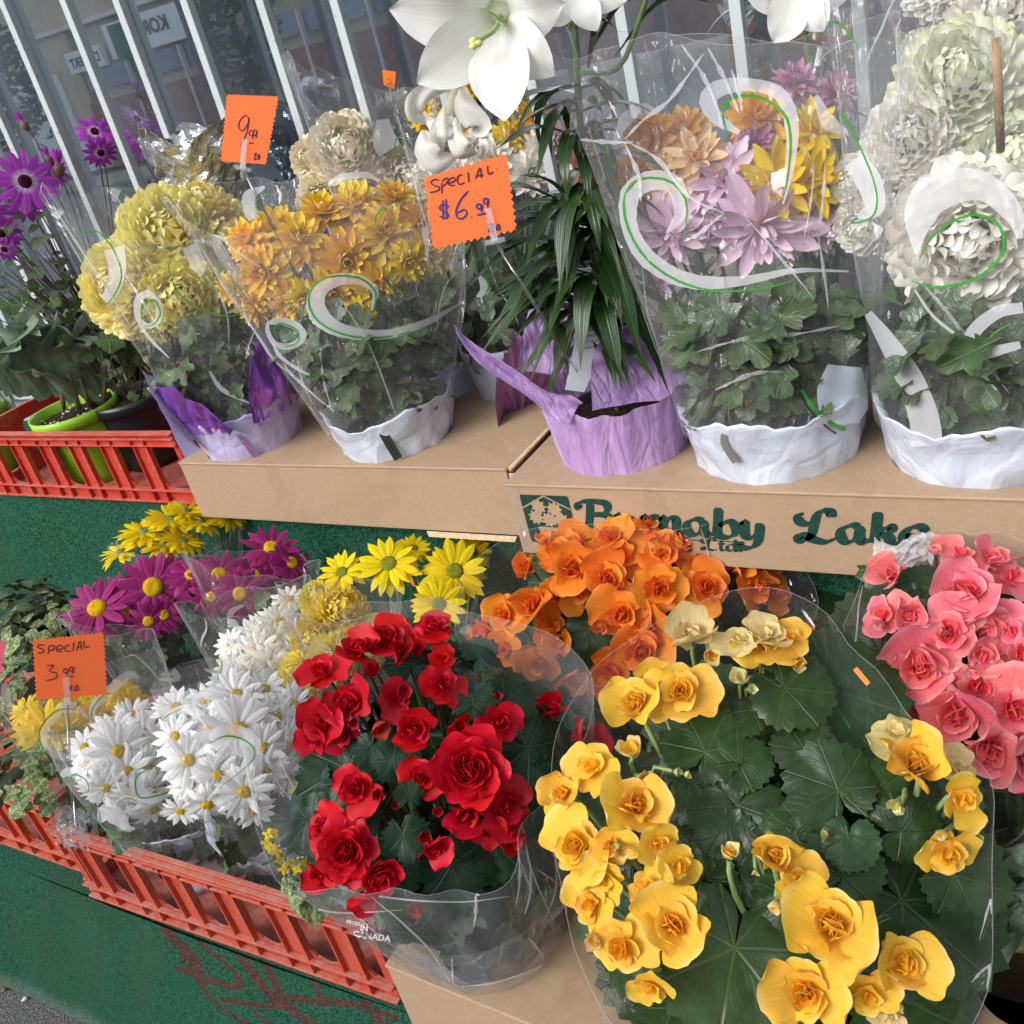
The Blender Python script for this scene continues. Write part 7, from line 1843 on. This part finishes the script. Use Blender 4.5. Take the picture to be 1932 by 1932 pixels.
p.fl('budb', [(709, 1269, 26, -.3, -.4, .04), (713, 1362, 26, .2, .6, .04), (760, 1300, 20, 0, .2, .03), (823, 1527, 15, .1, .4, .04), (785, 1700, 24, .0, .8, .0), (709, 1498, 18, .3, .1, .05), (936, 1312, 12, .3, 0, .02), (800, 1575, 20, .1, .3, .04), (665, 1360, 16, 0, .4, .05), (745, 1519, 14, 0, 0, .03)], [CALYX, REDK, RED], stem=M_BROWNSTEM, stemr=.002, per=5, seed=4)
p.leafpx(BEGRL, [(650, 1450, 95, 150, -.3, -.1, .0), (582, 1545, 66, 180, -.4, -.1, -.01), (700, 1410, 42, 120, -.1, -.3, .03), (740, 1435, 56, 20, .1, -.1, .03), (893, 1328, 52, -60, .1, -.5, .02), (950, 1325, 60, 10, .3, -.5, .01), (995, 1410, 95, 40, .4, -.1, -.02), (760, 1575, 52, 80, 0, .1, .03), (772, 1505, 32, -70, .1, -.1, .04),
                 (850, 1630, 84, 70, .1, .3, .01), (935, 1600, 76, 40, .4, .3, .0), (905, 1240, 46, -50, .3, -.8, .01), (776, 1255, 52, -90, 0, -.8, .0), (750, 1640, 60, 120, -.1, .5, .0), (600, 1480, 50, 200, -.5, .1, .0), (1010, 1500, 90, 60, .4, .2, -.04), (1020, 1620, 90, 80, .4, .5, -.06), (1000, 1720, 80, 90, .4, .8, -.08), (930, 1780, 70, 90, .1, 1., -.08), (860, 1790, 60, 110, -.2, 1., -.07), (780, 1760, 50, 120, -.3, 1., -.06), (830, 1690, 60, 90, 0, .9, -.02), (930, 1690, 60, 70, .3, .8, -.03), (870, 1240, 44, -20, .2, -.8, .0)])
begfill(p, 80, .15, 0, (.06, .11), BEGRL + BEGL, 2, -.05, .08)
p.leaves(BEGRL, 46, .12, .26, hr(.07, .13), (.06, .10), seed=71, up=.3, axis=q1 - p.base)
pot(p.root, p.base, .064, .095, M_BLACKPOT, 'pot', .001, .8); soil(p.root, p.base, .06, .088, M_SOIL)
sR = wide_sleeve(p, [(480, 1560, .03), (540, 1400, .03), (560, 1250, .03), (660, 1150, .03), (790, 1130, .04), (930, 1160, .05), (1050, 1210, .05), (1115, 1300, .05), (1060, 1480, .03), (990, 1560, .04), (968, 1620, .06), (900, 1690, .06), (790, 1680, .06), (640, 1680, .05), (520, 1650, .04)], M_FILMR, 43, .10, .085, crumple=.005)
collar(p.root, p.base, .072, .10, .085, .19, -2.4, 2.4, M_FILMMILK, 'bunched_film', 44, wr=.008, jag=.02)
for F_ in ([(700, 1690), (760, 1740), (810, 1790), (850, 1850)], [(560, 1700), (640, 1720), (760, 1715)], [(620, 1665), (720, 1690), (860, 1700), (960, 1690)], [(870, 1860), (940, 1850), (1020, 1820), (1080, 1770)], [(985, 1560), (1000, 1640), (1045, 1740)]):
    sR.swirl(F_, (1, 4, 3, 1), M_GLINT, name='glint_fold', lift=.002, m=2)  # folds whose white colour stands in for highlights
# printed words on the red begonia's film
def film_text(s, body, u, v, size, ang, mat):
    me = text_mesh(body, size, mat, bold=size * .02); a = math.radians(ang); c_, s_ = math.cos(a), math.sin(a); ok = True
    M_ = W[s.obj.name_full]
    for vv in me.vertices:
        x, y = vv.co.x, -vv.co.y; h = s.hit(u + x * c_ - y * s_, v + x * s_ + y * c_)
        if h is None: h = at_t(u, v, 1.0)
        vv.co = M_.inverted() @ (h + (EYE - h).normalized() * .001)
    link('lettering', me, s.obj, M_)
film_text(sR, 'IN', 688, 1750, 15, 8, M_WHITETEXT); film_text(sR, 'CANADA', 702, 1765, 17, 8, M_WHITETEXT); film_text(sR, 'PRODUCT', 675, 1741, 9, 12, M_WHITETEXT)
# orange
p = beg('bright orange begonia in front of the printed tray', 1200, 1120, .73, LOW, bulge=.9, tf=.5)
OB = [ORGB, ORG, ORGB]
p.fl('beg', [(1077, 1074, 54, .0, -.1, .03), (1006, 1140, 58, -.2, .0, .03), (1143, 1093, 52, .0, -.1, .03), (1241, 1109, 52, .1, .0, .04), (1170, 1152, 52, .0, .3, .04), (1327, 1109, 54, .2, -.1, .03), (1225, 992, 46, .0, -.7, .02), (1280, 1020, 46, .3, -.3, .02), (1151, 1020, 44, -.2, -.5, .02), (1420, 1109, 48, .5, -.1, .0), (1209, 1222, 58, .0, .4, .02), (1053, 1043, 42, -.2, -.6, .01), (998, 1072, 34, -.5, -.2, .01)],
     OB, stem=M_BROWNSTEM, stemr=.0025, per=18, seed=1, Rk=1.08)
p.fl('simple', [(1175, 1055, 52, .0, -.4, .02), (1248, 1048, 44, .1, -.2, .02), (1053, 1120, 46, .1, .3, .02), (955, 1160, 44, -.5, .0, .0), (1315, 1062, 42, .2, -.6, .01), (1388, 1078, 40, .3, -.5, .0), (1443, 1074, 42, .6, -.5, .0), (1151, 1265, 46, -.2, .5, .0), (1229, 1180, 46, .1, .4, .02), (1085, 1030, 40, .1, -.8, .0), (950, 1225, 48, -.4, .3, -.01), (1012, 1250, 44, -.1, .4, -.01), (1055, 1205, 40, .0, .3, .0), (1085, 1275, 40, .0, .6, -.01), (1090, 1120, 36, .3, .1, .02), (1290, 1160, 40, .3, .3, .01), (1200, 1000, 36, -.1, -.9, .0), (1035, 1175, 38, .2, .4, .01), (1460, 1120, 36, .7, 0, -.01), (920, 1190, 34, -.8, .2, -.01)], OB, stem=M_BROWNSTEM, stemr=.0025, per=11, seed=2, Rk=1.12)
p.fl('budb', [(1237, 965, 22, .0, -.9, .02), (1186, 1000, 13, -.3, -.5, .02), (1026, 1027, 22, -.3, -.9, .01), (1372, 1045, 26, -.4, -.7, .0), (1135, 1175, 22, -.3, .5, .04), (1265, 1130, 14, 0, .6, .03), (1509, 1180, 24, .5, .2, -.02)], [CALYX, ORGK, ORG], stem=M_BROWNSTEM, stemr=.002, per=5, seed=3)
p.leafpx(BEGL, [(1112, 1185, 78, 110, -.1, .0, .0), (1060, 1240, 60, 60, 0, .2, -.02), (1300, 1200, 70, 80, .2, .2, -.02), (1500, 1160, 70, 20, .5, -.1, -.03), (1150, 1230, 60, 170, -.2, .3, -.01), (1600, 1210, 105, 10, .1, -.4, -.02), (1560, 1160, 70, -40, .2, -.6, -.02), (900, 1230, 60, 200, -.5, .2, -.03)])
begfill(p, 60, .16, 0, (.06, .12), BEGL, 3, -.05, .08)
pot(p.root, p.base, .075, .14, M_BLACKPOT, 'pot', .003, .8); soil(p.root, p.base, .07, .13, M_SOIL)
sO = wide_sleeve(p, [(865, 1180, .03), (875, 1080, .03), (960, 1010, .04), (1100, 990, .05), (1250, 1000, .06), (1400, 985, .07), (1490, 1040, .06), (1540, 1160, .04), (1400, 1270, .02), (1250, 1260, .02), (1115, 1290, .04), (1040, 1225, .04), (950, 1230, .03)], M_FILM2, 45, .12, .08)
# pink
p = beg('coral pink begonia at the right edge behind the yellow one', 1800, 1250, .73, LOW, bulge=.9, tf=.5)
PB = [PKB, PK, PKB]
p.fl('beg', [(1818, 1125, 68, .0, -.3, .03), (1786, 1195, 60, .0, .0, .04), (1736, 1250, 76, -.1, .1, .03), (1716, 1160, 44, .1, .0, .04), (1841, 1292, 54, .1, .1, .03), (1802, 1340, 72, .0, .3, .03), (1904, 1336, 68, .3, .1, .03), (1864, 1405, 76, .1, .4, .03), (1689, 1320, 58, -.4, .3, .02), (1849, 1234, 40, .3, .1, .04), (1925, 1240, 56, .5, 0, .02), (1930, 1420, 60, .5, .3, .01)],
     PB, stem=M_BROWNSTEM, stemr=.0025, per=19, seed=1, Rk=1.12)
p.fl('simple', [(1685, 1090, 46, -.3, -.6, .02), (1810, 1054, 46, .0, -1.1, .02), (1872, 1064, 46, .2, -1.1, .02), (1673, 1160, 44, -.6, -.1, .02), (1849, 1180, 56, .3, .3, .02), (1665, 1284, 40, -.6, .3, .02), (1904, 1095, 48, .4, -.8, .01), (1745, 1330, 50, -.1, .5, .02), (1900, 1190, 46, .4, -.1, .02)], PB, stem=M_BROWNSTEM, stemr=.0025, per=11, seed=2, Rk=1.12)
p.fl('budb', [(1765, 1048, 18, -.1, -.9, .02), (1838, 1260, 20, -.2, .8, .05), (1665, 1175, 18, -.4, .4, .03)], [CALYX, PKK, PK], stem=M_BROWNSTEM, stemr=.002, per=5, seed=3)
p.leafpx(BEGL, [(1739, 1105, 46, -80, .0, -.5, .01), (1730, 1130, 44, 150, -.1, -.3, .01), (1910, 1155, 84, 30, .4, -.2, .0), (1660, 1230, 100, 190, -.3, -.1, -.02), (1610, 1330, 90, 150, -.3, .3, -.04), (1690, 1400, 80, 110, -.2, .6, -.04), (1900, 1500, 110, 80, .2, .8, -.04), (1930, 1620, 110, 60, .2, .8, -.06)])
begfill(p, 60, .16, 0, (.06, .12), BEGL, 4, -.05, .09)
pot(p.root, p.base, .075, .14, M_BLACKPOT, 'pot', .003, .8); soil(p.root, p.base, .07, .13, M_SOIL)
sP = wide_sleeve(p, [(1600, 1180, .04), (1650, 1060, .05), (1760, 1010, .06), (1900, 1010, .06), (2030, 1080, .04), (2080, 1250, .03), (2040, 1420, .02), (1900, 1490, .02), (1750, 1450, .02), (1640, 1350, .02)], M_FILM2, 47, .12, .08)
# crumpled clear wrap against the printed tray, whitened to look glinting
gb = thing('plastic_bag', 'shiny crumpled scrap of clear film in front of the word Lake', 'bag', at_y(1700, 1035, 1.02)); V = []; F = []; n_ = 20
for i in range(n_):
    for j in range(n_):
        u = 1650 + 115 * i / (n_ - 1); v = 1012 + 45 * j / (n_ - 1) + 14 * math.sin(i * .3)
        q = at_y(u, v, 1.02); w = noise.noise(V3((i * .35, j * .35, 5))) * .022
        V.append(q + V3((0, -abs(w) + (j / n_) * -.012, w * .3)))
for i in range(n_ - 1):
    for j in range(n_ - 1): b = i * n_ + j; F.append((b, b + n_, b + n_ + 1, b + 1))
m = MB(); m.add(V, F); m.obj('film_sheet', M_GLINT, gb, True)
# strap leaved plant at the right edge beside the empty hole
q = P0(1925, 1720, .88); p = Plant('strap_leaf_plant', 'green strap leaved plant cut by the right edge beside the empty hole', 'potted plant', V3((q.x + .05, q.y, TOPC)), None, pz=q, tiltf=.5)
for i, (a_, b_) in enumerate((((1932, 1700), (1872, 1740)), ((1940, 1690), (1880, 1690)), ((1945, 1740), (1870, 1790)), ((1950, 1720), (1885, 1830)), ((1940, 1660), (1890, 1640)), ((1960, 1750), (1900, 1800)), ((1940, 1620), (1880, 1600)))):
    A, B_ = p.surf(*a_, .02), p.surf(*b_, .01)
    tulip_leaf(p.root, p.base, lerp(A, p.base, .3), B_, .010 + .004 * (i % 3), .03, i + 60)
pot(p.root, p.base, .04, .08, M_BLACKPOT, 'pot', .003, .8)

# ================================================================== PRICE SIGNS
def fluoro(name, c):
    n = NT(name); co = n.coord('Object'); f = n.noise(co, 40, 3)
    cc = n.mix(n.ramp(f, [(.3, 0.0), (.7, 1.0)]), c, tuple(min(1, q * 1.06) for q in c))
    return n.done(n.principled(cc, .7, .2))
M_FLU = fluoro('fluorescent_orange_card', (1., .175, .05)); M_FLUP = fluoro('fluorescent_pink_card', (.95, .16, .26)); M_STICK = fluoro('orange_sticker_paper', (.95, .22, .03))
M_PEN = plain('marker_ink', (.035, .012, .045), .5); M_PENB = plain('blue_marker_ink', (.03, .03, .16), .5)
def clear():
    n = NT('clear_rigid_plastic'); gl = n.n('ShaderNodeBsdfGlossy'); gl.inputs['Roughness'].default_value = .08
    tr = n.n('ShaderNodeBsdfTransparent'); tr.inputs[0].default_value = (.93, .94, .95, 1)
    lw = n.n('ShaderNodeLayerWeight'); lw.inputs['Blend'].default_value = .4
    return n.done(n.shader_mix(n.math('MULTIPLY_ADD', lw.outputs['Fresnel'], .6, .12, True), tr.outputs[0], gl.outputs[0]))
M_CLEAR = clear()
def price_sign(label, corners, org, nrm, mat, writing, clip=None, stick=None, pen=None, w=.0016, tooth=(13, 11)):
    """corners clockwise from top left in picture points; the card stands in the plane (org, nrm)"""
    f = lambda u, v, e=0.: at_plane(u, v, org + nrm * e, nrm)
    c = [f(*q) for q in corners]; t = thing('price_sign', label, 'price sign', (c[2] + c[3]) / 2, 'fluorescent price signs')
    out = []
    for s_ in range(4):
        a, b = c[s_], c[(s_ + 1) % 4]; n_ = tooth[s_ % 2]; inn = ((c[0] + c[1] + c[2] + c[3]) / 4 - (a + b) / 2).normalized()
        for k in range(n_):
            out.append(lerp(a, b, k / n_)); out.append(lerp(a, b, (k + .5) / n_) + inn * (b - a).length / n_ * .42)
    mid = sum(out, V3()) / len(out); m = len(out); ng = nrm if nrm.dot(EYE - mid) > 0 else -nrm
    V = [mid] + out + [mid - ng * .0006] + [q - ng * .0006 for q in out]
    F = [(0, 1 + i, 1 + (i + 1) % m) for i in range(m)] + [(m + 1, m + 2 + (i + 1) % m, m + 2 + i) for i in range(m)] + [(1 + i, m + 2 + i, m + 2 + (i + 1) % m, 1 + (i + 1) % m) for i in range(m)]
    mb = MB(); mb.add(V, F); mb.obj('card', mat, t, False)
    for st, ww, pm in writing:
        f2 = lambda x, y, e: f(x, y) + ng * (.0006 + e)
        k = ww
        nib(st, f2, k, k * .35, .8, 'lettering', pm or M_PEN, t, n=12)
    if clip:
        (u, v), (u2, v2) = clip
        a, b = f(u, v, .002 if ng.dot(nrm) > 0 else -.002), f(u2, v2, .002 if ng.dot(nrm) > 0 else -.002); d = (b - a).normalized(); sd = d.cross(ng).normalized()
        for k in (1, -1):
            fl('clip_plate', [a + sd * .004 + ng * .002 * k, b + sd * .004 + ng * .002 * k, b - sd * .004 + ng * .002 * k, a - sd * .004 + ng * .002 * k], M_FILMEDGE, t, .0008)
        mb = MB(); mb.box((-.012, -.003, -.003), (.012, .003, .003), frame(b, sd, d), .0008); mb.obj('clip_foot', M_FILMEDGE, t)
    if stick:
        pts = [f(*clip[1])] + [V3(q) for q in stick]
        MB().tube(pts, .0021, 8).obj('stick', M_CLEAR, t)
    return t
def tr(pts, sc=.25, ox=483, oy=0): return [[(q[0] * sc + ox, q[1] * sc + oy) for q in s_] for s_ in pts]
W699 = tr([[(1385, 1360), (1350, 1355), (1320, 1375), (1345, 1400), (1385, 1412), (1370, 1440), (1312, 1453)], [(1403, 1378), (1404, 1462)], [(1400, 1372), (1440, 1342), (1448, 1368), (1410, 1408)], [(1457, 1385), (1503, 1360), (1490, 1338), (1456, 1358), (1458, 1395), (1502, 1398)],
           [(1560, 1318), (1530, 1325), (1520, 1360), (1532, 1392), (1577, 1375)], [(1600, 1298), (1606, 1376)], [(1655, 1352), (1690, 1268), (1703, 1345)], [(1665, 1328), (1716, 1318)], [(1745, 1248), (1756, 1312), (1793, 1296)], [(1816, 1275), (1822, 1274)]])
W699b = tr([[(1462, 1560), (1410, 1542), (1386, 1572), (1420, 1598), (1452, 1620), (1430, 1645), (1384, 1630)], [(1410, 1508), (1414, 1660)], [(1434, 1500), (1440, 1655)], [(1602, 1440), (1550, 1500), (1512, 1580), (1520, 1640), (1560, 1648), (1592, 1610), (1570, 1580), (1522, 1608)], [(1622, 1640), (1630, 1638)],
            [(1702, 1543), (1675, 1540), (1664, 1565), (1690, 1577), (1706, 1545), (1701, 1602)], [(1752, 1498), (1725, 1500), (1718, 1530), (1745, 1537), (1754, 1500), (1746, 1572)], [(1668, 1622), (1748, 1606)],
            [(1748, 1700), (1788, 1690), (1766, 1722), (1756, 1750), (1800, 1740)], [(1766, 1722), (1792, 1716)], [(1812, 1735), (1826, 1692), (1838, 1706), (1834, 1736), (1816, 1720)]])
hdS = tocam(U5); oS = U5 + hdS * .15; nS = (hdS + V3((0, 0, .12))).normalized()
price_sign('orange zigzag edged sign handwritten SPECIAL $6.99 EA in front of the lily', [(797, 334), (958, 286), (977, 436), (816, 473)], oS, nS, M_FLU, [(W699, 2.3, M_PEN), (W699b, 2.9, M_PENB)],
           clip=((921, 392), (934, 455)), stick=[at_plane(1000, 560, U5 + hdS * .13, hdS), at_plane(1062, 665, U5 + hdS * .11, hdS), at_plane(1090, 700, U5 + hdS * .09, hdS)])
W999 = [[(q[0] * .3906, q[1] * .3906) for q in s_] for s_ in ([(1203, 572), (1185, 558), (1160, 580), (1153, 612), (1172, 632), (1196, 600), (1203, 570), (1192, 640), (1160, 706)], [(1222, 632), (1208, 630), (1204, 650), (1218, 656), (1224, 634), (1220, 672)], [(1240, 628), (1228, 628), (1224, 648), (1236, 652), (1242, 630), (1236, 668)], [(1204, 692), (1226, 690)],
        [(1228, 742), (1240, 740)], [(1236, 740), (1228, 770), (1240, 768)], [(1230, 754), (1240, 752)], [(1244, 770), (1250, 744), (1254, 756), (1250, 770), (1243, 762)])]
o9 = U2 + tocam(U2) * .06; n9 = (tocam(U2) + CX * -.25).normalized()
price_sign('orange zigzag edged sign handwritten 9.99 EA above the gold chrysanthemum', [(427, 177), (527, 181), (503, 311), (415, 305)], o9, n9, M_FLU, [(W999, 1.7, M_PEN)], clip=((462, 262), (458, 318)), stick=[at_plane(500, 400, o9, n9), at_plane(560, 520, U2, n9), U2 + V3((0, 0, .05))], tooth=(17, 17))
sc4 = lambda L: [[(q[0] * .3906, q[1] * .3906 + 755) for q in s_] for s_ in L]
W399 = sc4([[(216, 1186), (192, 1180), (182, 1193), (208, 1204), (206, 1218), (180, 1222)], [(236, 1186), (232, 1226)], [(235, 1186), (262, 1186), (256, 1205), (235, 1209)], [(275, 1204), (302, 1200), (296, 1184), (276, 1190), (274, 1212), (302, 1214)], [(338, 1180), (316, 1188), (316, 1210), (342, 1212)], [(356, 1168), (353, 1212)], [(368, 1212), (386, 1164), (396, 1210)], [(374, 1192), (396, 1190)], [(404, 1160), (408, 1192), (434, 1188)],
            [(224, 1284), (258, 1280), (238, 1308), (274, 1318), (266, 1344), (220, 1353)], [(326, 1300), (310, 1298), (308, 1314), (324, 1316), (328, 1300), (322, 1330)], [(354, 1290), (338, 1290), (336, 1306), (350, 1308), (356, 1290), (350, 1322)], [(302, 1338), (356, 1332)], [(350, 1378), (334, 1382), (336, 1400), (350, 1400)], [(336, 1391), (348, 1390)], [(358, 1402), (368, 1376), (378, 1388), (372, 1402), (360, 1396)]])
o3 = P0(130, 1375, .83) + tocam(P0(130, 1375, .83)) * .17 + V3((0, 0, .05)); n3 = (tocam(o3) + V3((0, 0, .2))).normalized()
price_sign('orange zigzag edged sign handwritten SPECIAL 3.99 EA among the daisies', [(60, 1207), (197, 1192), (204, 1311), (67, 1323)], o3, n3, M_FLU, [(W399, 1.7, M_PEN)], clip=((124, 1275), (127, 1330)), stick=[at_plane(132, 1450, o3, n3), at_plane(140, 1560, o3 - n3 * .03, n3)], tooth=(17, 15))
price_sign('pink zigzag edged sign cut by the left edge of the picture', [(-90, 1215), (14, 1207), (-2, 1300), (-110, 1310)], o3, n3, M_FLUP, [], tooth=(13, 13), clip=((-50, 1270), (-50, 1315)), stick=[at_plane(-40, 1420, o3, n3), at_plane(-35, 1500, o3, n3)])
def sticker(label, cs, org, body=None, size=.006, ang=80):
    n_ = tocam(org); f = lambda u, v: at_plane(u, v, org, n_)
    o = fl('price_sticker', [f(*q) for q in cs], M_STICK, None, .0003); tag(o, label, 'sticker', None)
    if body:
        uc = sum(q[0] for q in cs) / 4; vc = sum(q[1] for q in cs) / 4; a = math.radians(ang); x = CX * math.cos(a) - CY * math.sin(a)
        me = text_mesh(body, size, M_PEN); oo = link('lettering', me, o, frame(f(uc, vc) + n_ * .0006, x, (CX * math.sin(a) + CY * math.cos(a)) * -1))
B3c = V3((-1.06, 1.395, .951))
sticker('small orange 5.99 price sticker on the film behind the gold chrysanthemum', [(721, 132), (747, 135), (744, 168), (724, 160)], B3c + tocam(B3c) * .03, '5.99', .013, 98)
b_ = P0(828, 1140, .75); sticker('tiny pale orange price sticker on the film by the tall yellow daisies', [(762, 1085), (770, 1090), (786, 1106), (780, 1106)], b_ + tocam(b_) * .06)
# bits of litter on the pavement
for k, (u, v, c_) in enumerate(((46, 1852, (.6, .6, .58)), (48, 1885, (.62, .62, .6)), (8, 1868, (.20, .13, .07)))):
    g_ = at_z(u, v, .004); mb = MB(); mb.lathe([(.001, 0), (.006, .001), (.005, .004), (.001, .005)], 7, Matrix.Translation(g_), lambda r_, z_, a: (r_ * (1 + .4 * math.sin(3 * a)), z_))
    o = mb.obj('litter', plain('litter_%d' % k, c_, .9), None); tag(o, ('white crumb at the foot of the green carpet', 'white crumb lying on the grey pavement', 'dry brown leaf scrap at the left edge of the pavement')[k], 'litter')
